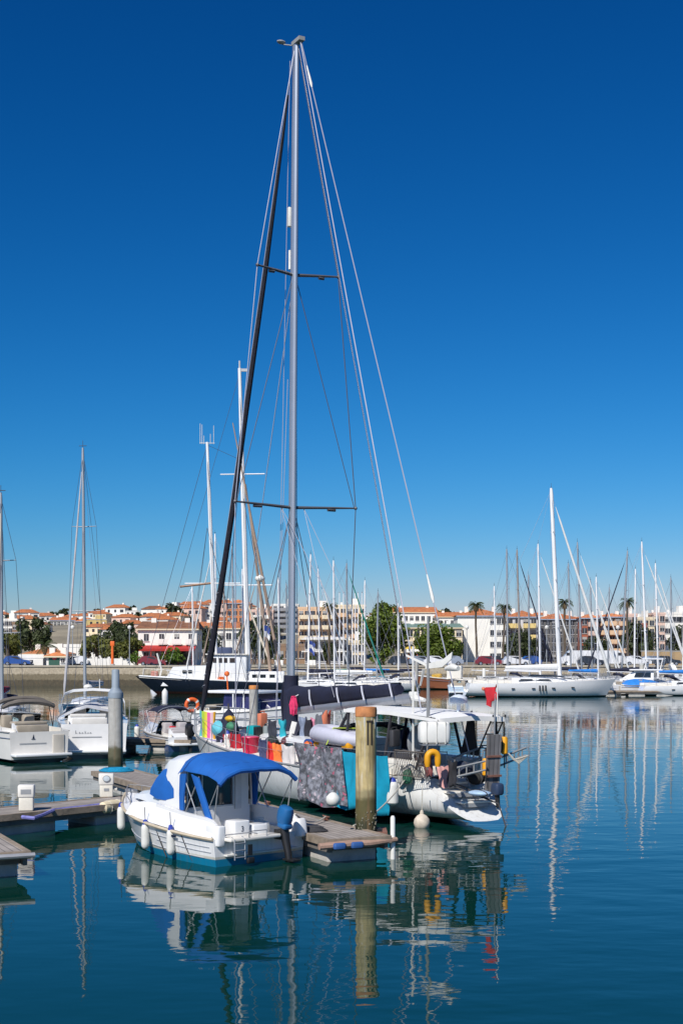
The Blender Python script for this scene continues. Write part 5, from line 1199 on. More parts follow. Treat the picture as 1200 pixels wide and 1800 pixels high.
def flag_on_staff(px, py0, py1, d, cols, label, w_=1.0):
    p = atd(px, py0, d); h = (py0 - py1) * d / F; e = empty('signal_flag', p, .3, label, 'flag')
    MB().tube([(0, 0, 0), (0, 0, h)], .03, 5).build('staff', PLASW, e)
    n = len(cols)
    for k, c in enumerate(cols):
        z1 = h - .05 - 1.2 * k / n; z0 = z1 - 1.2 / n
        MB().sheet([[(0, 0, z1), (w_ * .5, .12, z1 - .12), (w_ * .7, -.05, z1 - .45)], [(0, 0, z0), (w_ * .4, .10, z0 - .15), (w_ * .55, -.05, z0 - .5)]], .02).build('cloth', c, e)
FB = mat('flag_blue', (.04, .08, .32), .8); FW = mat('flag_white', (.7, .7, .7), .8)
flag_on_staff(464, 1165, 1098, 146, [FB, FW], 'blue and white flag on a staff left of the silver mast')
flag_on_staff(543, 1170, 1125, 149, [FB, FW, FB], 'blue and white flag hanging right of the silver mast')

# ------------------------------------------------------------------ motor boats
def motor_boat(px, wy, L, B, hd, label, zs=(.75, 1.1), hullm=None, group=None, name='motorboat', glass=True, canopy=None, canopy_z=2.3, canopy_x=(.12, .45), arch=None, arch_x=.30, outboard=False, cushions=BEIGE, house=None, tarp=None, transom_door=True, rail=True, gel=GEL, well=True):
    """px, wy: where the middle of the transom meets the water"""
    o = at(px, wy); hv = Vector((cos(R(hd)), sin(R(hd)), 0)); e = empty(name, o, R(hd), label, 'motorboat', group)
    mb, sh = hull(L, B, zs[0], zs[1], .35, .90, .40, 2.4, .12, vee=True, sag=.04, ns=18)
    mb.build('hull', hullm or hmat('cream_motor_hull', (.76, .73, .67), (.02, .025, .03), .14), e)
    xw = L * .46; yin = lambda x: B * .36 * (1 - sstep(xw * .8, xw * 1.05, x) * .55)
    deck_mb(sh, .02, xw, n=8, yin=lambda x: min(yin(x), sh(x).y - .1)).build('side_deck', gel, e)
    deck_mb(sh, xw, L * .985, .16, 14).build('foredeck', gel, e)
    rubrail(sh, 0, L * .985, .03, 18, .01).build('rub_rail', mat('grey_rub_rail', (.35, .34, .32), .6), e)
    MB().box((xw * .5, 0, .30), (xw, B * .72, .04)).build('cockpit_sole', DECKM, e)
    mb = MB()
    for sg in (1, -1): mb.sheet([[(x, sg * min(yin(x), sh(x).y - .1), .3) for x in (.1, xw * .5, xw)], [(x, sg * min(yin(x), sh(x).y - .1), sh(x).z + .12) for x in (.1, xw * .5, xw)]], .06 * sg)
    mb.build('cockpit_lining', GEL2, e)
    # aft: bathing platform, transom moulding with its step door, bench
    MB().rbox((-.22, 0, .32), (.62, B * .86, .10), .04).build('bathing_platform', gel, e)
    MB().loft([[(.02 + .34 * f + dx, B * .10 + sg * B * (.28 - .03 * f), lerp(.35, zs[0] + .34, f)) for dx, sg in ((0, 1), (0, -1), (.34 - .2 * f, -1), (.34 - .2 * f, 1))] for f in (0, .35, .8, 1)], True).build('transom_moulding', gel, e)
    MB().rbox((.62, B * .08, zs[0] + .33), (.62, B * .50, .12), .05).build('sun_pad', cushions, e)
    mbs_ = MB()
    for sg in (1, -1): mbs_.tube([(x, sg * (sh(x).y * .985 + .006), sh(x).z * .80) for x in [L * q / 10 for q in range(9)]], .022, 4)
    mbs_.build('side_stripe', mat('stripe_grey_blue', (.16, .19, .26), .5), e)
    if transom_door: MB().rbox((.015, -B * .29, zs[0] * .42 + .15), (.10, B * .18, zs[0] * .7), .03).build('transom_door', mat('painted_recess_shade', (.50, .46, .39), .5), e); MB().box((.0, B * .10, zs[0] * .62), (.03, B * .40, .04)).build('trim_strip', GREY, e)  # door box coloured darker to stand in for the shade of a recess
    MB().rbox((.52, B * .06, zs[0] * .9), (.45, B * .50, .28), .10).rbox((.36, B * .06, zs[0] * .9 + .2), (.20, B * .50, .36), .08).build('stern_seat', cushions, e)
    for sg in (1, -1): MB().rbox((xw * .72, sg * B * .17, zs[0] + .2), (.45, .45, .75), .1).build('helm_seat', cushions, e)
    if glass:
        g = []
        for f, zz in ((0, .02), (.5, .30), (1, .52)):
            row = []
            for k in range(13):
                u = 2 * k / 12 - 1; x = xw * 1.02 + L * .13 * (1 - u * u) - f * .35 - (L * .10 * max(0, abs(u) - .6) / .4); row.append((x, u * B * .40 * (1 - .08 * f), sh(xw).z + zz))
            g.append(row)
        sc = MB().sheet(g, .01).build('windscreen', SCREEN, e, angle=80)
        MB().tube(g[-1], .02, 5).tube(g[0], .02, 5).build('screen_frame', STEEL, sc)
        MB().tube([g[0][6], g[2][6]], .015, 5).build('mullion', STEEL, sc)
    if canopy:
        cm, styl = canopy; xa, xb = canopy_x[0] * L, canopy_x[1] * L; hw = B * .40
        def bow_(x, z): return [(x, u * hw, z - .22 * abs(u) ** 3) for u in (-1, -.75, -.4, 0, .4, .75, 1)]
        if styl == 'bimini':
            MB().sheet([bow_(xa, canopy_z - .08), bow_(lerp(xa, xb, .3), canopy_z), bow_(lerp(xa, xb, .7), canopy_z), bow_(xb, canopy_z - .1)], .03).build('bimini', cm, e, angle=80)
        else:
            for x, z, r in ((xa, canopy_z - .12, .11), (xb, canopy_z, .09)): MB().tube([(a + .03 * sin(b * 9), b, c) for a, b, c in bow_(x, z)], [r * .7, r, r * 1.1, r, r * 1.05, r, r * .7], 8).build('folded_bimini', cm, e)
        mb = MB()
        for sg in (1, -1):
            for x in (xa, xb): mb.tube([(lerp(xa, xb, .5), sg * B * .42, zs[0] + .1), (x, sg * hw, canopy_z - .24)], .018, 5)
        mb.tube(bow_(xa, canopy_z - .02), .018, 5); mb.build('bimini_frame', STEEL if styl == 'bimini' else BLACK, e)
    if arch:
        xa = arch_x * L; zt = arch; hw = B * .46; mb = MB()
        prof = [(-hw, zs[0] + .05, -.5), (-hw * .98, lerp(zs[0], zt, .6), -.25), (-hw * .86, zt - .14, 0), (-hw * .6, zt, .05), (0, zt + .05, .1), (hw * .6, zt, .05), (hw * .86, zt - .14, 0), (hw * .98, lerp(zs[0], zt, .6), -.25), (hw, zs[0] + .05, -.5)]
        rings = [[(xa + dx + s_[0], y, z + s_[1]) for s_ in ((-.26, -.05), (.26, -.05), (.26, .06), (-.26, .06))] for y, z, dx in prof]
        mb.loft(rings, True); mb.build('targa_arch', gel, e, angle=50)
        MB().tube([(xa + .1, -.3, zt), (xa + .1, -.3, zt + .5)], .02, 5).blob((xa, .2, zt + .16), (.2, .2, .12), 10, 6).build('antenna', PLASW, e)
    if house: house(e, sh, L, B, zs)
    if tarp:
        tm, xa, xb, tz_ = tarp; g = []
        for k in range(9):
            f = k / 8; x = lerp(xa, xb, f) * L; hh = tz_ * (sin(pi * (.12 + .8 * f)) ** .6); y = sh(max(0, min(L * .97, x))).y * 1.0
            g.append([(x, u * y, sh(max(0, x)).z - .10 + (hh) * (1 - abs(u) ** 2.2) + .02 * sin(k * 3 + u * 5)) for u in (-1, -.8, -.45, 0, .45, .8, 1)])
        MB().sheet(g, .03).build('tarpaulin', tm, e, angle=80)
    if outboard:
        MB().rbox((-.28, 0, zs[0] + .32), (.5, .36, .52), .12, ry=R(-8)).build('outboard_cowl', BLACK, e); MB().tube([(-.25, 0, zs[0] + .1), (-.34, 0, .4), (-.40, 0, -.3)], [.12, .10, .07], 9).build('outboard_leg', BLACK, e)
    if rail:
        mb = MB()
        for sg in (1, -1):
            xs = [lerp(L * .5, L * .96, i / 6) for i in range(7)]
            mb.tube([(x, sg * max(sh(x).y - .08, .02), sh(x).z + .42 * min(1, (x - L * .49) * 3)) for x in xs], .016, 5)
            for x in xs[1::2]: mb.tube([(x, sg * max(sh(x).y - .08, .02), sh(x).z), (x, sg * max(sh(x).y - .08, .02), sh(x).z + .42)], .012, 4)
        mb.build('bow_rail', STEEL, e)
    return e, sh
def head(x, y): return math.degrees(atan2(y, x))
m1, _ = motor_boat(70, 1340, 7.6, 2.75, head(-.55, .83), 'cream sport boat with a folded brown grey bimini at the left edge', (1.22, 1.6), canopy=(BROWNC, 'folded'), canopy_z=2.5, canopy_x=(.16, .24), arch=None)
mb = MB()     # small emblem and line of script on its transom
e_ = m1
mb.ext([(-.005, .30, .95), (-.005, .22, .95), (-.005, .25, 1.12)], (-.012, 0, 0)).box((-.012, .26, .93), (.012, .16, .02)); mb.build('sail_emblem', NAVYP, e_)
m2, _ = motor_boat(166, 1333, 8.2, 3.0, head(-.20, .98), 'white sport boat with a curved white targa arch partly behind the thick grey pile', (1.42, 1.8), hmat('white_motor_hull', (.78, .77, .75), (.05, .06, .07), .16), canopy=None, arch=2.72, arch_x=.36, cushions=mat('pale_cushion', (.62, .60, .56), .8))
MB().sheet([[(2.0, u * 1.2, 1.75 + .3 * (1 - abs(u)) + .06 * sin(u * 11)) for u in (-1, -.6, -.2, .2, .6, 1)], [(3.4, u * 1.25, 1.85 + .3 * (1 - abs(u)) + .06 * sin(u * 9 + 1)) for u in (-1, -.6, -.2, .2, .6, 1)], [(4.6, u * 1.1, 1.9 + .3 * (1 - abs(u)) + .06 * sin(u * 7 + 2)) for u in (-1, -.6, -.2, .2, .6, 1)]], .03).build('cockpit_cover', mat('pale_grey_cover', (.46, .47, .49), .8, var=.2, bump=.3, bscale=4), m2, angle=80)
mb = MB(); y = .75
for k, (w_, h_) in enumerate(((.10, .14), (.06, .08), (.07, .06), (.06, .11), (.05, .05), (.07, .06))):
    mb.box((-.005, y, 1.02 + h_ / 2), (.014, .018, h_)); mb.box((-.005, y - .03, 1.02 + .03), (.014, .06, .016), rx=.5); y -= w_ + .05
mb.build('script_name', mat('script_grey', (.10, .11, .13), .5), m2)
m3, _ = motor_boat(330, 1320, 5.2, 2.05, head(-.45, .89), 'small white open boat with navy bimini and black outboard on its stern', (.62, .95), hmat('white_blue_hull', (.78, .78, .77), (.03, .06, .16), .30), canopy=(NAVY, 'bimini'), canopy_z=1.95, canopy_x=(.30, .62), outboard=True, cushions=mat('red_cushion_mix', (.45, .42, .42), .8), well=True)
MB().lathe([(.12, 2.0), (.14, 2.3), (.14, 2.55), (.10, 2.62), (.05, 2.68), (.01, 2.72)], (3.0, 0, 0), 12).build('light_dome', PLASW, m3)
MB().rbox((1.4, .2, .95), (.35, .25, .18), .05).build('life_jacket', RED, m3)
def fly(e, sh, L, B, zs):
    def ring(x, y, zb, zt): return [(x, y, zb), (x, y * .95, lerp(zb, zt, .5)), (x, y * .85, zt), (x, -y * .85, zt), (x, -y * .95, lerp(zb, zt, .5)), (x, -y, zb)]
    MB().loft([ring(1.6, B * .40, zs[0], 1.75), ring(3.6, B * .40, zs[0], 1.75), ring(L * .68, B * .30, zs[1] - .1, 1.55), ring(L * .82, B * .16, zs[1] - .1, 1.38)], False, True, True).build('cabin', GEL, e)
    MB().loft([ring(1.7, B * .37, 1.72, 2.42), ring(3.4, B * .37, 1.72, 2.42), ring(4.2, B * .30, 1.70, 1.80)], False, True, True).build('navy_screen', mat('navy_vinyl', (.03, .03, .10), .25, var=.3), e)
    for x, y in ((2.3, .37), (2.9, .37), (3.5, .34)):
        for sg in (1, -1): MB().box((x, sg * B * y, 2.08), (.06, .06, .68)).build('window_post', GEL, e)
    MB().rbox((2.3, 0, 2.50), (2.9, B * .80, .14), .06).build('hard_top', GEL, e)
    MB().tube([(1.3, 0, 2.55), (1.25, 0, 3.3)], .03, 5).blob((1.25, 0, 3.35), .13, 8, 6).build('orange_marker', ORANGE, e)
m4, _ = motor_boat(362, 1304, 6.8, 2.7, head(.70, -.40), 'white hard top cruiser with navy windows in front of the navy hulled ship', (1.45, 1.95), hmat('white_motor_hull2', (.77, .77, .77), (.06, .07, .08), .14), glass=False, house=fly, rail=True)
e = empty('lifebuoy', at(345, 1300) + Vector((-.15, -.5, 1.75)), .3, 'orange ring lifebuoy hung at the stern of the hard top cruiser', 'lifebuoy')
MB().tube([(.30 * cos(q * pi / 10), 0, .30 * sin(q * pi / 10)) for q in range(21)], .10, 10).build('ring', mat('lifebuoy_orange', (.72, .12, .02), .5), e)
for q in range(4): MB().tube([(.30 * cos(a), 0, .30 * sin(a)) for a in (q * pi / 2 + .5, q * pi / 2 + .65, q * pi / 2 + .8)], .105, 10).build('band', PLASW, e)
fender(at(241, 1312) + Vector((0, 0, .25)), 'white fender beside the bow of the small open boat with navy bimini', L=.7, r=.13, top=.3)
# motor boats on the right
motor_boat(1083, 1221, 7.5, 2.6, head(.97, .25), 'white motorboat under a royal blue tarpaulin beside the weedy grey pile', (1.0, 1.3), hmat('white_motor_hull3', (.77, .76, .74), (.03, .03, .03), .12), glass=False, tarp=(BBLUE, .05, .62, .75), rail=False)
def sport_fly(e, sh, L, B, zs):
    def ring(x, y, zb, zt): return [(x, y, zb), (x, y * .95, lerp(zb, zt, .6)), (x, y * .8, zt), (x, -y * .8, zt), (x, -y * .95, lerp(zb, zt, .6)), (x, -y, zb)]
    MB().loft([ring(2.2, B * .38, zs[0], 2.5), ring(4.2, B * .36, zs[0], 2.5), ring(5.6, B * .28, zs[1], 1.7)], False, True, True).build('cabin', GEL, e)
    MB().rbox((3.0, 0, 2.58), (3.6, B * .84, .14), .06).build('flybridge_deck', GEL, e)
    for sg in (1, -1): MB().ext([(2.5, sg * B * .375, 1.8), (4.3, sg * B * .355, 1.8), (4.1, sg * B * .33, 2.3), (2.5, sg * B * .35, 2.3)], (0, sg * .05, 0)).build('cabin_window', GLASS, e)
    MB().sheet([[(1.2, y * B * .36, 3.9 - .1 * y * y) for y in (-1, -.5, 0, .5, 1)], [(3.4, y * B * .36, 3.95 - .1 * y * y) for y in (-1, -.5, 0, .5, 1)]], .08).build('flybridge_top', GEL, e)
    for sg in (1, -1):
        for x in (1.5, 3.2): MB().tube([(x, sg * B * .34, 2.6), (x - .3, sg * B * .34, 3.88)], .06, 6).build('top_post', GEL, e)
motor_boat(1186, 1219, 9.0, 3.2, head(-.94, .34), 'white flybridge motorboat with a hard top near the right edge', (1.05, 1.5), hmat('white_motor_hull3', (.77, .76, .74)), glass=False, house=sport_fly)
def ribs(e, sh, L, B, zs):
    MB().rbox((2.6, 0, 1.5), (1.2, .9, 1.3), .1).build('console', GEL, e)
motor_boat(1092, 1196, 9.5, 3.0, head(.8, -.1), 'white cruiser with slanting arch behind the blue tarpaulin boat', (1.4, 1.9), hmat('white_motor_hull3', (.77, .76, .74)), arch=3.6, arch_x=.40, glass=True)
motor_boat(806, 1222, 7.0, 2.5, head(.1, .99), 'small pale blue dinghy cruiser seen beyond the yacht flag', (.9, 1.2), hmat('pale_blue_motor', (.42, .52, .62)), glass=True)
motor_boat(842, 1212, 8.0, 2.8, head(-.96, .2), 'wooden fishing boat with a dark red hull left of the largest white yacht', (1.1, 1.7), hmat('wooden_red_hull', (.28, .10, .05), (.02, .02, .02), .15), glass=False, house=lambda e, sh, L, B, zs: (MB().rbox((3.0, 0, 2.1), (1.8, 1.6, 1.6), .1).build('wheelhouse', GEL2, e), MB().rbox((5.2, 0, 1.6), (1.2, 1.2, .6), .2).build('net_heap', mat('yellow_net', (.55, .33, .04), .9, var=.4), e)), rail=True, gel=GEL2)
motor_boat(655, 1206, 7.0, 2.5, head(-.98, .1), 'white motorboat with a pale tarpaulin behind the end of the navy boom', (.95, 1.3), hmat('white_motor_hull3', (.77, .76, .74)), glass=False, tarp=(SAILC, .05, .55, .6), rail=False)
motor_boat(520, 1208, 7.2, 2.6, head(.9, .2), 'white motorboat with a navy tarpaulin right of the silver mast', (.95, 1.3), hmat('white_motor_hull3', (.77, .76, .74)), glass=False, tarp=(NAVY, .05, .55, .7), rail=False)
for px, wy, L, hd, lb, kw in ((1150, 1206, 7.5, 12, 'white cruiser with a cream tarpaulin between the weedy grey pile and the flybridge motorboat', dict(tarp=(SAILC, .05, .5, .6), rail=False)), (1030, 1204, 8, 170, 'white cruiser with a white arch behind the bow of the largest yacht', dict(arch=3.0, glass=True)), (880, 1204, 7, 10, 'white launch with a navy tarpaulin behind the stern of the largest white yacht', dict(tarp=(NAVY, .05, .55, .7), rail=False)), (925, 1202, 7.5, 188, 'white launch with a folded bimini behind the cockpit of the largest white yacht', dict(canopy=(BROWNC, 'bimini'), canopy_z=2.6)), (690, 1207, 6, 170, 'white launch with turquoise tarpaulin beyond the boom end', dict(tarp=(TEAL, .05, .55, .5), rail=False)), (600, 1206, 7, 10, 'white launch with navy bimini behind the middle of the navy boom cover', dict(canopy=(NAVY, 'bimini'), canopy_z=2.5)), (1215, 1212, 8, 176, 'white cruiser cut by the right edge of the picture', dict(arch=3.0))):
    motor_boat(px, wy, L, 2.6, hd, lb, (1.0, 1.4), hmat('white_motor_hull3', (.77, .76, .74)), **{**dict(glass=False), **kw})
pontoon('far_pontoon', 'long dark pontoon among the boats at the far right', Vector((26.5, 141.5, 0)), Vector((1, .0, 0)), 40, 2.0)

# ------------------------------------------------------------------ the town
def stucco(name, c, var=.08): return mat('stucco_' + name, c, .9, var=var, scale=.35, bump=.15, bscale=3)
WALLS = {'white': stucco('white', (.82, .79, .72)), 'cream': stucco('cream', (.74, .62, .43)), 'peach': stucco('peach', (.70, .47, .29)), 'pink': stucco('pink', (.70, .50, .41)),
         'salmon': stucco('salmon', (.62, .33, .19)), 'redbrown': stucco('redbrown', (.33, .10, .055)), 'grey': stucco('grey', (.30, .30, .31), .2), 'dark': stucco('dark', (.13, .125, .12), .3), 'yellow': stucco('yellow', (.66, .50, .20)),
         'brown': stucco('brown', (.26, .17, .11)), 'lav': stucco('lav', (.54, .53, .54)), 'orange': stucco('orange', (.55, .22, .09))}
TILE = tile_mat('orange_roof_tiles', (.58, .20, .07), 12); TILEB = tile_mat('brown_roof_tiles', (.27, .12, .06), 12); SLAB = mat('roof_slab', (.50, .48, .44), .9, var=.2, scale=.4)
GREENR = mat('green_metal_roof', (.18, .27, .22), .6, var=.1); BLUER = mat('blue_grey_eave', (.30, .38, .50), .7)
WFR = mat('window_frame_white', (.68, .68, .66), .5); WGL = mat('far_window_glass', (.035, .04, .05), .12, var=.4, scale=.6); SHUT = mat('shutter_grey', (.34, .33, .31), .8)
def building(px0, px1, ytop, d, label, wall, floors, cols, deep=9., roof='flat', roofm=TILE, ridge=None, name='apartment_building', balcony=None, awning=None, win=(1.1, 1.4), rz=0., skip=(), cat='building', base=None, side=True, colx=None, pent=True):
    xc = ((px0 + px1) / 2 - HX) * d / F; W = (px1 - px0) * d / F; zb = hz(xc, d) if base is None else base
    H = EYE + (HY - ytop) * d / F - zb
    e = empty(name, (xc, d, zb), rz, label, cat)
    MB().box((0, deep / 2, H / 2 - .5), (W, deep, H + 1)).build('wall', wall, e)
    if roof == 'flat':
        mb = MB(); t = .35
        for x, y, sx, sy in ((0, .1, W + .3, .3), (0, deep - .1, W + .3, .3), (-W / 2 + .0, deep / 2, .3, deep - .5), (W / 2, deep / 2, .3, deep - .5)): mb.box((x, y, H + .2), (sx, sy, .55))
        mb.box((0, deep / 2, H + .02), (W - .4, deep - .4, .06)); mb.build('roof_parapet', wall, e)
        if pent:
            b_ = MB().box((W * .18, deep * .55, H + 1.1), (W * .22, deep * .35, 2.1)).build('stair_tower', WALLS['white'], e)
            MB().box((-W * .25, deep * .5, H + .6), (.5, .6, 1.2)).build('chimney', WALLS['white'], e)
    else:
        rh = (ridge and (ytop - ridge) * d / F) or 1.8; o = .45; ins = min(W, deep) / 2 * (1 if roof == 'hip' else .02)
        if W >= deep: r0, r1 = Vector((-W / 2 + ins, deep / 2, H + rh)), Vector((W / 2 - ins, deep / 2, H + rh))
        else: r0, r1 = Vector((0, ins, H + rh)), Vector((0, deep - ins, H + rh))
        b = [(-W / 2 - o, -o, H), (W / 2 + o, -o, H), (W / 2 + o, deep + o, H), (-W / 2 - o, deep + o, H)]
        mb = MB()
        f = [(0, 1, 5, 4), (1, 2, 5), (2, 3, 4, 5), (3, 0, 4)] if W >= deep else [(0, 1, 4), (1, 2, 5, 4), (2, 3, 5), (3, 0, 4, 5)]
        mb.add(b + [tuple(r0), tuple(r1)], f + [(3, 2, 1, 0)]); rf = mb.build('roof', roofm, e)
        MB().box((0, -.2, H - .12), (W + .7, .5, .2)).build('eave', BLUER if roofm is TILE and floors > 2 else WALLS['cream'], e)
        for cx in (-.28, .3): MB().box((W * cx, deep * .45, H + rh * .75), (.8, .7, 1.6)).build('chimney', WALLS['white'], rf)
    fh = H / floors
    mbs = []
    for r in range(floors):
        for c in range(cols):
            if (r, c) in skip: continue
            x = (colx[c] if colx else (c + .5) / cols - .5) * W; z = fh * r + fh * .52
            w_, h_ = win; h_ = min(h_, fh * .62)
            mb = MB(); mb.box((x, -.02, z), (w_, .06, h_)); mb.box((x, -.045, z), (.05, .05, h_ - .1), mi=1); mb.box((x, -.06, z - h_ / 2 - .04), (w_ + .2, .2, .08), mi=1)
            if (r * 7 + c * 3 + int(px0)) % 4 == 0: mb.box((x, -.06, z + h_ * .27), (w_ * .96, .05, h_ * .46), mi=2)
            mb.build('window', [WGL, WFR, SHUT], e, angle=10)
    if side:
        for sx in (-1, 1):
            if sx * xc > 0: continue
            for r in range(floors):
                for y in (deep * .3, deep * .7):
                    MB().box((sx * (W / 2 + .0), y, fh * r + fh * .52), (.06, win[0], min(win[1], fh * .6))).build('window', WGL, e)
    if balcony:
        bm, bcols = balcony
        for r in range(1, floors):
            for (a, b_) in bcols:
                x0, x1 = (a - .5) * W, (b_ - .5) * W; z = fh * r + .05
                bl = MB().box(((x0 + x1) / 2, -.75, z), (x1 - x0, 1.4, .16)).box(((x0 + x1) / 2, -1.42, z + .5), (x1 - x0, .08, .9)).box((x0 + .04, -.75, z + .5), (.08, 1.3, .9)).box((x1 - .04, -.75, z + .5), (.08, 1.3, .9)).build('balcony', bm, e)
    if awning:
        am, z, xs = awning
        for a, b_ in xs: MB().sheet([[((a - .5) * W, -.05, z), ((b_ - .5) * W, -.05, z)], [((a - .5) * W, -1.5, z - .6), ((b_ - .5) * W, -1.5, z - .6)]], .05).build('awning', am, e)
    return e, W, H, fh
ORA = mat('orange_awning', (.60, .16, .04), .8, var=.2); YEA = mat('yellow_awning', (.62, .42, .05), .8, var=.2)
# right bank
building(804, 888, 1082, 300, 'white apartment block with orange hipped roof and few windows near the two tall palms', WALLS['white'], 4, 4, 11, 'hip', TILE, 1068, colx=(-.42, .22, .36, .46), skip=[(r, 0) for r in (0, 3)], win=(.9, 1.2))
building(889, 944, 1084, 306, 'shade coloured lavender apartment wing with yellow awnings under an orange roof', WALLS['lav'], 4, 4, 10, 'hip', TILE, 1072, balcony=(WALLS['yellow'], [(.05, .45), (.55, .95)]), rz=R(-8))  # shade of the receding side put into the wing's wall colour
building(946, 1021, 1088, 318, 'dark grey netted building with a low orange roof behind the tallest mast', WALLS['dark'], 5, 7, 10, 'hip', TILE, 1076, win=(.9, 1.2))
building(1022, 1050, 1086, 312, 'red brown apartment block with orange roof left of the salmon one', WALLS['redbrown'], 5, 3, 9, 'gable', TILE, 1079, balcony=(WALLS['pink'], [(.35, .95)]))
building(1051, 1099, 1084, 314, 'salmon apartment block with rows of balconies beside the tall palm', WALLS['salmon'], 5, 5, 9, 'gable', TILE, 1078, balcony=(WALLS['peach'], [(.04, .34), (.38, .64), (.70, .97)]))
building(1100, 1119, 1082, 318, 'narrow pinkish beige apartment tower behind the tall palm', WALLS['pink'], 5, 2, 9)
building(1119, 1150, 1088, 332, 'white and red terraced apartment block right of the pinkish tower', WALLS['cream'], 5, 3, 9, balcony=(WALLS['redbrown'], [(.1, .5)]))
building(1148, 1168, 1080, 336, 'pale pink stepped apartment block with small windows', WALLS['pink'], 5, 2, 9)
building(1167, 1222, 1079, 348, 'white apartment block with wide dark windows at the right edge', WALLS['white'], 4, 4, 9, win=(2.2, 1.3))
# middle
building(702, 812, 1103, 292, 'long cream building with a green roof and yellow awnings behind the spreading tree', WALLS['cream'], 3, 9, 10, 'gable', GREENR, 1095, awning=(YEA, 3.4, [(.02, .2), (.24, .42), (.55, .7)]))
building(688, 768, 1076, 430, 'wide pale house with a long orange roof above the green roofed building', WALLS['white'], 2, 8, 10, 'gable', TILE, 1066)
building(768, 822, 1084, 420, 'white house with orange roof left of the white apartment block', WALLS['white'], 2, 5, 9, 'gable', TILE, 1075)
building(524, 586, 1070, 345, 'peach apartment block with balconies behind the single palm', WALLS['peach'], 5, 6, 10, balcony=(WALLS['cream'], [(.04, .30), (.36, .62), (.68, .96)]), awning=(ORA, 3.2, [(.02, .98)]))
building(586, 642, 1066, 352, 'taller cream apartment block touching the big green tree', WALLS['cream'], 5, 5, 10, balcony=(WALLS['peach'], [(.05, .45), (.55, .95)]))
building(478, 524, 1064, 430, 'white apartment block with long dark balconies just left of the silver mast', WALLS['white'], 5, 4, 9, balcony=(WALLS['grey'], [(.04, .96)]))
building(440, 480, 1074, 410, 'white and pink apartment block behind the tan furled headsails', WALLS['pink'], 4, 4, 9, balcony=(WALLS['white'], [(.1, .9)]))
building(398, 440, 1060, 420, 'orange red apartment block rising behind the tallest white ship mast', WALLS['orange'], 5, 4, 9, 'gable', TILE, 1054)
e, W, H, fh = building(536, 604, 1124, 246, 'low modern building with two bands of dark glass behind the single palm', WALLS['lav'], 2, 6, 8, win=(1.02, 1.35), name='harbour_building', side=False, pent=False)
for z in (fh, H): MB().box((0, -.7, z + .05), (W + 1.2, 1.6, .22)).build('canopy_slab', WALLS['white'], e)
building(604, 640, 1130, 250, 'plain low cream annexe right of the low modern building', WALLS['cream'], 2, 3, 8, name='harbour_building', side=False)
building(440, 536, 1136, 252, 'low brownish row of shops left of the low modern building', WALLS['brown'], 1, 8, 8, win=(.9, 1.3), name='shop_row', side=False, pent=False)
building(348, 420, 1104, 300, 'long white house with orange roof to the right of the red awning house', WALLS['white'], 2, 6, 9, 'gable', TILE, 1092)
# left
e, W, H, fh = building(243, 346, 1105, 214, 'two storey white restaurant house with brown tiled roof and long red awning', WALLS['white'], 2, 4, 8, 'gable', TILEB, 1091, name='restaurant_house', colx=(-.36, -.10, .16, .40), win=(.75, 1.1))
MB().sheet([[(-W * .48, -.05, 3.15), (0, -.05, 3.15), (W * .5, -.05, 3.15)], [(-W * .48, -2.8, 2.55), (0, -2.8, 2.55), (W * .5, -2.8, 2.55)]], .06).box((0, -2.82, 2.42), (W * .98, .05, .36)).build('awning', mat('red_awning', (.42, .025, .02), .8, var=.15), e)
for x in (-.46, -.24, .0, .22, .46): MB().box((W * x, -2.72, 1.2), (.16, .16, 2.4)).build('awning_post', mat('red_post', (.33, .03, .02), .7), e)
MB().box((W * .1, -.06, 1.2), (W * .62, .05, 2.1)).build('dark_shopfront', WGL, e)
for x in (-.07, .17, .4): MB().box((W * x, -.55, fh + .42), (1.5, 1.0, .12)).box((W * x, -1.02, fh + .85), (1.5, .06, .8)).build('balcony', WALLS['white'], e)
building(84, 191, 1137, 236, 'long low white shed with a flat roof behind the orange post', WALLS['white'], 1, 8, 8, name='low_shed', cat='shed', win=(.6, .6), pent=False)
building(44, 112, 1149, 216, 'small white house with a low orange roof behind the short palm', WALLS['white'], 1, 3, 8, 'hip', TILE, 1137, name='small_house', cat='house')
building(34, 76, 1156, 206, 'plain white garage wall at the left end of the quay', WALLS['white'], 1, 1, 4, name='garage', cat='garage', pent=False, win=(.6, .5))
e, W, H, fh = building(82, 116, 1153, 203, 'white hut with a green double door and a red round sign', WALLS['white'], 1, 1, 3, 'gable', TILE, 1146, name='harbour_hut', cat='hut', colx=(.35,), win=(.5, .6))
MB().box((-W * .10, -.04, .85), (1.6, .08, 1.7)).build('door', mat('green_door', (.03, .10, .07), .6), e)
MB().lathe([(.02, 0), (.34, 0), (.34, .04), (.02, .045)], (-W * .08, -.09, 1.25), 18, M=Matrix.Rotation(R(90), 3, 'X')).box((-W * .08, -.145, 1.25), (.46, .02, .12), mi=1).build('round_sign', [mat('sign_red', (.55, .03, .04), .5), WFR], e)
building(-12, 30, 1090, 420, 'white apartment block with flat roof at the left edge of the hill', WALLS['white'], 3, 6, 9)
building(22, 40, 1096, 405, 'narrow brown building right of the white block at the left edge', WALLS['brown'], 3, 2, 8)
building(88, 132, 1090, 520, 'white terraced block with orange roof on the left part of the hill', WALLS['white'], 3, 7, 9, 'gable', TILE, 1084)
building(133, 168, 1092, 516, 'second white terraced block stepping right along the hill top', WALLS['white'], 3, 6, 9, 'gable', TILE, 1085)
e, W, H, fh = building(716, 741, 1146, 226, 'small white kiosk with orange posts in front of the spreading tree', WALLS['white'], 1, 2, 3, name='kiosk', cat='kiosk', pent=False, base=QZ)
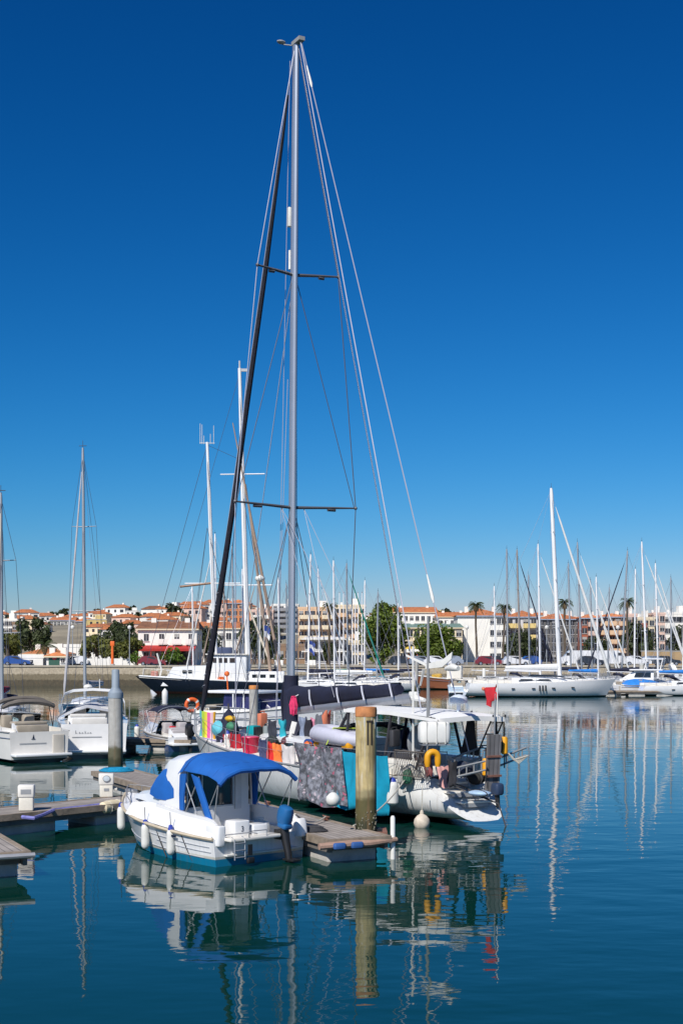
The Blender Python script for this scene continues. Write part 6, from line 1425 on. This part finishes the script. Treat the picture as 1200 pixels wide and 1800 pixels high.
for x in (-.45, -.15, .15, .45): MB().box((W * x, -.9, 1.0), (.14, .14, 2.0)).build('orange_post', ORA, e)
MB().box((0, -.6, 2.1), (W + .3, 1.4, .14)).build('porch_roof', WALLS['white'], e)
# hillside houses
def house_proto(name, W, D, H, wall, roof, label, group):
    e = empty(name, (0, -60, -30), 0, label, 'house', group)
    MB().box((0, 0, H / 2 - 1.5), (W, D, H + 3)).build('wall', wall, e)
    if roof is None:
        MB().box((0, 0, H + .15), (W + .2, D + .2, .4)).build('roof', SLAB, e); MB().box((W * .2, D * .1, H + 1.2), (W * .35, D * .5, 2.0)).build('roof_room', wall, e)
    else:
        o = .4; rh = 1.5
        MB().add([(-W / 2 - o, -D / 2 - o, H), (W / 2 + o, -D / 2 - o, H), (W / 2 + o, D / 2 + o, H), (-W / 2 - o, D / 2 + o, H), (-W * .25, 0, H + rh), (W * .25, 0, H + rh)], [(0, 1, 5, 4), (1, 2, 5), (2, 3, 4, 5), (3, 0, 4), (3, 2, 1, 0)]).build('roof', roof, e)
        MB().box((W * .2, .6, H + 1.4), (.7, .6, 1.5)).build('chimney', WALLS['white'], e)
    n = 4 if W > 9 else 3; fl = 2 if H > 4.5 else 1
    for r in range(fl):
        for c in range(n): MB().box((((c + .5) / n - .5) * W, -D / 2, H / fl * (r + .52)), (1.0 if (r + c) % 3 else 1.6, .12, 1.25)).build('window', WGL, e)
    MB().box((-W * .1, -D / 2 - .5, H * .48), (W * .4, 1.0, .9)).build('balcony', wall, e) if fl == 2 else None
    return e
protos = [house_proto('hill_house', 9, 8, 6.2, WALLS['white'], TILE, 'white two storey house with an orange hipped roof among others on the far hillside', 'white hillside houses with orange roofs'),
          house_proto('hill_house', 8, 8, 6.4, WALLS['white'], None, 'white flat roofed cube house among others on the far hillside', 'white flat roofed hillside houses'),
          house_proto('hill_house', 10, 8, 5.8, WALLS['cream'], TILE, 'cream house with an orange hipped roof among others on the far hillside', 'cream hillside houses with orange roofs'),
          house_proto('hill_house', 8.5, 8, 6.5, WALLS['yellow'], None, 'yellow ochre flat roofed house among others on the far hillside', 'yellow ochre hillside houses'),
          house_proto('hill_house', 9, 7, 4.2, WALLS['white'], TILEB, 'low white bungalow with a brown tiled roof among others on the far hillside', 'low white hillside bungalows'),
          house_proto('hill_house', 9, 8, 6.3, WALLS['pink'], TILE, 'pink house with an orange hipped roof among others on the far hillside', 'pink hillside houses')]
used = [False] * 6; rnd = random.Random(11)
def put(k, x, y, rz, s):
    z = hz(x, y) - .1
    if not used[k]: o = protos[k]; used[k] = True; o.location = (x, y, z); o.rotation_euler = (0, 0, rz); o.scale = (s, s, s)
    else: copy_tree(protos[k], (x, y, z), rz, None, s)
for d, ranges, st in ((395, [(168, 240), (265, 300)], 27), (440, [(36, 90), (168, 240), (268, 400)], 25), (500, [(0, 85), (170, 245), (265, 420)], 23), (560, [(0, 245), (262, 480), (690, 800)], 22), (630, [(0, 250), (255, 480), (640, 830), (1110, 1200)], 20), (700, [(0, 245), (255, 430), (640, 1210)], 20), (770, [(0, 250), (255, 420), (760, 1210)], 19)):
    for a, b in ranges:
        px = a + rnd.uniform(0, 12)
        while px < b:
            k = rnd.choices(range(6), (6, 6, 5, 1.4, 2.5, 1.8))[0]
            dd = d + rnd.uniform(-22, 22); put(k, (px - HX) * dd / F, dd, rnd.uniform(-.5, .5), rnd.uniform(.55, .92))
            px += st * .8 * rnd.uniform(.7, 1.6)

# ------------------------------------------------------------------ trees and palms
def leaf_mat(name, col):
    if name in MATS: return MATS[name]
    m, n, l, b = nt(name); b.inputs['Roughness'].default_value = .6
    g = n.new('ShaderNodeNewGeometry'); cr = n.new('ShaderNodeValToRGB'); l.new(g.outputs['Random Per Island'], cr.inputs['Fac'])
    e = cr.color_ramp.elements; e[0].color = (*[c * .5 for c in col], 1); e[1].color = (*[c * 1.55 for c in col], 1)
    q = e.new(.5); q.color = (*col, 1)
    l.new(cr.outputs[0], b.inputs['Base Color'])
    tl = n.new('ShaderNodeBsdfTranslucent'); l.new(cr.outputs[0], tl.inputs['Color']); mx = n.new('ShaderNodeMixShader'); mx.inputs[0].default_value = .42
    l.new(b.outputs[0], mx.inputs[1]); l.new(tl.outputs[0], mx.inputs[2]); l.new(mx.outputs[0], n['Material Output'].inputs['Surface'])
    MATS[name] = m; return m
BARK = mat('bark', (.10, .075, .05), .9, var=.3, scale=4, bump=.5, bscale=8)
LG = leaf_mat('leaf_green', (.12, .17, .018)); LD = leaf_mat('leaf_dark', (.065, .085, .03)); LY_ = leaf_mat('leaf_olive', (.16, .17, .035)); LP = leaf_mat('palm_leaf', (.07, .10, .03)); LB = leaf_mat('leaf_bright', (.11, .19, .02))
def make_tree(label, h, r, lm, n=1500, leaf=.34, seed=1, trunk=.35, name='broadleaf_tree', group=None, lumps=13, cz=.60):
    rn = random.Random(seed); e = empty(name, (0, -60, -30), 0, label, 'tree', group)
    mb = MB(); mb.tube([(0, 0, -.3), (.05, .03, h * .25), (-.05, .06, h * .5), (.1, 0, h * .8)], [trunk, trunk * .8, trunk * .55, trunk * .15], 8)
    C_ = []
    for i in range(lumps):
        a = rn.uniform(0, 2 * pi); q = rn.uniform(.1, .72) ** .7; zz = rn.uniform(-.75, .82)
        k = sqrt(max(0, 1 - zz * zz)); C_.append((Vector((cos(a) * q * k * r, sin(a) * q * k * r, h * cz + zz * h * (1 - cz) * .80)), rn.uniform(.26, .46) * r))
    for c, q in C_[:8]: mb.tube([(0, 0, h * .3), (c.x * .4, c.y * .4, lerp(h * .4, c.z, .4)), tuple(c)], [trunk * .4, trunk * .25, .03], 5)
    mb.build('trunk', BARK, e)
    mb = MB()
    for i in range(n):
        c, q = C_[rn.randrange(lumps)]
        v = Vector((rn.gauss(0, 1), rn.gauss(0, 1), rn.gauss(0, 1))).normalized() * q * rn.uniform(.55, 1.08) ; p = c + v
        nrm = (v.normalized() + Vector((rn.uniform(-1, 1), rn.uniform(-1, 1), rn.uniform(-.4, 1)))).normalized(); u = nrm.cross(Vector((rn.uniform(-1, 1), rn.uniform(-1, 1), .3))).normalized(); w_ = nrm.cross(u)
        s_ = leaf * rn.uniform(.6, 1.4)
        mb.add([p - u * s_, p + w_ * s_ * .6, p + u * s_, p - w_ * s_ * .6 + nrm * s_ * .3], [(0, 1, 2), (0, 2, 3)])
    mb.build('crown', lm, e, flip=False); return e
def plant(t, px, d, label=None, sc=1., rz=0., first=False, group=None):
    x = (px - HX) * d / F; loc = (x, d, hz(x, d))
    if first: t.location = loc; t.rotation_euler = (0, 0, rz); t.scale = sc if isinstance(sc, tuple) else (sc, sc, sc); return t
    return copy_tree(t, loc, rz, label, sc)
tb = make_tree('tall dense green tree standing on the quay between the flagpoles and the kiosk', 10.6, 3.9, LG, 7000, .27, 3, lumps=30, cz=.47)
plant(tb, 672, 214, first=True)
ts = make_tree('wide spreading green tree behind the kiosk', 6.6, 4.3, LG, 4500, .25, 5, lumps=24, cz=.52)
plant(ts, 764, 218, first=True)
td = make_tree('dark tree behind the small orange roofed house', 8, 3.4, LD, 1500, .36, 8, lumps=13)
plant(td, 57, 268, first=True, sc=1.15)
plant(td, 206, 250, 'large dark tree left of the restaurant house behind the low shed', (1.1, 1.1, 1.0), 1.2)
plant(td, 236, 243, 'dark tree touching the left wall of the restaurant house', .95, 2.6)
plant(td, 362, 262, 'dark tree just right of the restaurant house', .9, 4)
plant(td, 447, 240, 'dark tree behind the radar dome of the navy hulled ship', 1.05, 5)
plant(td, 470, 243, 'dark tree beside the blue and white flag left of the silver mast', .9, 3)
to = make_tree('olive green tree in front of the low white shed', 5, 2.3, LY_, 900, .28, 12, lumps=9)
plant(to, 170, 222, first=True, sc=1.1)
plant(to, 155, 224, 'smaller olive green tree left in front of the low white shed', .8, 2)
plant(to, 14, 232, 'olive green tree at the left edge above the quay', 1.3, 1)
plant(to, 192, 212, 'little olive tree beside the orange post', .8, 5)
plant(to, 232, 208, 'grey green young tree at the left corner of the restaurant house', .95, 3)
tr = make_tree('dark street tree in front of the lavender wing', 5.5, 2.6, LD, 800, .32, 21, lumps=9)
plant(tr, 903, 270, first=True)
for px, d, lb, sc in ((921, 268, 'broad street tree below the shade coloured lavender apartment wing', 1.15), (935, 275, 'street tree between the lavender wing and the dark netted building', .9), (1043, 262, 'street tree at the foot of the red brown block', .9), (1062, 266, 'street tree at the foot of the salmon block', .85), (1117, 300, 'tall tree in front of the pinkish tower', 1.6), (1131, 300, 'tree below the white and red terraced block', 1.3), (1194, 325, 'tree in front of the white block at the right edge', 1.5), (800, 262, 'small tree at the left foot of the white apartment block', .8), (575, 238, 'small tree below the single palm by the low modern building', .7), (468, 232, 'small dark tree left of the low modern building', .8)):
    plant(tr, px, d, lb, sc, rnd.uniform(0, 6))
tb_ = make_tree('green hedge tree under the red awning of the restaurant house', 2.8, 1.6, LB, 500, .2, 31, trunk=.12, lumps=8, cz=.5)
plant(tb_, 297, 209.5, first=True)
plant(tb_, 312, 209.6, 'second green hedge tree right under the red awning', 1.0, 2)
plant(tb_, 240, 205, 'round bright bush left of the restaurant house', .8, 2)
th = make_tree('dark tree among others between the far hillside houses', 6, 3.2, LD, 260, .7, 41, lumps=8, group='trees between the hillside houses')
first = True
for i in range(46):
    d = rnd.uniform(390, 790); px = rnd.choice((rnd.uniform(0, 250), rnd.uniform(262, 480), rnd.uniform(690, 830), rnd.uniform(640, 1210)))
    if px > 830: d = rnd.uniform(640, 800)
    plant(th, px, d, None, rnd.uniform(.7, 1.3), rnd.uniform(0, 6), first); first = False
tt_ = make_tree('dark umbrella shaped pine on the hill crest', 9, 4.0, LD, 500, .6, 51, lumps=9, cz=.72, group='pines on the hill crest')
first = True
for px, d, s in ((94, 800, 1.05), (110, 805, 1.25), (103, 795, .9), (155, 800, 1.1), (168, 810, 1.25), (205, 800, .9), (230, 805, .8), (330, 780, .8)): plant(tt_, px, d, None, s, px, first); first = False
def make_palm(label, h, seed, rc=1.9, name='palm_tree', tr=.19):
    rn = random.Random(seed); e = empty(name, (0, -60, -30), 0, label, 'palm')
    bend = rn.uniform(-.3, .3)
    MB().tube([(0, 0, -.2), (bend * .3, 0, h * .3), (bend, .05, h * .65), (bend * .9, 0, h - .3), (bend * .9, 0, h)], [tr * 1.35, tr, tr * .9, tr * 1.0, tr * 1.5], 9).build('trunk', BARK, e)
    mb = MB(); c = Vector((bend * .9, 0, h))
    for i in range(46):
        a = rn.uniform(0, 2 * pi); up = rn.uniform(-.75, 1.15); ln = rc * rn.uniform(.75, 1.1); dv = Vector((cos(a), sin(a), 0)); sd_ = Vector((-sin(a), cos(a), 0))
        pts = [c + dv * (ln * f * cos(up * (1 - f * .3))) + Vector((0, 0, ln * (f * sin(up) - .55 * f * f))) for f in (0, .2, .4, .6, .8, 1)]
        for j in range(5):
            for sg in (1, -1):
                for t in (0, .33, .66):
                    p = pts[j].lerp(pts[j + 1], t); f = (j + t) / 5
                    lw = .30 * rc / 1.9 * (1 - .5 * f); tip = p + sd_ * sg * lw + dv * lw * .7 + Vector((0, 0, -.12 - .1 * f))
                    mb.add([p, p + dv * .09, tip], [(0, 1, 2)])
    mb.build('crown', LP, e, flip=False)
    mb = MB()
    for i in range(14):
        a = i * 2 * pi / 14; mb.tube([c + Vector((.1 * cos(a), .1 * sin(a), -.1)), c + Vector((.42 * cos(a), .42 * sin(a), -.55)), c + Vector((.36 * cos(a), .36 * sin(a), -1.2))], [.10, .10, .03], 4)
    mb.build('dead_fronds', mat('dry_fronds', (.20, .14, .07), .9, var=.3), e)
    return e
for px, d, yt, lb, sd_ in ((838, 228, 1062, 'tall palm left in front of the white apartment block', 1), (883, 236, 1066, 'slim tall palm at the right corner of the white apartment block', 2), (993, 232, 1058, 'tall palm right of the tallest white mast', 3), (1103, 226, 1056, 'tallest slim palm in front of the salmon apartment block', 4), (578, 222, 1064, 'lone tall palm in front of the peach apartment block', 5)):
    h = EYE + (HY - yt) * d / F - QZ; plant(make_palm(lb, h, sd_, 1.5), px, d, first=True)
plant(make_palm('short stout palm by the harbour hut', 3.2, 9, 2.1, tr=.28), 79, 209, first=True)

# ------------------------------------------------------------------ quay furniture, cars, flagpoles
def make_car(name, body, L=4.2, Wd=1.75, H=1.48, van=False):
    e = empty(name, (0, -60, -30), 0, None, 'van' if van else 'car')
    if van: prof = [(-L / 2, .3), (-L / 2, H * .95), (-L / 2 + .1, H), (L * .22, H), (L * .36, H * .62), (L * .48, H * .52), (L / 2, .55), (L / 2, .3)]
    else: prof = [(-L / 2, .3), (-L / 2, .82), (-L * .44, .92), (-L * .36, H * .93), (-L * .24, H), (L * .06, H * .98), (L * .22, .95), (L * .44, .82), (L / 2, .62), (L / 2, .3)]
    rings = [[(x, y * (1 if z < .95 else .86), z) for x, z in prof] for y in (-Wd / 2, -Wd / 2 + .06, Wd / 2 - .06, Wd / 2)]
    MB().loft(rings, True).build('body', body, e, angle=25)
    for sg in (1, -1):
        if van: MB().box((L * .24, sg * (Wd * .43 + .02), H * .76), (.7, .06, .42)).build('side_window', WGL, e)
        else: MB().ext([(-L * .33, sg * Wd * .435, .95), (-L * .27, sg * Wd * .432, H * .92), (L * .04, sg * Wd * .432, H * .92), (L * .18, sg * Wd * .435, .96)], (0, sg * .02, 0)).build('side_window', WGL, e)
        for x in (-L * .30, L * .31):
            w_ = MB().lathe([(.31, -.09), (.32, 0), (.31, .09), (.2, .1), (.01, .1)], (x, sg * (Wd / 2 - .05), .31), 16, M=Matrix.Rotation(R(-90 * sg), 3, 'X')).build('wheel', BLACK, e)
            MB().lathe([(.19, .09), (.18, .12), (.01, .12)], (x, sg * (Wd / 2 - .05), .31), 12, M=Matrix.Rotation(R(-90 * sg), 3, 'X')).build('rim', ALU, w_)
        MB().box((L / 2 - .02, sg * Wd * .34, .66), (.08, .34, .14)).build('headlight', WFR, e)
    return e
CW = mat('car_white', (.72, .72, .72), .25, coat=.6); CS = mat('car_silver', (.42, .44, .46), .3, .5, coat=.5); CB = mat('car_blue', (.03, .08, .28), .3, coat=.6); CD = mat('car_dark', (.03, .032, .036), .3, coat=.6); CR = mat('car_red', (.20, .02, .02), .3, coat=.6)
carp = {'w': make_car('parked_car', CW), 's': make_car('parked_car', CS), 'b': make_car('parked_car', CB), 'd': make_car('parked_car', CD), 'r': make_car('parked_car', CR), 'v': make_car('parked_van', CW, 5.2, 1.95, 2.3, True)}
seen = set()
for k, px, d, rz, lb in (('s', 742, 207, .1, 'silver car parked right of the kiosk'), ('b', 754, 208, 3.1, 'blue car parked under the spreading tree beside the silver one'), ('w', 768, 207, 0., 'white car parked under the right side of the spreading tree'), ('d', 706, 209, .05, 'dark car parked between the big tree and the kiosk'), ('s', 790, 209, 3.1, 'silver car parked right of the spreading tree'),
                         ('r', 858, 207, 0., 'red car parked below the white apartment block'), ('w', 906, 206, .1, 'white car parked below the lavender wing'), ('b', 926, 208, 3.2, 'dark blue car parked next to a white one below the street trees'), ('d', 872, 210, 0., 'dark car parked beside the red one'), ('v', 1012, 210, 3.1, 'white van parked on the quay right of the tallest mast'), ('d', 1037, 207, 0., 'dark car parked behind the white van'), ('v', 1072, 209, .0, 'white van parked below the salmon block'), ('w', 1118, 206, 0., 'white car parked right of the tallest slim palm'), ('s', 1148, 208, .1, 'silver car parked near the navy boom cover on the right'), ('d', 1170, 206, 0., 'dark car parked nearest the right edge'), ('b', 30, 205, .1, 'blue car parked at the left end of the quay left of the garage'), ('w', 132, 207, 3.1, 'white car parked right of the harbour hut'), ('s', 402, 208, 0., 'silver car parked right of the restaurant house'), ('r', 268, 205, 0., 'red car parked in front of the restaurant house')):
    x = (px - HX) * d / F
    if k not in seen: seen.add(k); o = carp[k]; o.location = (x, d, QZ + .03); o.rotation_euler = (0, 0, rz); o['label'] = lb
    else: copy_tree(carp[k], (x, d, QZ + .03), rz, lb)
fp = empty('flagpole', (0, -60, -30), 0, 'slender white bare flagpole in the row beside the big green tree', 'flagpole', 'bare white flagpoles in a row beside the big green tree')
H = EYE + 108 * 200 / F - QZ
MB().tube([(0, 0, 0), (0, 0, H * .6), (0, 0, H)], [.09, .075, .05], 8).build('pole', WMAST, fp); MB().lathe([(.18, 0), (.18, .25), (.1, .3)], n=10).build('base', CONC, fp); MB().blob((0, 0, H + .06), .09, 8, 5).build('finial', STEEL, fp)
for k, px in enumerate((596.5, 603.5, 619, 624, 629, 636)):
    x = (px - HX) * 200 / F
    if k == 0: fp.location = (x, 200, QZ)
    else: copy_tree(fp, (x, 200, QZ))
lp = empty('street_lamp', (0, -60, -30), 0, None, 'street lamp')
MB().tube([(0, 0, 0), (0, 0, 5.4)], [.08, .05], 8).build('pole', GMAST, lp); MB().lathe([(.07, 5.35), (.26, 5.5), (.30, 5.72), (.2, 5.9), (.02, 5.98)], n=12).build('lamp_head', PLASW, lp)
for k, (px, lb) in enumerate(((128, 'street lamp right of the harbour hut'), (228, 'street lamp left of the restaurant house'), (375, 'street lamp right of the restaurant house'), (702, 'street lamp between the big tree and the kiosk'), (820, 'street lamp left of the leftmost tall palm'), (960, 'street lamp below the dark netted building'), (1085, 'street lamp below the salmon apartment block'))):
    x = (px - HX) * 199 / F
    if k == 0: lp.location = (x, 199, QZ); lp['label'] = lb
    else: copy_tree(lp, (x, 199, QZ), None, lb)
e = empty('marker_post', ((198 - HX) * 198 / F, 198, QZ), 0, 'orange red upright marker post on the quay in front of the low shed', 'post')
MB().tube([(0, 0, 0), (0, 0, 3.1)], [.22, .17], 10).build('pole', ORANGE, e); MB().rbox((0, 0, 3.3), (.6, .35, .7), .08).build('head_box', ORANGE, e); MB().lathe([(.35, 0), (.35, .3), (.2, .35)], n=12).build('base', CONC, e)
e = empty('garden_wall', ((180 - HX) * 207 / F, 207.5, QZ), 0, 'low white garden wall on the quay left of the restaurant house', 'wall')
MB().box((0, 0, .55), (9.8, .25, 1.1)).build('masonry', WALLS['white'], e)
for k in range(6): MB().box((-4.75 + 1.9 * k, -.02, .68), (.35, .36, 1.36)).build('pier', WALLS['white'], e)
e = empty('garden_wall', ((1180 - HX) * 213 / F, 213, QZ), 0, 'ochre retaining wall above the road at the right edge', 'wall')
MB().box((0, 0, 1.1), (9.5, .4, 2.2)).build('masonry', stucco('ochre', (.40, .28, .15), .2), e); MB().box((0, 0, 2.24), (9.7, .5, .12)).build('coping', SLAB, e)
for k, (px, lb) in enumerate(((490, 'white planter box on the quay left of the low modern building'), (512, 'white planter box at the left front of the low modern building'), (548, 'white planter box in front of the palm and glass fronts'))):
    e = empty('planter', ((px - HX) * 199 / F, 199, QZ), 0, lb, 'planter'); MB().rbox((0, 0, .45), (1.3, .7, .9), .05).build('box', WALLS['white'], e)
    mb = MB(); rn = random.Random(k)
    for i in range(120):
        p = Vector((rn.uniform(-.6, .6), rn.uniform(-.3, .3), .9 + rn.uniform(0, .55))); u = Vector((rn.uniform(-1, 1), rn.uniform(-1, 1), rn.uniform(-1, 1))).normalized() * .14; v = u.cross(Vector((rn.uniform(-1, 1), .4, .5))).normalized() * .09
        mb.add([p - u, p + v, p + u, p - v], [(0, 1, 2, 3)])
    mb.build('shrub', LG, e, flip=False)
